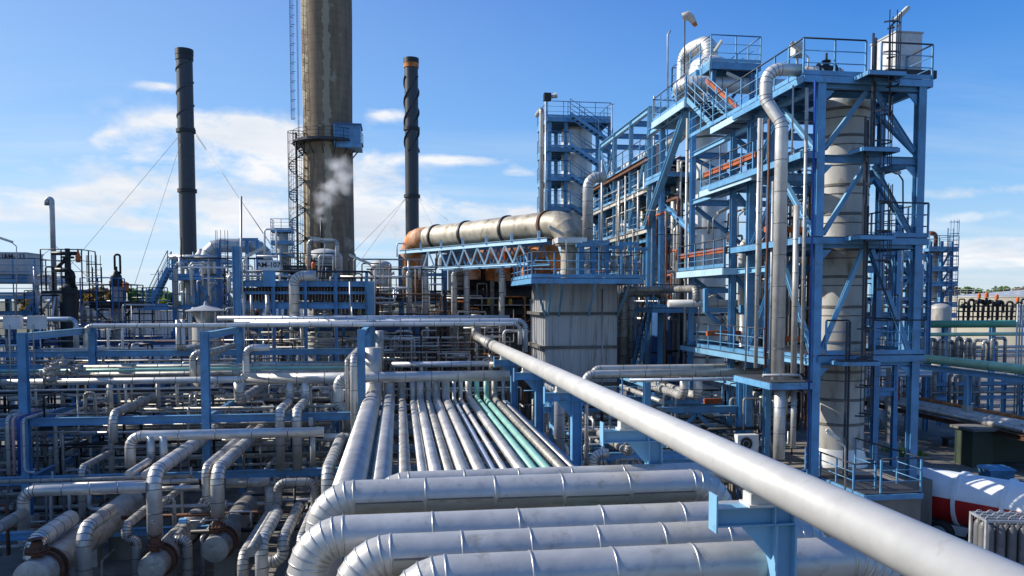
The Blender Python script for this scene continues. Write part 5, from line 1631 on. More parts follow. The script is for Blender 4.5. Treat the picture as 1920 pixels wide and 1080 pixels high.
# ---- filter house
FB = 36.4
x0 = W(1022, 600, FB).x; x1 = W(1157, 600, FB).x; yb = 40.0
zt_ = W(1090, 522, FB).z
fh = thing('filter_house', 'tall grey ribbed metal filter house with rust streaks, sunlit on its narrow left side', 'filter house', ((x0 + x1) / 2, FB, 0))
mb = MB()
mb.box((x0, FB, 0), (x1, yb, zt_))
mb.build('casing', ['siding'], fh)
zsp = [zt_, W(1090, 588, FB).z, W(1090, 651, FB).z, W(1090, 720, FB).z, 1.0]
for za, zb in zip(zsp, zsp[1:]):
    m2 = MB()
    n = 13
    for i in range(n):
        x = x0 + (x1 - x0) * (i + .5) / n
        m2.box((x - .035, FB - .05, zb + .1), (x + .035, FB + .01, za - .1)); 
    for i in range(7):
        y = FB + (yb - FB) * (i + .5) / 7
        m2.box((x0 - .05, y - .05, zb + .1), (x0 + .01, y + .05, za - .1))
    m2.build('ribs', ['siding'], fh)
for z in zsp[1:-1]:
    mb = MB(); mb.box((x0 - .28, FB - .1, z - .07), (x1 + .02, FB - .0, z + .07)); mb.box((x0 - .28, FB, z - .07), (x0, yb, z + .07)); mb.build('stiffening_ledge', ['siding_dark'], fh)
mb = MB(); mb.tube(V((x1 - .75, FB - .12, 2)), V((x1 - .75, FB - .12, zt_ - .5)), .035, 8); mb.build('downpipe', ['galv'], fh)
# platform round its top
pf = thing('filter_platform', 'blue railed platform around the top of the grey filter house', 'platform', (x0, 34, zt_))
px0 = W(997, 518, 33.6).x; px1 = W(1206, 522, 33.6).x; pz = W(1100, 521, 33.6).z
deck(pf, px0, px1, 33.6, 39.8, pz, 'blue', fr=.22)
railing(pf, [V((px1, 39.8, pz)), V((px1, 33.6, pz)), V((px0, 33.6, pz)), V((px0, 39.8, pz))], 1.1, 1.05)
railing(pf, [V((px0, 39.8, pz)), V((px1, 39.8, pz))], 1.1, 1.2)
for x in (px0 + .2, px0 + .9, x0 + .3, (x0 + x1) / 2, x1 - .2):
    brace(pf, V((x, 33.7, pz - .2)), V((min(max(x + .35, x0), x1), FB - .02, pz - 1.7)), .09, 'blue_light')
# clutter on that platform: blue frames, valves
GQ = 'fittings on the filter platform'
for i, px in enumerate((1100, 1122, 1150, 1178, 1195)):
    p = W(px, 520, 35 + i * .5)
    t = thing('instrument_stand', 'blue instrument stand on the platform of the filter house', 'stand', (p.x, p.y, pz), GQ)
    h = 1.5 + .2 * (i % 2)
    mb = MB()
    for s_ in (-.35, .35): mb.bar(V((p.x + s_, p.y, pz)), V((p.x + s_, p.y, pz + h)), .1, .1)
    mb.bar(V((p.x - .5, p.y, pz + h)), V((p.x + .5, p.y, pz + h)), .12, .16); mb.build('frame', ['blue'], t)
    mb = MB(); mb.lathe(V((p.x, p.y, pz + .4)), (0, 0, 1), [(0, 0), (.16, 0), (.2, .2), (.1, .5), (.14, .7), (0, .75)], 10); mb.build('gauge', ['clad_dirty'], t)
beam(pf, V((W(1090, 458, 35).x, 35, W(1090, 458, 35).z)), V((W(1140, 455, 35).x, 35, W(1140, 455, 35).z)), .2, .2, 'blue_light')
for px in (1092, 1112, 1138): q = W(px, 458, 35); col(pf, V((q.x, 35, pz)), V((q.x, 35, q.z)), .16)
lampo = W(1048, 520, 33.7)
lamp(V((W(1062, 520, 33.4).x, 33.4, pz)), W(1062, 448, 33.4), (-1, 0, 0), 'fluorescent lamp tilted over the railing of the filter platform', hl=.6, tilt=.5)
pipe('1102,455,38.6 Z332 X1135', 10.0, m='clad', label='tall silver pipe with an elbow standing right behind the duct elbow', kr=2, band=.9)
pipe('1168,700,37.5 Z548 X1245 Z570', 8.6, m='clad_dirty', label='dark grey standing pipe right of the filter house with elbow at the top', kr=2, band=.9)
pipe('1182,700,38.4 Z552', 6.6, m='clad_dirty', label='dull standing pipe behind the dark grey one right of the filter house', band=.9)
# ------------------------------------------------------------------ right-hand process structure
TF, TB = 23.4, 28.2
tx0 = slide(V((0, TF, 8)), 0, px=1530).x
tx1 = slide(V((0, TF, 8)), 0, px=1716).x
xl = slide(V((0, TF, 12)), 0, px=1500).x          # outer edge of the decks on the left
xr2 = slide(V((0, TF, 12)), 0, px=1738).x
Z1 = W(1560, 147, TF).z; Z2 = W(1560, 286, TF).z; Z3 = W(1560, 446, TF).z; Z4 = W(1560, 667, TF).z; Z5 = W(1480, 716, TF).z
ZP = 2.2
pl = thing('concrete_plinth', 'raised concrete plinth under the right hand steel tower', 'plinth', (tx0, TF, 0))
mb = MB(); mb.box((tx0 - .8, TF - .4, 0), (tx1 + .5, 33, ZP)); mb.build('block', ['concrete_dark'], pl)
T = thing('steel_tower', 'blue steel tower with decks, braces and ladders around the stained column at right', 'steel tower', (tx0, TF, 0))
for x, y in ((tx0, TF), (tx1, TF), (tx0, TB), (tx1, TB)):
    col(T, V((x, y, ZP if x == tx0 else 0)), V((x, y, Z1 - .05)), .26, 'blue', (0, 1, 0))
for z in (Z1, Z2, Z3, Z4):
    zz = z - .2
    beam(T, V((tx0 + .13, TF, zz)), V((tx1 - .13, TF, zz)), .23, .18)
    beam(T, V((tx0 + .13, TB, zz)), V((tx1 - .13, TB, zz)), .24, .18)
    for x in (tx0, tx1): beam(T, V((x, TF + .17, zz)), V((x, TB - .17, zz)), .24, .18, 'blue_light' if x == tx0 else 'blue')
xm = (tx0 + tx1) / 2
for za, zb in ((Z2, Z1), (Z3, Z2), (Z4, Z3)):
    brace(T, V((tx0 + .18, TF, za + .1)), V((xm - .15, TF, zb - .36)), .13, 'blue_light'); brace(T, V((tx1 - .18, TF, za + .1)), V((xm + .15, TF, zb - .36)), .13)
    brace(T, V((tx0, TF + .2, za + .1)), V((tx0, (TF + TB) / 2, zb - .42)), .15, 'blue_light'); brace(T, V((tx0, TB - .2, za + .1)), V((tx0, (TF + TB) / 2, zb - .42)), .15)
    brace(T, V((tx1, TF + .2, za + .1)), V((tx1, (TF + TB) / 2, zb - .42)), .14); brace(T, V((tx0 + .2, TB, za + .1)), V((xm, TB, zb - .42)), .14)
# haunches at the beam-column corners
mb = MB()
for z in (Z1, Z2, Z3, Z4):
    for x, s_ in ((tx0 + .13, 1), (tx1 - .13, -1)):
        b0 = len(mb.v)
        for y in (TF - .02, TF + .02): mb.v += [V((x, y, z - .38)), V((x + s_ * .35, y, z - .38)), V((x, y, z - .74))]
        mb.face([b0, b0 + 1, b0 + 2]); mb.face([b0 + 5, b0 + 4, b0 + 3])
        for i in range(3): mb.face([b0 + i, b0 + 3 + i, b0 + 3 + (i + 1) % 3, b0 + (i + 1) % 3])
mb.build('haunch_plates', ['blue'], T)['kind'] = 'stuff'
# decks; the column passes through, so each deck is a ring of four strips
vc = slide(V((0, 25.9, 8)), 0, px=1573); vx, vy, vr = vc.x, 25.9, .90


def ringdeck(par, x0, x1, y0, y1, z, cx_, cy_, r, **kw):
    deck(par, x0, x1, y0, cy_ - r, z, **kw); deck(par, x0, x1, cy_ + r, y1, z, **kw)
    deck(par, x0, cx_ - r, cy_ - r + .01, cy_ + r - .01, z, **kw); deck(par, cx_ + r, x1, cy_ - r + .01, cy_ + r - .01, z, **kw)


ringdeck(T, xl, xr2, TF - .15, TB + .3, Z1 + .05, vx, vy, .99)
deck(T, xl, tx0 - .05, TF - .1, 30.8, Z2 + .02)
ringdeck(T, xl, xr2, TF - .15, TB + .3, Z3 + .03, vx, vy, .99)
ringdeck(T, tx0, xr2, TF - .15, TB + .3, Z4 + .03, vx, vy, .99)
deck(T, xl - .9, tx0 - .1, TF - .1, 26, Z5)
zt = Z1 + .05
lx1 = W(1625, 100, TF - .15).x; lx2 = W(1654, 100, TF - .15).x
railing(T, [V((xl, 33, zt)), V((xl, 25.2, zt)), V((xl, TF - .1, zt)), V((lx1, TF - .12, zt))], 1.12, 1.25)
railing(T, [V((lx2, TF - .12, zt)), V((xr2, TF - .12, zt)), V((xr2, TB + .2, zt)), V((tx0 + .5, TB + .2, zt))], 1.1, 1.25)
railing(T, [V((xm + .4, TF - .12, Z3 + .03)), V((xr2, TF - .12, Z3 + .03)), V((xr2, TB + .2, Z3 + .03)), V((tx0, TB + .2, Z3 + .03))], 1.1, 1.1)
railing(T, [V((tx0 + .3, TF - .12, Z4 + .03)), V((W(1588, 620, TF).x, TF - .12, Z4 + .03))], 1.1, 1.0)
railing(T, [V((W(1636, 620, TF).x, TF - .12, Z4 + .03)), V((xr2, TF - .12, Z4 + .03)), V((xr2, TB, Z4 + .03))], 1.1, 1.0)
# landings and ladders
for px, z in ((1640, Z1), (1632, Z2), (1628, Z3), (1606, Z4)):
    c = W(px - 6, 300, TF); deck(T, c.x - .75, c.x + .45, TF - .95, TF - .2, z + .04 if z != Z4 else z - .1, fr=.12)
yl = TF - .35
for px, za, zb in ((1638, Z2, Z1 + 1.25), (1623, Z3, Z2 + 1.0), (1622, Z4 + .1, Z3 + 1.0), (1588, 2.4, Z4 + 1.1)):
    c = W(px, 300, yl); c = slide(V((0, yl, (za + zb) / 2)), 0, px=px)
    ladder(T, V((c.x, yl, za)), V((c.x, yl, zb)), (.75, -.65, 0), True, .5, 'rail_dark', 2.0, .1)
# the stained column itself
ringz = [W(1573, y, 25.9).z for y in (212, 262, 300, 352, 405, 470, 520, 575, 640, 694, 745, 790)]
vessel((vx, vy), vr, W(1573, 838, 25.9).z, W(1573, 196, 25.9).z, 'wide stained metal column with ring bands inside the right hand steel tower', 'vessel_dirty', rings=ringz, n=48)
vz = W(1573, 838, 25.9).z
cv = [o for o in COL.objects if o.name.startswith('vessel')][-1]
mb = MB(); mb.lathe(V((vx, vy, 0)), (0, 0, 1), [(vr * 1.17, ZP), (vr * 1.15, ZP + .1), (vr * 1.0, vz + .05)], 48); mb.build('skirt', ['vessel'], cv)
for i in range(10):
    mb = MB(); z = ringz[i] - .3; mb.torus(V((vx, vy, z)), (0, 0, 1), vr + .005, .018, 40, 5)
    mb.build('insulation_strap', ['bead_dark'], cv)
# small things on the top deck
p0 = W(1678, 142, 24.6); p1 = W(1727, 63, 24.6)
gb = thing('cabinet', 'tall pale grey cabinet standing on the top deck of the right hand tower', 'cabinet', (p0.x, 24.6, zt))
mb = MB(); mb.box((p0.x, 24.6, zt + .42), (p1.x + .05, 26.0, p1.z)); mb.build('body', ['box_white'], gb)
mb = MB(); mb.box((p0.x - .03, 24.57, p1.z), (p1.x + .08, 26.03, p1.z + .05)); mb.build('lid', ['paint_grey'], gb)
mb = MB()
for dx in (.1, .65):
    for dy in (.2, 1.1): mb.tube(V((p0.x + dx, 24.6 + dy, zt)), V((p0.x + dx, 24.6 + dy, zt + .42)), .09, 8)
mb.build('feet', ['tank_cream'], gb)
mb = MB(); mb.box((p0.x - .45, 24.3, zt + .36), (p1.x + .4, 24.55, zt + .62)); mb.build('kick_grating', ['dark_mesh'], gb)
lamp(V((W(1670, 140, TF - .4).x, TF - .4, Z1 - 1.2)), W(1669, 50, TF - .4), (1, .2, 0), 'long lamp on a bent pole above the top deck of the right hand tower', 'rail_dark', .62, tilt=.9)
p = W(1495, 93, 25.0)
wb = thing('junction_box', 'small white box on brackets at the left corner of the top deck', 'junction box', p)
mb = MB(); mb.box(p - V((.17, .2, .2)), p + V((.17, .2, .2))); mb.build('body', ['box_white'], wb)
mb = MB(); mb.bar(p - V((0, 0, .2)), p - V((0, 0, 1.2)), .06, .06); mb.bar(p - V((.3, 0, .25)), p + V((.2, 0, -.25)), .05, .05); mb.build('bracket', ['galv'], wb)
lamp(V((W(1512, 150, 24.6).x, 24.6, Z1)), W(1516, 108, 24.6), (-1, .2, 0), 'tilted lamp beside the small white box on the top deck', 'galv', .42, tilt=.7)
pipe('1500,131,24.9 X1581 Z160', 8.0, m='clad', label='silver pipe with an elbow lying on the top deck of the right hand tower', kr=1.9, band=.5)
valve(W(1549, 131, 24.9), (1, 0, 0), .13, 'dark valve on the silver pipe on the top deck', None, 'black_steel', wheel=False)
lamp(V((W(1694, 440, 26.5).x, 26.5, Z3)), W(1693, 338, 26.5), (-1, -.3, 0), 'dark bent lamp on the mid level of the right hand tower', 'rail_dark', .35, tilt=.25)
lamp(V((W(1585, 910, 21.6).x, 21.6, 2.3)), W(1585, 838, 21.6), (-1, .4, 0), 'yellowish lamp on a curved pole in front of the skirt of the stained column', 'galv', .4, tilt=.75)
# pipes on the left face
YG = 22.9
GT = 'pipes running up the left of the right hand tower'
pipe('1520,130,%f X1436 Z185 ' % YG, 12, label='x') if False else None
g0 = W(1500, 132, 23.6)
pts = [g0, slide(g0, 0, px=1437)]
a = slide(pts[-1], 2, py=188); pts.append(a)
b = W(1466, 232, 23.2); pts.append(b)
pts.append(slide(b, 2, py=712))
pipe(pts, r=.195, m='clad', label='thick silver gooseneck pipe on the left of the right hand tower', group=GT, kr=2.3, band=1.0)
pipe('1489,310,23.3 +z.25 X1505', 6, m='clad', label='x') if False else None
for (px, y0, y1, Y, rp, m, lab) in ((1488, 385, 700, 23.5, 5.6, 'clad', 'medium silver pipe right of the thick gooseneck pipe'), (1503, 165, 700, 23.2, 3.2, 'clad', 'thin silver pipe next to the front post of the right hand tower'), (1485, 160, 290, 23.4, 1.8, 'galv', 'thin conduit hanging below the top deck beside the gooseneck'),
        (1514, 150, 880, 23.0, 2.0, 'blue_deep', 'thin deep blue pipe beside the front post of the right hand tower'), (1424, 222, 560, 24.5, 2.5, 'galv', 'thin grey pipe left of the gooseneck pipe'), (1435, 222, 690, 24.6, 2.3, 'rust', 'thin rusty pipe left of the gooseneck pipe'), (1417, 222, 690, 24.4, 3.6, 'clad', 'slim silver pipe left of the rusty one'),
        (1444, 340, 690, 25.6, 3.0, 'galv', 'slim grey pipe behind the gooseneck pipe'), (1398, 480, 690, 25.2, 1.6, 'galv', 'thin conduit beside the white bracket pipe')):
    pipe('%d,%d,%f Z%d' % (px, y1, Y, y0), rp, m=m, bm='band' if m not in ('blue_deep', 'rust') else m, label=lab, group=GT, band=1.1)
pipe('1460,718,23.0 Z712', 12.5, m='clad', label='short foot of the thick gooseneck pipe') if False else None
pipe('1463,715,23.6 Z860', 10.6, m='clad', label='thick silver pipe below the small landing left of the right hand tower', group=GT, band=1.0)
pipe('1489,720,23.9 Z840', 5, m='clad', label='medium silver pipe below the small landing', group=GT, band=1.0)
pipe('1430,704,22.9 X1502 Z715', 2.8, m='galv', label='thin pipe along the edge of the small landing', group=GT, band=.6)

# ------------------------------------------------------------------ long structure running back from the tower, main silver column
X0 = tx0
def yat(px): return slide(V((X0, 20, 8)), 1, px=px).y
YS = [yat(p) for p in (1441, 1372, 1296, 1239, 1215, 1181, 1151, 1125)]
zm = [W(1296, y, YS[2]).z for y in (291, 380, 516, 645)]
ZA, ZB, ZC, ZD = zm
G = thing('process_structure', 'long blue process structure with walkways, stairs and trays behind the right hand tower', 'steel structure', (X0, 32, 0))
XB = X0 + 4.2
tops = [Z1, ZA + .1, W(1296, 200, YS[2]).z]
for y, zt_ in zip(YS[:3], tops):
    for x in (X0, XB): col(G, V((x, y, 0)), V((x, y, zt_)), .21, 'blue', (0, 1, 0))
yy = [TF] + YS[:3]
for z, m_ in ((ZA, 'blue_light'), (ZB, 'blue_light'), (ZC, 'blue_light'), (ZD, 'blue')):
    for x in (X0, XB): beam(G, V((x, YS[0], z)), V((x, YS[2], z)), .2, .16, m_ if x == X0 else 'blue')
    for y in YS[:3]: beam(G, V((X0 + .15, y, z)), V((XB - .15, y, z)), .26, .2)
for za, zb in ((ZB, ZA), (ZC, ZB), (ZD, ZC)):
    brace(G, V((X0 + .15, YS[2], zb - .2)), V((XB - .2, YS[2], za + .2)), .16); brace(G, V((X0 + .15, YS[1], zb - .2)), V((XB - 1.4, YS[1], za + .1)), .16)
# walkways; the pale blue paints sunlight into the deck edges
deck(G, X0 - .55, X0 + .7, TB, 30.8, Z1 + .04, fr=.24, m='blue_pale')
deck(G, X0 - .55, X0 + .35, 27.0, 31.9, ZB + .2, fr=.24, m='blue_pale'); railing(G, [V((X0 - .5, 31.9, ZB + .2)), V((X0 - .5, 27.0, ZB + .2))], 1.1, 1.0)
deck(G, X0 - .6, X0 + .35, 29.3, 34.4, ZC + .16, fr=.26, m='blue_pale'); railing(G, [V((X0 - .55, 34.4, ZC + .16)), V((X0 - .55, 29.3, ZC + .16))], 1.1, .95)
deck(G, X0 - .6, X0 + 2.6, 25.6, 33.8, ZD, fr=.2, m='blue_light'); railing(G, [V((X0 - .55, 32, ZD)), V((X0 - .55, 25.8, ZD))], 1.0, 1.2)
# stair between the top walkway and the landing of the silver column
ZL = W(1302, 187, 33.7).z
stairs(G, V((X0 - .5, 30.7, Z1 + .05)), V((X0 - .5, 33.7, ZL)), .95, (1, 0, 0), m='blue_light', topm='blue')
deck(G, X0 - .6, X0 + 1.8, 33.7, 38.2, ZL, fr=.3, m='blue_pale')  # landing edge also carries painted-in sunlight
railing(G, [V((X0 - .55, 33.7, ZL)), V((X0 - .55, 38.2, ZL)), V((X0 + 1.7, 38.2, ZL))], 1.1, 1.0)
# cable trays
def tray(pts, w_, label):
    t = MB()
    for a, b in zip(pts, pts[1:]): t.bar(a, b, w_, .2)
    tag(t.build('cable_tray', ['tray_orange']), label, 'cable tray', 'orange cable trays')
tray([V((X0 + .6, 30.7, Z1 + .75)), V((X0 + .6, 34.2, ZL + 1.0))], .12, 'orange brown cable tray slanting along the stair')
tray([V((X0 - .35, 31.9, ZB + .85)), V((X0 - .35, 27.0, ZB + .85))], .14, 'orange cable tray on the upper walkway railing')
tray([V((X0 - .4, 34.4, ZC + .85)), V((X0 - .4, 29.5, ZC + .85))], .14, 'orange cable tray on the middle walkway railing')
p = W(1325, 625, 30.2); q = W(1440, 636, 29.2); tray([p, V((q.x, p.y, p.z))], .16, 'bright orange cable tray along the low walkway')
p = W(1434, 430, 27); q = W(1508, 416, 27); tray([p, V((q.x, p.y, p.z))], .14, 'short orange cable tray behind the gooseneck pipe')
p = W(1320, 752, 30); q = W(1352, 760, 30); tray([p, V((q.x, p.y, p.z))], .2, 'short orange cable tray low down behind the white pipe')
p = W(1440, 636, 27); q = W(1500, 638, 27); tray([p, V((q.x, p.y, p.z))], .14, 'orange cable tray fragment beside the front post')
# silver column
mx, my = slide(V((0, 37.4, 12)), 0, px=1326).x, 37.4
mr_ = 35 * 39 / F
vessel((mx, my), mr_, 1.0, W(1326, 124, my).z, 'tall pale silver column with thin ring seams, left of the gooseneck pipe', 'vessel', rings=[W(1326, y, my).z for y in (180, 222, 262, 300, 340, 386, 430, 470, 540, 590, 625, 668)], n=48)
ZT = W(1380, 117, 35).z
xa = slide(V((0, 35, ZT)), 0, px=1333).x; xb = slide(V((0, 35, ZT)), 0, px=1426).x
C = thing('column_head_platform', 'blue railed platform around the head of the tall silver column', 'platform', (mx, my, ZT))
ringdeck(C, xa, xb, 35, 40.2, ZT, mx, my, mr_ + .12, fr=.3, m='blue')
railing(C, [V((xa, 40.2, ZT)), V((xa, 35, ZT)), V((xb, 35, ZT)), V((xb, 40.2, ZT)), V((xa, 40.2, ZT))], 1.2, 1.2, mats=('blue_light', 'blue_dark'))
for x in (xa + .2, xb - .3):
    for y in (35.2, 39.8): col(C, V((x, y, ZT - 2.4)), V((x, y, ZT - .3)), .18)
for x, y in ((xa + .3, 35.2), (xb - .3, 35.2)): brace(C, V((x, y, ZT - .3)), V((mx + (-.5 if x < mx else .5), my - mr_, ZT - 1.6)), .1)
pz = W(1326, 78, my).z; pzb = W(1300, 157, 35.6).z
pts = [V((mx, my - .1, ZT + .6)), V((mx, my - .1, pz)), V((14.5, 39.3, pz)), V((14.5, 39.3, pzb)), V((12.95, 35.6, pzb)), slide(V((12.95, 35.6, pzb)), 0, px=1500)]
pipe(pts, r=.37, m='vessel', label='fat silver pipe looping over the head platform and back under it', cat='pipe', kr=1.65, band=1.1, name='overhead_pipe')
mb = MB(); p = V((mx, my - .1, ZT + .75)); mb.lathe(p, (0, 0, 1), [(.36, 0), (.5, 0), (.5, .1), (.36, .1)], 24); hv = mb.build('head_flange', ['rust'], C)
mb = MB(); mb.lathe(V((mx, my, 0)), (0, 0, 1), [(mr_ + .05, ZT - .1), (mr_ + .05, ZT + .35), (mr_ * .8, ZT + .62), (.3, ZT + .75)], 36); mb.build('column_head', ['vessel'], C)
p = W(1284, 75, 37); ws = thing('windsock', 'faded orange windsock drooping from a pole above the silver column', 'windsock', p)
mb = MB(); mb.tube(V((p.x, p.y, ZT)), W(1284, 34, 37), .03, 6); mb.build('pole', ['rail_dark'], ws)
mb = MB(); q = [W(1280, 33, 37), W(1290, 29, 36.9), W(1296, 34, 36.9), W(1301, 42, 36.9), W(1305, 49, 36.9)]
rr = [.2, .21, .18, .13, .09]
last = None
for i, c in enumerate(q):
    t_ = (q[min(i + 1, 4)] - q[max(i - 1, 0)]).normalized(); n_ = V((0, 1, 0)); n_ = (n_ - t_ * n_.dot(t_)).normalized()
    k = mb.ringpts(c, t_, n_, rr[i], 14)
    if last is not None: mb.bridge(last, k, 14, 1 if i == 4 else 0)
    last = k
mb.build('sock', ['sock', 'rust_bright'], ws)
mb = MB(); mb.sweep([W(1252, 232, 36.5), W(1252, 66, 36.5), W(1257, 57, 36.5)], .045, 8, 3); tag(mb.build('vent_stub', ['galv']), 'thin pale vent pipe with a bent tip left of the silver column head', 'vent pipe')
lamp(W(1331, 150, 34.6), W(1331, 106, 34.6), (.5, -.3, 0), 'small lamp on the railing of the silver column head', 'galv', .5, tilt=1.4)
lamp(W(1404, 168, 33), W(1400, 160, 33), (-1, .3, 0), 'tilted lamp under the fat silver pipe', 'galv', .7, tilt=.5)
for i, (x, y, Y, d) in enumerate(((1350, 270, 31.2, 1), (1337, 410, 31.8, 1), (1384, 405, 29.5, 1), (1310, 575, 33, 1))):
    lamp(W(x, y + 40, Y), W(x, y, Y), (d, 0, 0), 'slim lamp on a bent conduit along the walkways of the long structure', 'galv', .6, group='walkway lamps', tilt=.5)
# bracket pipe in white along y=568 and its risers
pw = pipe('1253,569,31.5 X1388', 7.0, m='white_pipe', bm='band', label='white pipe held by two blue bracket frames left of the gooseneck pipe', band=1.3)
pipe('1170,543,35.4 X1247 Y31.5 Z569', 6.2, m='clad_dirty', label='dark pipe leading from the filter house to the white bracket pipe', kr=2, band=.7)
pipe('1391,572,30.4 Z452 X1420', 7.6, m='white_pipe', bm='band', label='white standing pipe with an elbow at the middle walkway', kr=1.9, band=1.4)
for px in (1323, 1390):
    p = W(px, 568, 31.0); t = thing('pipe_bracket', 'blue bracket frame holding the white pipe, %s one' % ('left' if px < 1350 else 'right'), 'bracket', p, 'blue bracket frames')
    mb = MB(); mb.bar(W(px, 541, 31.0), W(px, 586, 31.0), .16, .2); mb.build('upright', ['blue'], t)
    beam(t, W(px, 545, 31.0), W(px + 45, 545, 31.0), .2); beam(t, W(px, 581, 31.0), W(px + 45, 581, 31.0), .2)
    brace(t, W(px + 2, 586, 31.0), W(px + 42, 622, 31.0), .16)
pipe('1393,590,30.2 Z688 X1112 Z705', 6.4, m='clad', label='white downpipe that turns left and runs low to the filter house', kr=1.9, band=1.1)
pipe('1440,697,27.5 X1098 Z725', 7.4, m='clad', label='silver pipe running low from the tower to the white diagonal pipe', kr=1.9, band=1.1)
pipe('1525,708,26.8 X1180', 3.2, m='clad_blue', label='slim bluish pipe below the two low silver pipes', band=1.2)
for px, lab in ((1283, 'left'), (1309, 'right')):
    pipe('%d,700,27.6 Z744 Y33' % px, 8.4, m='clad', label='silver dropper under the low silver pipes turning away, %s one' % lab, group='silver droppers', kr=1.8, band=.6)
# low frame in front
YQ = 28.5
q0 = W(1388, 716, YQ); q1 = W(1213, 716, YQ)
fq = thing('portal_steelwork', 'low blue portal frame with a cross beam right of the white diagonal pipe', 'steel frame', (q0.x, YQ, 0))
for q in (q0, q1):
    col(fq, V((q.x, YQ, 0)), V((q.x, YQ, q.z)), .24, up=(0, 1, 0)); beam(fq, V((q.x, YQ + .12, q.z - .1)), V((q.x, YQ + 7, q.z - .1)), .2, .2, 'blue_light')
zb_ = W(1300, 768, YQ).z; beam(fq, V((q1.x + .12, YQ, zb_)), V((q0.x - .12, YQ, zb_)), .24, .2)
q = W(1306, 775, YQ); brace(fq, q, W(1283, 800, YQ), .14); brace(fq, q, W(1348, 812, YQ), .14)
for i, (a, b, r_, Y, m) in enumerate((((1120, 772), (1440, 775), 5.6, 31, 'clad_dirty'), ((1090, 785), (1450, 786), 4.0, 31.5, 'clad'), ((1100, 794), (1450, 795), 4.4, 30.5, 'clad_dirty'), ((1080, 806), (1400, 805), 5.0, 30.2, 'clad'), ((1100, 820), (1300, 820), 3.4, 30, 'clad_dirty'))):
    pipe('%d,%d,%f X%d' % (*a, Y, b[0]), r_, m=m, label='%s pipe low behind the portal frame, %s of five' % ('dull' if 'dirty' in m else 'silver', ['first', 'second', 'third', 'fourth', 'lowest'][i]), group='low pipes behind the portal frame')
pipe('1316,722,33 D1445', 5.0, m='white_pipe', label='white pipe under the light beam of the portal frame') if False else None
pipe('1310,712,36 D1430 Z760', 5.0, m='white_pipe', bm='band', label='white pipe coming forward under the right hand beam of the portal frame', kr=1.8)
pipe('1165,724,34 D1240', 4.2, m='clad', label='slim pipe coming forward under the left hand beam of the portal frame')
pipe('1030,722,26 +y-1.2 X1049 Z865', 9.6, m='clad_blue', label='thick bluish elbow pipe dropping between the first bracket posts', kr=1.8, band=.8)
pipe('1094,752,25 X1100 Z870', 3.6, m='clad', label='slim downpipe left of the second bracket post', kr=1.8, band=.8)
pipe('1140,850,24.5 X1112 Z900', 9.0, m='clad', label='silver elbow rising at the second bracket post', kr=1.8, band=.5)
pipe('1125,812,27 D1180 Z835', 7.5, m='clad_dirty', label='dull pipe with white joint rings coming forward right of the second bracket post', kr=1.8, band=.8, bm='bead')
pipe('1176,800,25.5 Z856', 6.5, m='clad_dirty', label='dull upright pipe behind the second bracket post')
pipe('1232,875,22 X1216 Z848', 7, m='clad', label='silver elbow behind the slim silver pipe, right of the second bracket post', kr=1.7)
for i, (x, y, Y) in enumerate(((1231, 842, 27), (1272, 842, 27.6), (1403, 832, 25.5))):
    p = W(x, y, Y); t = thing('air_conditioner', ['white air conditioner fan unit just right of the second bracket post', 'white air conditioner fan unit half hidden under the white diagonal pipe', 'white air conditioner fan unit at the foot of the portal frame'][i], 'air conditioner', p, 'air conditioner units')
    mb = MB(); mb.box(p - V((.38, 0, .3)), p + V((.38, .3, .3))); mb.build('casing', ['box_white'], t)
    mb = MB(); mb.lathe(p + V((-.08, -.004, 0)), (0, -1, 0), [(.24, 0), (.24, .015), (.0, .012)], 24); mb.build('fan_opening', ['black_steel'], t)
    mb = MB(); mb.torus(p + V((-.08, -.02, 0)), (0, 1, 0), .12, .012, 16, 4); mb.torus(p + V((-.08, -.02, 0)), (0, 1, 0), .23, .014, 20, 4); mb.build('fan_guard', ['galv'], t)
    mb = MB(); mb.bar(V((p.x - .3, p.y + .15, 1)), V((p.x - .3, p.y + .15, p.z - .3)), .06, .06); mb.bar(V((p.x + .3, p.y + .15, 1)), V((p.x + .3, p.y + .15, p.z - .3)), .06, .06); mb.build('stand', ['blue_dark'], t)
# low blue beams behind the rack on the right
lb = thing('low_beam_frame', 'low blue beams in the shade right of the rack', 'steel frame', (W(1250, 862, 25).x, 25, 0))
for a, b, Y in (((1100, 857), (1300, 856), 25.2), ((1020, 768), (1215, 768), 30.5), ((1230, 868), (1420, 866), 26)):
    p = W(*a, Y); beam(lb, p, V((W(*b, Y).x, Y, p.z)), .24)
# blue tank and stair right of the filter house
c = W(1254, 650, 40); tkr = 35 * 41 / F
vessel((c.x, c.y), tkr, 0, W(1254, 586, 40).z, 'dark blue round tank right of the filter house', 'blue_dark', rings=(W(1254, 660, 40).z,), dome=False, rm='black_steel')
s1 = thing('steel_stair', 'steep blue stair between the filter house and the dark blue tank', 'stairs', W(1190, 680, 37))
stairs(s1, V((W(1190, 690, 36.5).x, 36.2, W(1190, 690, 36.5).z - .6)), V((W(1228, 590, 37).x, 37.6, W(1228, 590, 37).z)), .8, (0, 1, 0))
p = W(1215, 577, 37); deck(s1, p.x, p.x + 2.2, 36.2, 39, p.z); railing(s1, [V((p.x, 36.2, p.z)), V((p.x + 2.2, 36.2, p.z))], 1.1, 1)
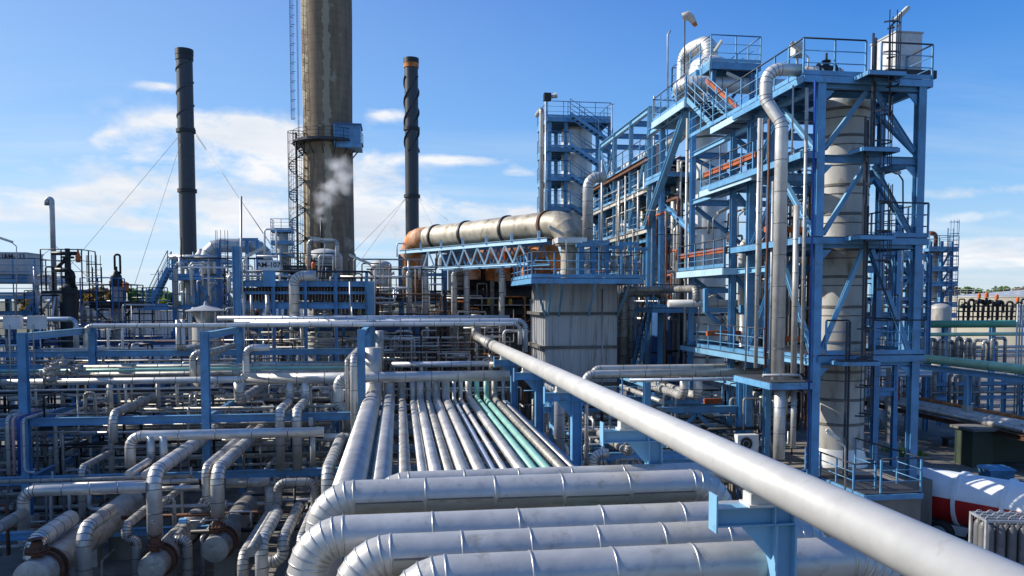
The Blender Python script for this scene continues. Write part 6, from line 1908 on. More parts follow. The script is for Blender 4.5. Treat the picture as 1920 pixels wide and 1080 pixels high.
# ---- rear frames along the same line
Q = thing('rear_pipe_frame', 'row of tall blue portal posts with a stepped top beam, behind the silver column', 'steel frame', (X0, 45, 0))
zt3 = W(1216, 200, YS[4]).z
for i, y in enumerate(YS[4:]):
    for x in (X0, X0 + 3.4): col(Q, V((x, y, 0)), V((x, y, zt3)), .21, 'blue_light', (0, 1, 0))
    beam(Q, V((X0 + .15, y, zt3 - .15)), V((X0 + 3.3, y, zt3 - .15)), .3)
    beam(Q, V((X0 + .15, y, zt3 - 4.4)), V((X0 + 3.3, y, zt3 - 4.4)), .3)
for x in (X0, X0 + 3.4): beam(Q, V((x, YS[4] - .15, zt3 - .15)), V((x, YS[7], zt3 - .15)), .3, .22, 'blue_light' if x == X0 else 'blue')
zq = W(1217, 249, YS[4]).z
for x in (X0,): 
    beam(Q, V((x, YS[2], zq)), V((x, YS[4], zq)), .3, .22, 'blue_light'); col(Q, V((x, YS[3], 0)), V((x, YS[3], zq)), .24, up=(0, 1, 0))
deck(Q, X0 - .1, X0 + 3, YS[3] - 1, YS[4] + .4, zq - 2.5); railing(Q, [V((X0 - .1, YS[4] + .3, zq - 2.5)), V((X0 - .1, YS[3] - 1, zq - 2.5))], 2.2, 1.0, mid=3)
brace(Q, V((X0 - .15, YS[2] + .4, ZL - .2)), V((X0 - .15, YS[4], W(1216, 427, YS[4]).z)), .3, 'blue_light')
brace(Q, V((X0 + .2, YS[3], W(1232, 385, YS[3]).z)), V((X0 + .2, YS[2] + .2, W(1265, 440, YS[2] + .3).z)), .2)
brace(Q, V((X0, YS[4] + .3, zt3 - 2.4)), V((X0, YS[5], zt3 - 5.6)), .24, 'blue_light'); brace(Q, V((X0, YS[7], zt3 - .4)), V((X0, YS[6], zt3 - 4)), .1, 'blue_light'); brace(Q, V((X0, YS[6], zt3 - .4)), V((X0, YS[7], zt3 - 4)), .1, 'blue_light')
for zz, m_ in ((W(1211, 298, YS[4]).z, 'rust'), (W(1211, 356, YS[4]).z, 'vessel_dirty'), (W(1211, 432, YS[4]).z, 'vessel_dirty')):
    for x in (X0 - .1,):
        beam(Q, V((x, YS[4], zz)), V((x, YS[7] + 5, zz)), .26, .2, m_)
    deck(Q, X0, X0 + 3.2, YS[4], YS[7] + 5, zz + .18, 'blue_dark'); railing(Q, [V((X0, YS[4], zz + .18)), V((X0, YS[7] + 5, zz + .18))], 1.1, 1.6, mats=('blue', 'rail_dark'))
pipe([W(1100, 450, 50.5), slide(W(1100, 450, 50.5), 2, py=334), slide(slide(W(1100, 450, 50.5), 2, py=334), 0, px=1132)], r=.33, m='clad', label='x') if False else None
a = slide(V((X0 + .9, 0, W(1130, 322, 49.5).z)), 1, px=1131)
pipe([V((X0 + .9, a.y + 1, a.z)), V((X0 + .9, 38.6, a.z)), V((X0 + 1.5, 37.8, a.z + .9))], r=.31, m='vessel', label='long grey pipe running back through the row of blue portal posts', kr=2.2, band=2.2)
for i, (px, yb_, yt, Y, rp, m) in enumerate(((1128, 480, 300, 48, 2.2, 'galv'), (1160, 480, 340, 45, 2.6, 'clad'), (1172, 480, 330, 44, 2.0, 'galv'), (1196, 480, 320, 42, 2.4, 'clad'), (1224, 480, 180, 40, 2.0, 'galv'), (1232, 460, 270, 39, 2.2, 'rust'), (1284, 640, 222, 34.4, 2.4, 'white_pipe'), (1270, 560, 300, 38, 4.0, 'clad'), (1262, 500, 350, 40, 6.0, 'vessel'), (1205, 500, 370, 44, 5.0, 'clad_dirty'))):
    pipe('%d,%d,%f Z%d' % (px, yb_, Y, yt), rp, m=m, label='slim upright pipe among the blue portal posts behind the silver column', group='upright pipes among the portal posts', band=1.6)
# ---- far blue stair tower
YK = 56.5
bx0 = W(1030, 300, YK).x; bx1 = W(1143, 300, YK).x
K = thing('stair_tower', 'far blue tower of stairs and railed decks around a grey column, centre right', 'steel tower', ((bx0 + bx1) / 2, YK, 0))
zk = [W(1085, y, YK).z for y in (222, 278, 332, 388, 440)]
for x in (bx0, bx0 + 1.2, bx1):
    for y in (YK, YK + 3.6): col(K, V((x, y, 0)), V((x, y, zk[0])), .26, 'blue', (0, 1, 0))
for i, z in enumerate(zk):
    deck(K, bx0 - .2, bx1 if i == 0 else bx0 + 1.5, YK - .3, YK + 3.8, z, 'blue', fr=.3)
    railing(K, [V((bx0 - .2, YK + 3.8, z)), V((bx0 - .2, YK - .3, z)), V((bx1 if i == 0 else bx0 + 1.5, YK - .3, z))] + ([V((bx1, YK + 3.8, z))] if i == 0 else []), 1.1, 1.1, mats=('blue', 'blue_dark'))
    if i: beam(K, V((bx0, YK, z - .15)), V((bx1, YK, z - .15)), .26)
for i in range(4):
    stairs(K, V((bx1 - .2, YK - .7 - .0 * i, zk[i + 1] + .2)), V((bx0 + 1.2, YK - .7, zk[i])), .8, (0, -1, 0), m='blue', topm='blue_dark')
    brace(K, V((bx1, YK, zk[i + 1])), V((bx1 - 1.0, YK, zk[i] - .3)), .12)
c = W(1081, 300, YK + 1.9); vessel((c.x, c.y), 29 * 58.5 / F, 1, zk[0] - .6, 'grey column inside the far blue stair tower', 'vessel', rings=zk)
pipe('1015,470,56 Z204 Y58', 4.4, m='clad', label='tall slim silver pipe standing left of the far stair tower', kr=2, band=3)
pipe('1023,470,55.6 Z190', 2.0, m='galv', label='thin pale pipe between the tall slim pipe and the far stair tower')
p = W(1026, 182, 55.6); t = thing('lamp_box', 'dark lamp box on top of the thin pole at the far stair tower', 'lamp', p)
mb = MB(); mb.box(p - V((.25, .25, .25)), p + V((.25, .25, .25))); mb.build('housing', ['black_steel'], t)
mb = MB(); mb.lathe(p + V((.25, 0, .0)), (1, 0, .35), [(0, 0), (.1, 0), (.2, .45), (0, .45)], 12); mb.build('lamp_head', ['lamp_housing'], t)
mb = MB(); mb.tube(W(1147, 440, 54), W(1147, 196, 54), .05, 6); mb.bar(W(1144, 196, 54), W(1152, 195, 54), .05, .05); tag(mb.build('mast', ['galv']), 'thin pale mast right of the far stair tower', 'mast')
# ------------------------------------------------------------------ right edge: far blue tower, storage tank, manifold, green pipes, yard
YF_ = 58.0
c = W(1757, 520, YF_ + 1.5)
FT = thing('far_blue_tower', 'far blue steel tower around a thin column, right of the right hand tower', 'steel tower', (c.x, YF_, 0))
xs = [W(px, 520, YF_).x for px in (1743, 1764, 1783)]
ztt = W(1760, 452, YF_).z
for x in xs:
    for y in (YF_, YF_ + 3): col(FT, V((x, y, 0)), V((x, y, ztt)), .2)
for py in (466, 503, 531, 570, 590):
    z = W(1760, py, YF_).z; deck(FT, xs[0] - .4, xs[2] + .3, YF_ - .4, YF_ + 3, z, 'blue', fr=.22); railing(FT, [V((xs[0] - .4, YF_ - .4, z)), V((xs[2] + .3, YF_ - .4, z)), V((xs[2] + .3, YF_ + 3, z))], 1.0, 1.0, mats=('blue', 'blue_dark'))
for a, b in ((570, 531), (531, 503), (503, 466)):
    brace(FT, V((xs[1], YF_, W(1760, a, YF_).z)), V((xs[2], YF_, W(1760, b, YF_).z)), .12)
ladder(FT, V((xs[2] - .5, YF_ - .5, 2)), V((xs[2] - .5, YF_ - .5, ztt + 1)), (0, -1, 0), True, .5, 'blue_dark')
vessel((c.x, c.y), .36, 2, W(1757, 470, YF_).z, 'thin grey column inside the far blue tower', 'vessel_dirty', rings=[W(1757, y, YF_).z for y in (500, 530, 560)])
pts = [W(1754, 470, YF_)]; pts.append(slide(pts[-1], 2, py=437)); pts.append(slide(pts[-1], 0, px=1743))
pipe(pts, r=.16, m='rust', bm='rust_bright', label='rusty hooked vent on top of the far thin column', kr=2)
vessel((W(1763, 600, 55).x, 55), .75, 0, W(1763, 578, 55).z, 'small domed vessel at the foot of the far blue tower', 'vessel_dirty')
# dense blue structure directly behind the right hand tower
DX0, DX1 = W(1640, 520, 44).x, W(1742, 520, 44).x
DS = thing('pipe_structure', 'blue framework of pipes seen between the right hand tower and the far blue tower', 'steel structure', (DX0, 44, 0))
for i in range(4):
    x = DX0 + (DX1 - DX0) * i / 3
    for y in (44, 48): col(DS, V((x, y, 0)), V((x, y, W(1690, 440 + 12 * i, 44).z)), .24)
for py in (478, 520, 560, 590, 620):
    z = W(1690, py, 44).z; beam(DS, V((DX0, 44, z)), V((DX1, 44, z)), .22); beam(DS, V((DX0, 48, z)), V((DX1, 48, z)), .22); deck(DS, DX0, DX1, 44.2, 47.9, z - .1, 'blue')
for i in range(3):
    x = DX0 + (DX1 - DX0) * i / 3; x2 = DX0 + (DX1 - DX0) * (i + 1) / 3
    brace(DS, V((x, 44, W(1690, 560, 44).z)), V((x2, 44, W(1690, 520, 44).z)), .12, 'blue_light'); brace(DS, V((x2, 44, W(1690, 520, 44).z)), V((x, 44, W(1690, 478, 44).z)), .12)
GD = 'pipes in the framework behind the right hand tower'
for i, (px, y0, y1, Y, rp, m) in enumerate(((1686, 600, 460, 43.6, 5.2, 'clad_dirty'), (1652, 620, 470, 43.8, 3.4, 'clad'), (1668, 600, 480, 44.6, 2.2, 'galv'), (1700, 610, 470, 44.4, 2.2, 'clad'), (1716, 600, 480, 45, 3.0, 'clad_dirty'), (1728, 610, 470, 44, 2.0, 'galv'))):
    pipe('%d,%d,%f Z%d' % (px, y0, Y, y1), rp, m=m, label='slim upright pipe in the framework behind the right hand tower', group=GD, band=1.2)
for i, (py, Y, rp, m) in enumerate(((487, 45, 3.2, 'vessel_dirty'), (511, 44.5, 4.0, 'green_pipe'), (528, 46, 2.6, 'clad'), (545, 45, 3.0, 'clad_dirty'), (575, 44, 2.6, 'clad'))):
    pipe('1640,%d,%f X1745' % (py, Y), rp, m=m, bm='band' if m != 'green_pipe' else m, label='slim level pipe in the framework behind the right hand tower', group='level ' + GD, band=1.2)
# storage tank
ct = W(1960, 600, 120); rt = 168 * depth(ct) / F
st = thing('storage_tank', 'very wide cream storage tank with a grey conical roof at the right edge', 'storage tank', (ct.x, ct.y, 0))
zs_ = W(1850, 556, 112).z
mb = MB(); mb.lathe(V((ct.x, ct.y, 0)), (0, 0, 1), [(rt, 0), (rt, zs_)], 72); mb.build('wall', ['tank_cream'], st)
mb = MB(); mb.lathe(V((ct.x, ct.y, 0)), (0, 0, 1), [(rt + .1, zs_ - .05), (rt + .1, zs_ + .1), (.01, zs_ + 1.5)], 72); mb.build('roof', ['paint_grey'], st)
railing(st, [V((ct.x + rt * math.cos(R(a)), ct.y + rt * math.sin(R(a)), zs_ + .1)) for a in range(170, 300, 6)], 1.1, 2.5, mats=('galv', 'galv'), toe=False)
# valve manifold with orange actuators
YM = 62.0
zg = W(1850, 600, YM).z
mf = thing('pipe_manifold', 'black pipe manifold frame with standing risers in front of the cream storage tank', 'pipe manifold', (W(1855, 600, YM).x, YM, 0))
for i in range(15):
    px = 1797 + i * 9; r_ = .06 + .03 * (i % 3)
    top = 561 + (i * 7 % 13)
    a = W(px, 604, YM + (i % 2) * 1.2); b = slide(a, 2, py=top)
    mb = MB(); mb.sweep([a, b, b + V((.55, 0, 0)), b + V((.55, 0, -1.0 - .3 * (i % 2)))], r_, 8, 2); mb.build('riser', ['black_steel'], mf)
for py in (574, 584, 594):
    mb = MB(); a = W(1795, py, YM - .4); b = W(1930, py, YM - .4); mb.bar(a, V((b.x, a.y, a.z)), .12, .12); mb.build('rail', ['black_steel'], mf)
for i, (px, py, s_) in enumerate(((1836, 553, .75), (1850, 553, .85), (1869, 556, .8), (1908, 560, .75), (1804, 562, .6), (1815, 562, .6))):
    p = W(px, py, YM - .6)
    valve(p - V((0, 0, .6)), (1, 0, 0), .17 * s_, 'valve on the black manifold with %s' % ('a tall orange actuator' if i < 4 else 'a small black handwheel'), 'valves on the black manifold', 'black_steel', act='orange' if i < 4 else None)
# green pipes
pipe('1700,608,46 X2010', 7.2, m='green_pipe', bm='green_pipe', label='long dark green pipe running to the right edge below the manifold', band=0)
pipe('1640,628,45 X2010', 3.6, m='green_light', bm='green_light', label='slim pale green pipe below the dark green one', band=0)
gp = W(1730, 672, 41)
pipe([V((gp.x, 44.5, gp.z)), V((gp.x, 24, gp.z))], r=.245, m='green_light', bm='green_pipe', label='thick pale green pipe coming forward on a light blue beam at the right edge', band=3.1)
gb_ = thing('pipe_bridge', 'light blue beam on a concrete footed post carrying the thick pale green pipe', 'steel frame', (gp.x, 36, 0))
bz = gp.z - .30
beam(gb_, V((gp.x - .1, 44, bz - .16)), V((gp.x - .1, 24, bz - .16)), .3, .24, 'blue_light')
pp = slide(V((gp.x - .1, 0, 2)), 1, px=1813)
col(gb_, V((pp.x, pp.y, 2.5)), V((pp.x, pp.y, bz - .32)), .26, 'blue_light', name='post')
mb = MB(); mb.box((pp.x - .19, pp.y - .19, 0), (pp.x + .19, pp.y + .19, 2.5)); mb.build('concrete_column', ['concrete'], gb_)
pp2 = V((gp.x - 1.6, 39.5, 0)); q = W(1668, 845, 39)
mb = MB(); mb.lathe(V((q.x, 39, 0)), (0, 0, 1), [(.27, 0), (.27, W(1668, 690, 39).z)], 20); tag(mb.build('support_column', ['concrete']), 'round grey column on the dark yard right of the stained column', 'column')
mb = MB(); mb.lathe(V((q.x, 39, 0)), (0, 0, 1), [(1.1, 0), (1.1, .5), (1.0, .5), (1.0, 0)], 28); tag(mb.build('round_kerb', ['galv']), 'low round guard at the foot of the grey column', 'guard')
# lower bundle running forward
bz2 = W(1715, 765, 40).z
bx = thing('low_pipe_bridge', 'low steel bridge carrying a bundle of pale pipes at the right edge', 'steel frame', (W(1715, 765, 40).x, 36, 0))
x0 = W(1715, 765, 40).x
for x in (x0 - .2, x0 + 3.0): beam(bx, V((x, 46, bz2 - .28)), V((x, 20, bz2 - .28)), .24, .2, 'rust' if x < x0 else 'blue')
for y in (42, 36.5, 31): beam(bx, V((x0 - .2, y, bz2 - .45)), V((x0 + 3.0, y, bz2 - .45)), .2)
for i, (dx, r_, m, lab) in enumerate(((0.05, .14, 'clad', 'pale silver pipe, leftmost of the low bundle at the right edge'), (.45, .17, 'vessel_dirty', 'stained pipe, second from the left of the low bundle'), (.95, .19, 'clad', 'thick pale pipe, third from the left of the low bundle'), (1.4, .1, 'rust', 'thin rusty pipe in the middle of the low bundle'), (1.75, .13, 'clad_dirty', 'dull pipe, fifth from the left of the low bundle'), (2.15, .1, 'vessel', 'thin pale pipe, sixth from the left of the low bundle'), (2.6, .16, 'rust_bright', 'orange stained pipe, rightmost of the low bundle'))):
    pipe([V((x0 + dx, 47, bz2 + r_ - .14)), V((x0 + dx, 20, bz2 + r_ - .14))], r=r_, m=m, bm='band' if 'rust' not in m else m, label=lab, group='low bundle at the right edge', band=1.5)
# pale pipes between the stained column and the post, upper
for i, (py, Y, m) in enumerate(((690, 43, 'clad'), (697, 42.5, 'vessel'), (704, 42, 'clad_blue'), (684, 44, 'rust'))):
    pipe('1625,%d,%f X1745' % (py, Y), 4.5 if i < 3 else 2, m=m, bm='band' if i < 3 else m, label='pale level pipe between the stained column and the right hand front post, %s' % ['second from top', 'third from top', 'lowest', 'topmost and rusty'][i], group='pale level pipes right of the stained column')
# row of expansion loops
for i in range(9):
    pxa = 1727 + i * 16.5; Y = 47 - (i % 3) * .3
    r_ = 3.6 if i < 6 else 3.2
    pipe('%f,680,%f Z%d X%f Z680' % (pxa, Y, 634 + (i % 4) * 2, pxa + (10 if i < 6 else 26)), r_, m='clad', label='silver expansion loop standing in the row under the dark green pipe', group='row of expansion loops', band=.5, kr=1.6)
for i, py in enumerate((652, 660, 668)):
    pipe('1720,%d,%f X1990' % (py, 49 + i * .5), 3.2, m='clad_blue' if i % 2 else 'clad', label='level bluish pipe behind the expansion loops', group='level pipes behind the loops', band=1.2)
for px in (1771, 1860):
    p = W(px, 640, 46.5); t = thing('stub_post', 'short blue post under the dark green pipe', 'post', p, 'short blue posts')
    mb = MB(); mb.ibeam(V((p.x, 46.5, 0)), V((p.x, 46.5, W(px, 612, 46.5).z)), .28, .28, up=(0, 1, 0)); mb.build('shaft', ['blue'], t)
for i in range(3):
    pipe('%d,790,44 Z570' % (1901 + i * 5), 1.5, m='galv', label='thin upright conduit near the right edge', group='thin upright conduits', band=0)
# downcomers in the shade
for i, px in enumerate((1718, 1730, 1737, 1743, 1750, 1757, 1779, 1790, 1801, 1822, 1834)):
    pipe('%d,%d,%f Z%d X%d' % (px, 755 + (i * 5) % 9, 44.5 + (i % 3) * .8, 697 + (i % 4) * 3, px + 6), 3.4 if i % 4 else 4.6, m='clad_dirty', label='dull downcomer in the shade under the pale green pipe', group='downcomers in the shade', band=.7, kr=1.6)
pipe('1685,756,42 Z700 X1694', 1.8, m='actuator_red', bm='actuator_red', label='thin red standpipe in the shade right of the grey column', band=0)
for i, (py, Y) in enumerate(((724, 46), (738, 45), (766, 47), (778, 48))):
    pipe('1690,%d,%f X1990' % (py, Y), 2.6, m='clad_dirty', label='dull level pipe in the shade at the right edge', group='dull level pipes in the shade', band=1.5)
bs = thing('shaded_steelwork', 'blue beams and posts in the shade under the pale green pipe', 'steel frame', (W(1800, 740, 46).x, 46, 0))
for py in (721, 748): p = W(1700, py, 45.4); beam(bs, p, V((p.x + 12, p.y, p.z)), .22)
for px in (1705, 1760, 1830, 1880, 1912): p = W(px, 790, 45.6); col(bs, V((p.x, p.y, 0)), V((p.x, p.y, W(px, 700, 45.6).z)), .22)
# shed, bin, bicycle shelter, yard marks
zsh = 1.75
a = WG(1822, 877); b = WG(1925, 884)
sh_ = thing('yard_shed', 'dark green flat roofed shed with an open front in the shaded yard', 'shed', (a.x, a.y, 0))
dx = 6.0
mb = MB()
mb.box((a.x, a.y, 0), (a.x + 1.1, a.y + 1.2, zsh)); mb.box((a.x + 1.1, a.y + 1.0, 0), (a.x + dx, a.y + 1.2, zsh)); mb.box((a.x + dx - .2, a.y, 0), (a.x + dx, a.y + 1.0, zsh)); mb.box((a.x + 1.1, a.y, zsh - .5), (a.x + dx - .2, a.y + .1, zsh))
mb.build('walls', ['green_shed'], sh_)
mb = MB(); mb.box((a.x - .15, a.y - .2, zsh), (a.x + dx + .2, a.y + 1.4, zsh + .12)); mb.build('roof', ['asphalt'], sh_)
p = WG(1857, 909); q = WG(1900, 917)
bn = thing('waste_bin', 'bright blue waste bin with a ribbed lid behind the tank trailer', 'bin', (p.x + .5, p.y, 0))
mb = MB(); w_, d_ = .95, .8; o = V((p.x, p.y, .12))
mb.hexa([o, o + V((w_, -.15, 0)), o + V((w_ + .1, d_ - .15, 0)), o + V((.1, d_, 0))] + [o + V((-.08, -.06, .5)), o + V((w_ + .08, -.21, .5)), o + V((w_ + .18, d_ - .1, .5)), o + V((.02, d_ + .06, .5))]); mb.build('body', ['blue'], bn)
mb = MB(); mb.hexa([o + V((-.12, -.1, .5)), o + V((w_ + .12, -.25, .5)), o + V((w_ + .22, d_ - .06, .5)), o + V((-.02, d_ + .1, .5))] + [o + V((-.05, .0, .6)), o + V((w_ + .02, -.15, .6)), o + V((w_ + .12, d_ - .15, .6)), o + V((.05, d_, .6))]); mb.build('lid', ['blue'], bn)
for i in (0, 1):
    mb = MB(); mb.lathe(o + V((.15 + i * .85, -.05, -.02)), (1, 0, 0), [(0, 0), (.1, 0), (.1, .06), (0, .06)], 14); mb.build('wheel', ['tyre'], bn)
# kerb with grass by the round column
mb = MB(); mb.box((q.x, q.y + 40, 0), (q.x + .1, q.y + 41, .1)) if False else None
p = WG(1690, 850); r_ = random.Random(5); mb = MB()
for _ in range(500):
    e = V((p.x + r_.uniform(-.6, .9), p.y + r_.uniform(-1, 1), 0)); h = r_.uniform(.1, .35); d = V((r_.gauss(0, .08), r_.gauss(0, .08), h)); s_ = V((r_.uniform(-.03, .03), .02, 0))
    b0 = len(mb.v); mb.v += [e - s_, e + s_, e + d]; mb.face([b0, b0 + 1, b0 + 2])
tag(mb.build('grass', ['tree_green']), 'small strip of grass by the grey column', None, None, 'stuff')
mb = MB()
for i, (x, y, Y) in enumerate(((1750, 832, 0), (1768, 872, 0), (1790, 876, 0))):
    pass
t = thing('yard_table', 'low dark bench on the shaded yard', 'bench', WG(1800, 838))
p = WG(1800, 838); mb = MB(); mb.box((p.x - .8, p.y, .42), (p.x + .8, p.y + .5, .48)); mb.build('seat', ['black_steel'], t)
for s_ in (-.7, .7): mb = MB(); mb.box((p.x + s_ - .04, p.y + .05, 0), (p.x + s_ + .04, p.y + .45, .42)); mb.build('leg', ['black_steel'], t)
# ---- unseen building added outside the left edge to shade the low pipe field
ph = thing('shade_building', 'unseen flat roofed grey building added left of the pipe field for its shadow', 'building', (-24, 20, 0))
mb = MB(); mb.box((-27, 14, 0), (-21.5, 46, 10.5)); mb.build('walls', ['siding'], ph)
mb = MB(); mb.box((-27.2, 13.8, 10.5), (-21.3, 46.2, 10.8)); mb.build('roof', ['concrete_dark'], ph)
# ------------------------------------------------------------------ dense small pipework between the named pieces
POOL = []


def clutter(box, n, seed, label, group, mats, rr=(.03, .09), kinds='xyzzu', ymode=None):
    """n small pipes at random inside a box (x0,x1,y0,y1,z0,z1); each is its own object"""
    r_ = random.Random(seed)
    x0, x1, y0, y1, z0, z1 = box
    for i in range(n):
        k = r_.choice(kinds)
        r = r_.uniform(*rr)
        p = V((r_.uniform(x0, x1), r_.uniform(y0, y1), r_.uniform(z0, z1)))
        if k == 'x':
            L_ = r_.uniform(.25, .7) * (x1 - x0); s_ = r_.choice((-1, 1)); d = r_.choice((-1, 1)) * r_.uniform(.4, 1.4)
            q = V((min(max(p.x + s_ * L_, x0), x1), p.y, p.z)); pts = [p, q, q + V((0, 0, d))]
        elif k == 'y':
            L_ = r_.uniform(.3, .7) * (y1 - y0); q = V((p.x, min(max(p.y + r_.choice((-1, 1)) * L_, y0), y1), p.z)); pts = [p, q, q + V((0, 0, -r_.uniform(.4, 1.5)))]
        elif k == 'z':
            za = z0 + r_.uniform(0, .3) * (z1 - z0); zb = z0 + r_.uniform(.5, 1) * (z1 - z0); d = r_.choice((V((1, 0, 0)), V((-1, 0, 0)), V((0, 1, 0)))) * r_.uniform(.4, 1.6)
            pts = [V((p.x, p.y, za)), V((p.x, p.y, zb)), V((p.x, p.y, zb)) + d]
        else:
            w_ = r_.uniform(.3, .9); h = r_.uniform(.6, 1.6)
            pts = [V((p.x, p.y, p.z)), V((p.x, p.y, p.z + h)), V((p.x + w_, p.y, p.z + h)), V((p.x + w_, p.y, p.z))]
        if min((a - b).length for a, b in zip(pts, pts[1:])) < .15: continue
        m = r_.choice(mats)
        dd = min(depth(q) for q in pts)
        vis = -20 < 960 + F * (pts[0] - CAM).dot(RT) / dd < 1940
        size = r * sum((a - b).length for a, b in zip(pts, pts[1:])) / dd ** 2
        POOL.append((size if vis else 0, pts, r, m, label, group))


def frames(box, nx, ny, zs, label, m='blue', s_=.2, dk=True):
    x0, x1, y0, y1, z0, z1 = box
    t = thing('steel_framework', label, 'steel frame', ((x0 + x1) / 2, y0, z0))
    for i in range(nx):
        x = x0 + (x1 - x0) * i / max(1, nx - 1)
        for j in range(ny):
            y = y0 + (y1 - y0) * j / max(1, ny - 1); col(t, V((x, y, z0)), V((x, y, z1)), s_, m, (0, 1, 0))
    for z in zs:
        for j in range(ny):
            y = y0 + (y1 - y0) * j / max(1, ny - 1); beam(t, V((x0, y, z)), V((x1, y, z)), s_, None, m)
        for i in range(nx):
            x = x0 + (x1 - x0) * i / max(1, nx - 1); beam(t, V((x, y0, z)), V((x, y1, z)), s_, None, m)
        if dk: railing(t, [V((x0, y0 - .1, z + .1)), V((x1, y0 - .1, z + .1))], 1.1, 1.4, mats=(m, 'rail_dark'))
    return t


CM = ['clad', 'clad_dirty', 'galv', 'clad_dirty', 'clad']
CD = ['clad_dirty', 'galv', 'black_steel', 'rust', 'clad_dirty']
# under and behind the left portal frames
clutter((-19, -2, 28.5, 33, .4, 2.6), 34, 11, 'slim dull pipe low in the shade under the portal frames', 'slim pipes low under the portal frames', CM, (.04, .11), 'xxyyzu')
clutter((-19, -2, 29.5, 33.2, 2.8, 4.6), 24, 12, 'slim grey pipe between the blue beams of the portal frames', 'slim pipes between the blue beams', CM, (.03, .09), 'xxyyz')
clutter((-12, -2, 23.6, 27, .2, 1.6), 26, 13, 'slim pipe near the ground between the drums', 'slim pipes near the ground', CD, (.03, .08), 'xyyzu')
clutter((-22, -3, 35, 41, .5, 5.5), 46, 14, 'small pipe in the tangle behind the portal frames', 'small pipes behind the portal frames', CM + ['vessel', 'rust'], (.03, .09), 'xxyzzu')
clutter((-9, 6, 38, 44, 2.5, 6.5), 44, 15, 'small pipe in the tangle under the air cooler', 'small pipes under the air cooler', CM + ['rust', 'vessel', 'galv'], (.03, .08), 'xzzzu')
clutter((-8, 0.5, 37.8, 42, 6.9, 9.2), 26, 16, 'small pipe on the air cooler deck', 'small pipes on the air cooler deck', CM + ['vessel_dirty', 'rust'], (.03, .07), 'xzzu')
clutter((1.5, 9.5, 45.2, 49, 1.5, 8.5), 46, 17, 'small sooty pipe in front of the dark furnace', 'small pipes in front of the furnace', CD + ['clad'], (.03, .08), 'xxzzu')
clutter((14.6, 17.4, 28.6, 34, 3, 13.8), 50, 18, 'small pipe inside the long process structure', 'small pipes inside the process structure', CM + ['rust', 'vessel', 'yellow'], (.03, .09), 'xxyzzzu')
clutter((12.9, 16.2, 36.5, 50, 3.0, 15.0), 64, 19, 'small pipe among the rear portal posts', 'small pipes among the rear portal posts', CM + ['rust', 'vessel'], (.035, .10), 'xyyzzzu')
clutter((6, 14, 27.5, 34, .6, 3.4), 40, 20, 'small pipe low in the shade right of the rack', 'small pipes low right of the rack', CM + ['blue', 'galv'], (.035, .1), 'xxyyzu')
clutter((4.8, 13, 20, 26, .3, 2.2), 30, 21, 'small pipe near the ground under the white diagonal pipe', 'small pipes under the white diagonal pipe', CM + ['blue_dark'], (.035, .09), 'xxyyzu')
clutter((20, 30, 44, 50, .5, 4.2), 44, 22, 'small pipe in the shaded tangle at the right edge', 'small pipes in the shade at the right edge', CD + ['clad', 'green_pipe'], (.03, .09), 'xxzzu')
clutter((14, 18, 42, 50, 4, 12), 30, 23, 'small pipe in the blue framework behind the stained column', 'small pipes behind the stained column', CM, (.04, .1), 'xyzzu')
clutter((-20.5, -15, 44, 50, 3, 8.2), 26, 24, 'small pipe under the left blue platform', 'small pipes under the left platform', CM, (.03, .09), 'xyzzu')
clutter((-14.0, -9.5, 50.5, 54, 4, 9.8), 34, 25, 'small pipe on the blue unit', 'small pipes on the blue unit', CM + ['blue', 'rust'], (.03, .08), 'xzzzu')
clutter((-1, 3, 44, 50, 2, 8.5), 30, 26, 'small pipe between the air cooler and the rusty ducts', 'small pipes left of the rusty ducts', CD + ['clad'], (.03, .08), 'xxzzu')
# frames and railings in those tangles
frames((-21, -3, 36, 41, 0, 4.9), 6, 2, (2.2, 4.6), 'low blue framework with railings behind the portal frames', 'blue', .18)
frames((-21, -6, 44, 50, 0, 6.1), 5, 2, (3.4, 5.7), 'blue framework with railings below the weather cap', 'blue_dark', .18)
frames((-8, 1, 43.5, 47, 0, 6.9), 4, 2, (3.2, 6.4), 'dark framework under the valve deck', 'blue_dark', .18)
frames((-1.5, 2.6, 45, 51, 0, 8.4), 3, 2, (2.8, 5.6, 8.0), 'dark steelwork between the air cooler and the rusty ducts', 'black_steel', .16)
frames((6, 13, 30.5, 33, 0, 3.9), 4, 2, (2.0, 3.7), 'low blue framework in the shade right of the rack', 'blue', .18)
frames((13.2, 17, 40, 50, 0, 16), 2, 4, (5.5, 8.4, 11.2), 'inner framework with railings among the rear portal posts', 'blue', .2)
frames((17.5, 21, 31, 36, 0, 12), 2, 2, (4, 7, 10), 'blue framework behind the stained column', 'blue', .2)
frames((10, 13.5, 44, 52, 0, 9.5), 2, 3, (3, 6, 9), 'blue framework behind the filter house', 'blue', .2)
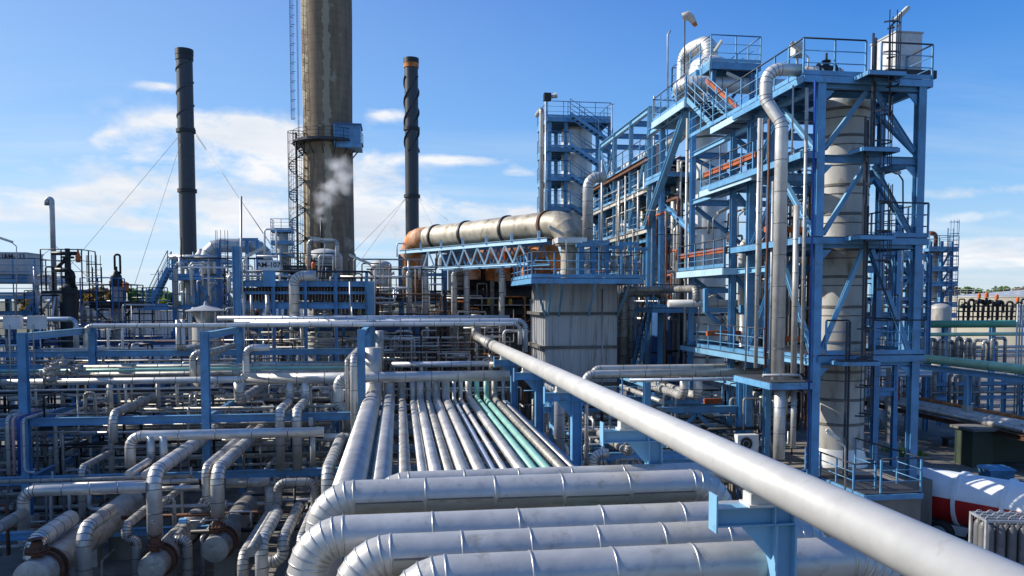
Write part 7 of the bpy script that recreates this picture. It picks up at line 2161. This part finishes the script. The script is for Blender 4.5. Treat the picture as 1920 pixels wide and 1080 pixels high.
# equipment drums and exchangers in the tangle
r_ = random.Random(99)
for i, (x, y, z, r, L_, ax, m) in enumerate(((-16, 37.5, 1.2, .5, 3.2, 0, 'vessel'), (-9.5, 38, 1.0, .6, 3.4, 0, 'vessel_dirty'), (-5, 39.5, 3.3, .45, 3, 0, 'vessel'), (-1, 41, 1.5, .6, 3.5, 0, 'vessel_dirty'), (8.5, 31.5, 1.2, .5, 2.8, 0, 'vessel'), (11, 29, 1.0, .42, 2.6, 0, 'vessel'), (22, 46, 1.0, .6, 3.2, 0, 'vessel_dirty'), (26, 47, 2.6, .5, 3.4, 0, 'vessel_dirty'), (-13, 45, 5.0, .9, 3, 0, 'paint_white'), (-8.5, 52, 6.6, .8, 2.2, 0, 'paint_white'))):
    t = thing('heat_exchanger', 'horizontal %s shell exchanger in the tangle of small pipes' % ('white' if m == 'paint_white' else 'grey'), 'heat exchanger', (x, y, z), 'horizontal exchangers in the tangle')
    mb = MB(); o = V((x, y, z)); d = V((1, 0, 0))
    mb.lathe(o, d, [(0, -.2), (r * .7, -.15), (r, 0), (r, L_), (r * .7, L_ + .15), (0, L_ + .2)], 24); mb.build('shell', [m], t)
    for k in (.15, .82):
        mb = MB(); mb.lathe(o + d * (L_ * k), d, [(r, 0), (r * 1.18, 0), (r * 1.18, .1), (r, .1)], 24); mb.build('flange', ['rust' if i % 2 else 'galv'], t)
        mb = MB(); mb.box((x + L_ * k - .1, y - r * .7, max(0, z - r - .5)), (x + L_ * k + .1, y + r * .7, z - r * .7)); mb.build('saddle', ['concrete_dark'], t)
for i in range(46):
    zone = ((-18, -3, 30, 33, 1, 4.5), (-20, -4, 36, 41, 1.5, 5), (6, 12.5, 28, 33, 1, 3.5), (13.3, 16.5, 28.5, 36, 4, 13.5), (20, 29, 44, 48, 1, 4), (2, 9, 45, 48, 2, 7), (-8, 0, 37.9, 42, 7.0, 8.0))[i % 7]
    p = V((r_.uniform(zone[0], zone[1]), r_.uniform(zone[2], zone[3]), r_.uniform(zone[4], zone[5])))
    valve(p, r_.choice(((1, 0, 0), (0, 0, 1))), r_.uniform(.07, .12), 'small valve in the tangle of small pipes', 'small valves in the tangle', r_.choice(('clad_dirty', 'rust', 'galv', 'black_steel')), act=r_.choice((None, None, None, None, 'orange', 'actuator_red', 'blue')), stem=r_.choice(((0, 0, 1), (0, -1, 0), (0, -.5, .8))))

# finer pipework still, only ever read as a mass
CF = ['clad_dirty', 'clad_dirty', 'black_steel', 'galv', 'clad_dirty', 'black_steel']  # darker, dirtier materials picked to paint in the shade on these pipes
NF = len(POOL)
clutter((-20, -2, 28.2, 34, .3, 5.2), 120, 41, 'f', 'f', CF, (.025, .06), 'xxyzzu')
clutter((-22, -2, 34.5, 42, .5, 6.2), 170, 42, 'f', 'f', CF + ['rust', 'vessel'], (.02, .055), 'xxyzzu')
clutter((-9, 6, 38, 45, 2, 7.4), 120, 43, 'f', 'f', CF + ['rust', 'vessel'], (.02, .05), 'xzzzu')
clutter((-10, 2, 38, 43, 7, 10.2), 50, 44, 'f', 'f', CF + ['vessel', 'rust'], (.02, .05), 'xzzu')
clutter((1.5, 10, 44.5, 49, 1.5, 9), 110, 45, 'f', 'f', CD + ['clad', 'rust_bright'], (.02, .05), 'xxzzu')
clutter((14.6, 17.8, 28.6, 34.5, 2.5, 14.2), 120, 46, 'f', 'f', CF + ['rust', 'vessel', 'galv'], (.02, .05), 'xyzzzu')
clutter((12.8, 16.6, 36.5, 52, 3, 15.5), 150, 47, 'f', 'f', CF + ['rust', 'vessel', 'tray_orange'], (.02, .06), 'xyyzzzu')
clutter((5, 14, 26.5, 35, .4, 4.2), 130, 48, 'f', 'f', CF + ['vessel', 'blue'], (.02, .06), 'xxyyzu')
clutter((19.5, 31, 43, 51, .5, 5), 150, 49, 'f', 'f', CF + ['black_steel', 'vessel'], (.02, .06), 'xxzzu')
clutter((-21, -14, 43, 52, 2, 9), 70, 50, 'f', 'f', CF, (.02, .05), 'xyzzu')
clutter((-14.0, -9, 50, 55, 3, 9.8), 70, 51, 'f', 'f', CF + ['blue'], (.02, .05), 'xzzzu')
clutter((14, 19, 42, 50, 3, 12.5), 80, 52, 'f', 'f', CF + ['blue'], (.025, .06), 'xyzzu')
FINE = POOL[NF:]; del POOL[NF:]
# the largest small pipes stand as objects of their own; the remaining tangle is one mass of fine pipework
POOL.sort(key=lambda q: -q[0])
NPIPE = sum(1 for o in COL.objects if o.get('category') == 'pipe')
keep = max(0, 296 - NPIPE)
for size, pts, r, m, label, group in POOL[:keep]:
    pipe(pts, r=r, m=m, bm='band' if m.startswith('clad') else m, label=label, group=group, band=.8, kr=2.2)
mats_ = sorted({q[3] for q in POOL + FINE}) + ['band']
mb = MB()
for size, pts, r, m, label, group in POOL[keep:] + FINE:
    add_sweep(mb, pts, r, .8 if m.startswith('clad') else 0, 2.2, mats_.index(m), len(mats_) - 1)
tag(mb.build('fine_pipework', mats_), 'tangle of fine pipes filling the gaps between the larger pipework', None, None, 'stuff')
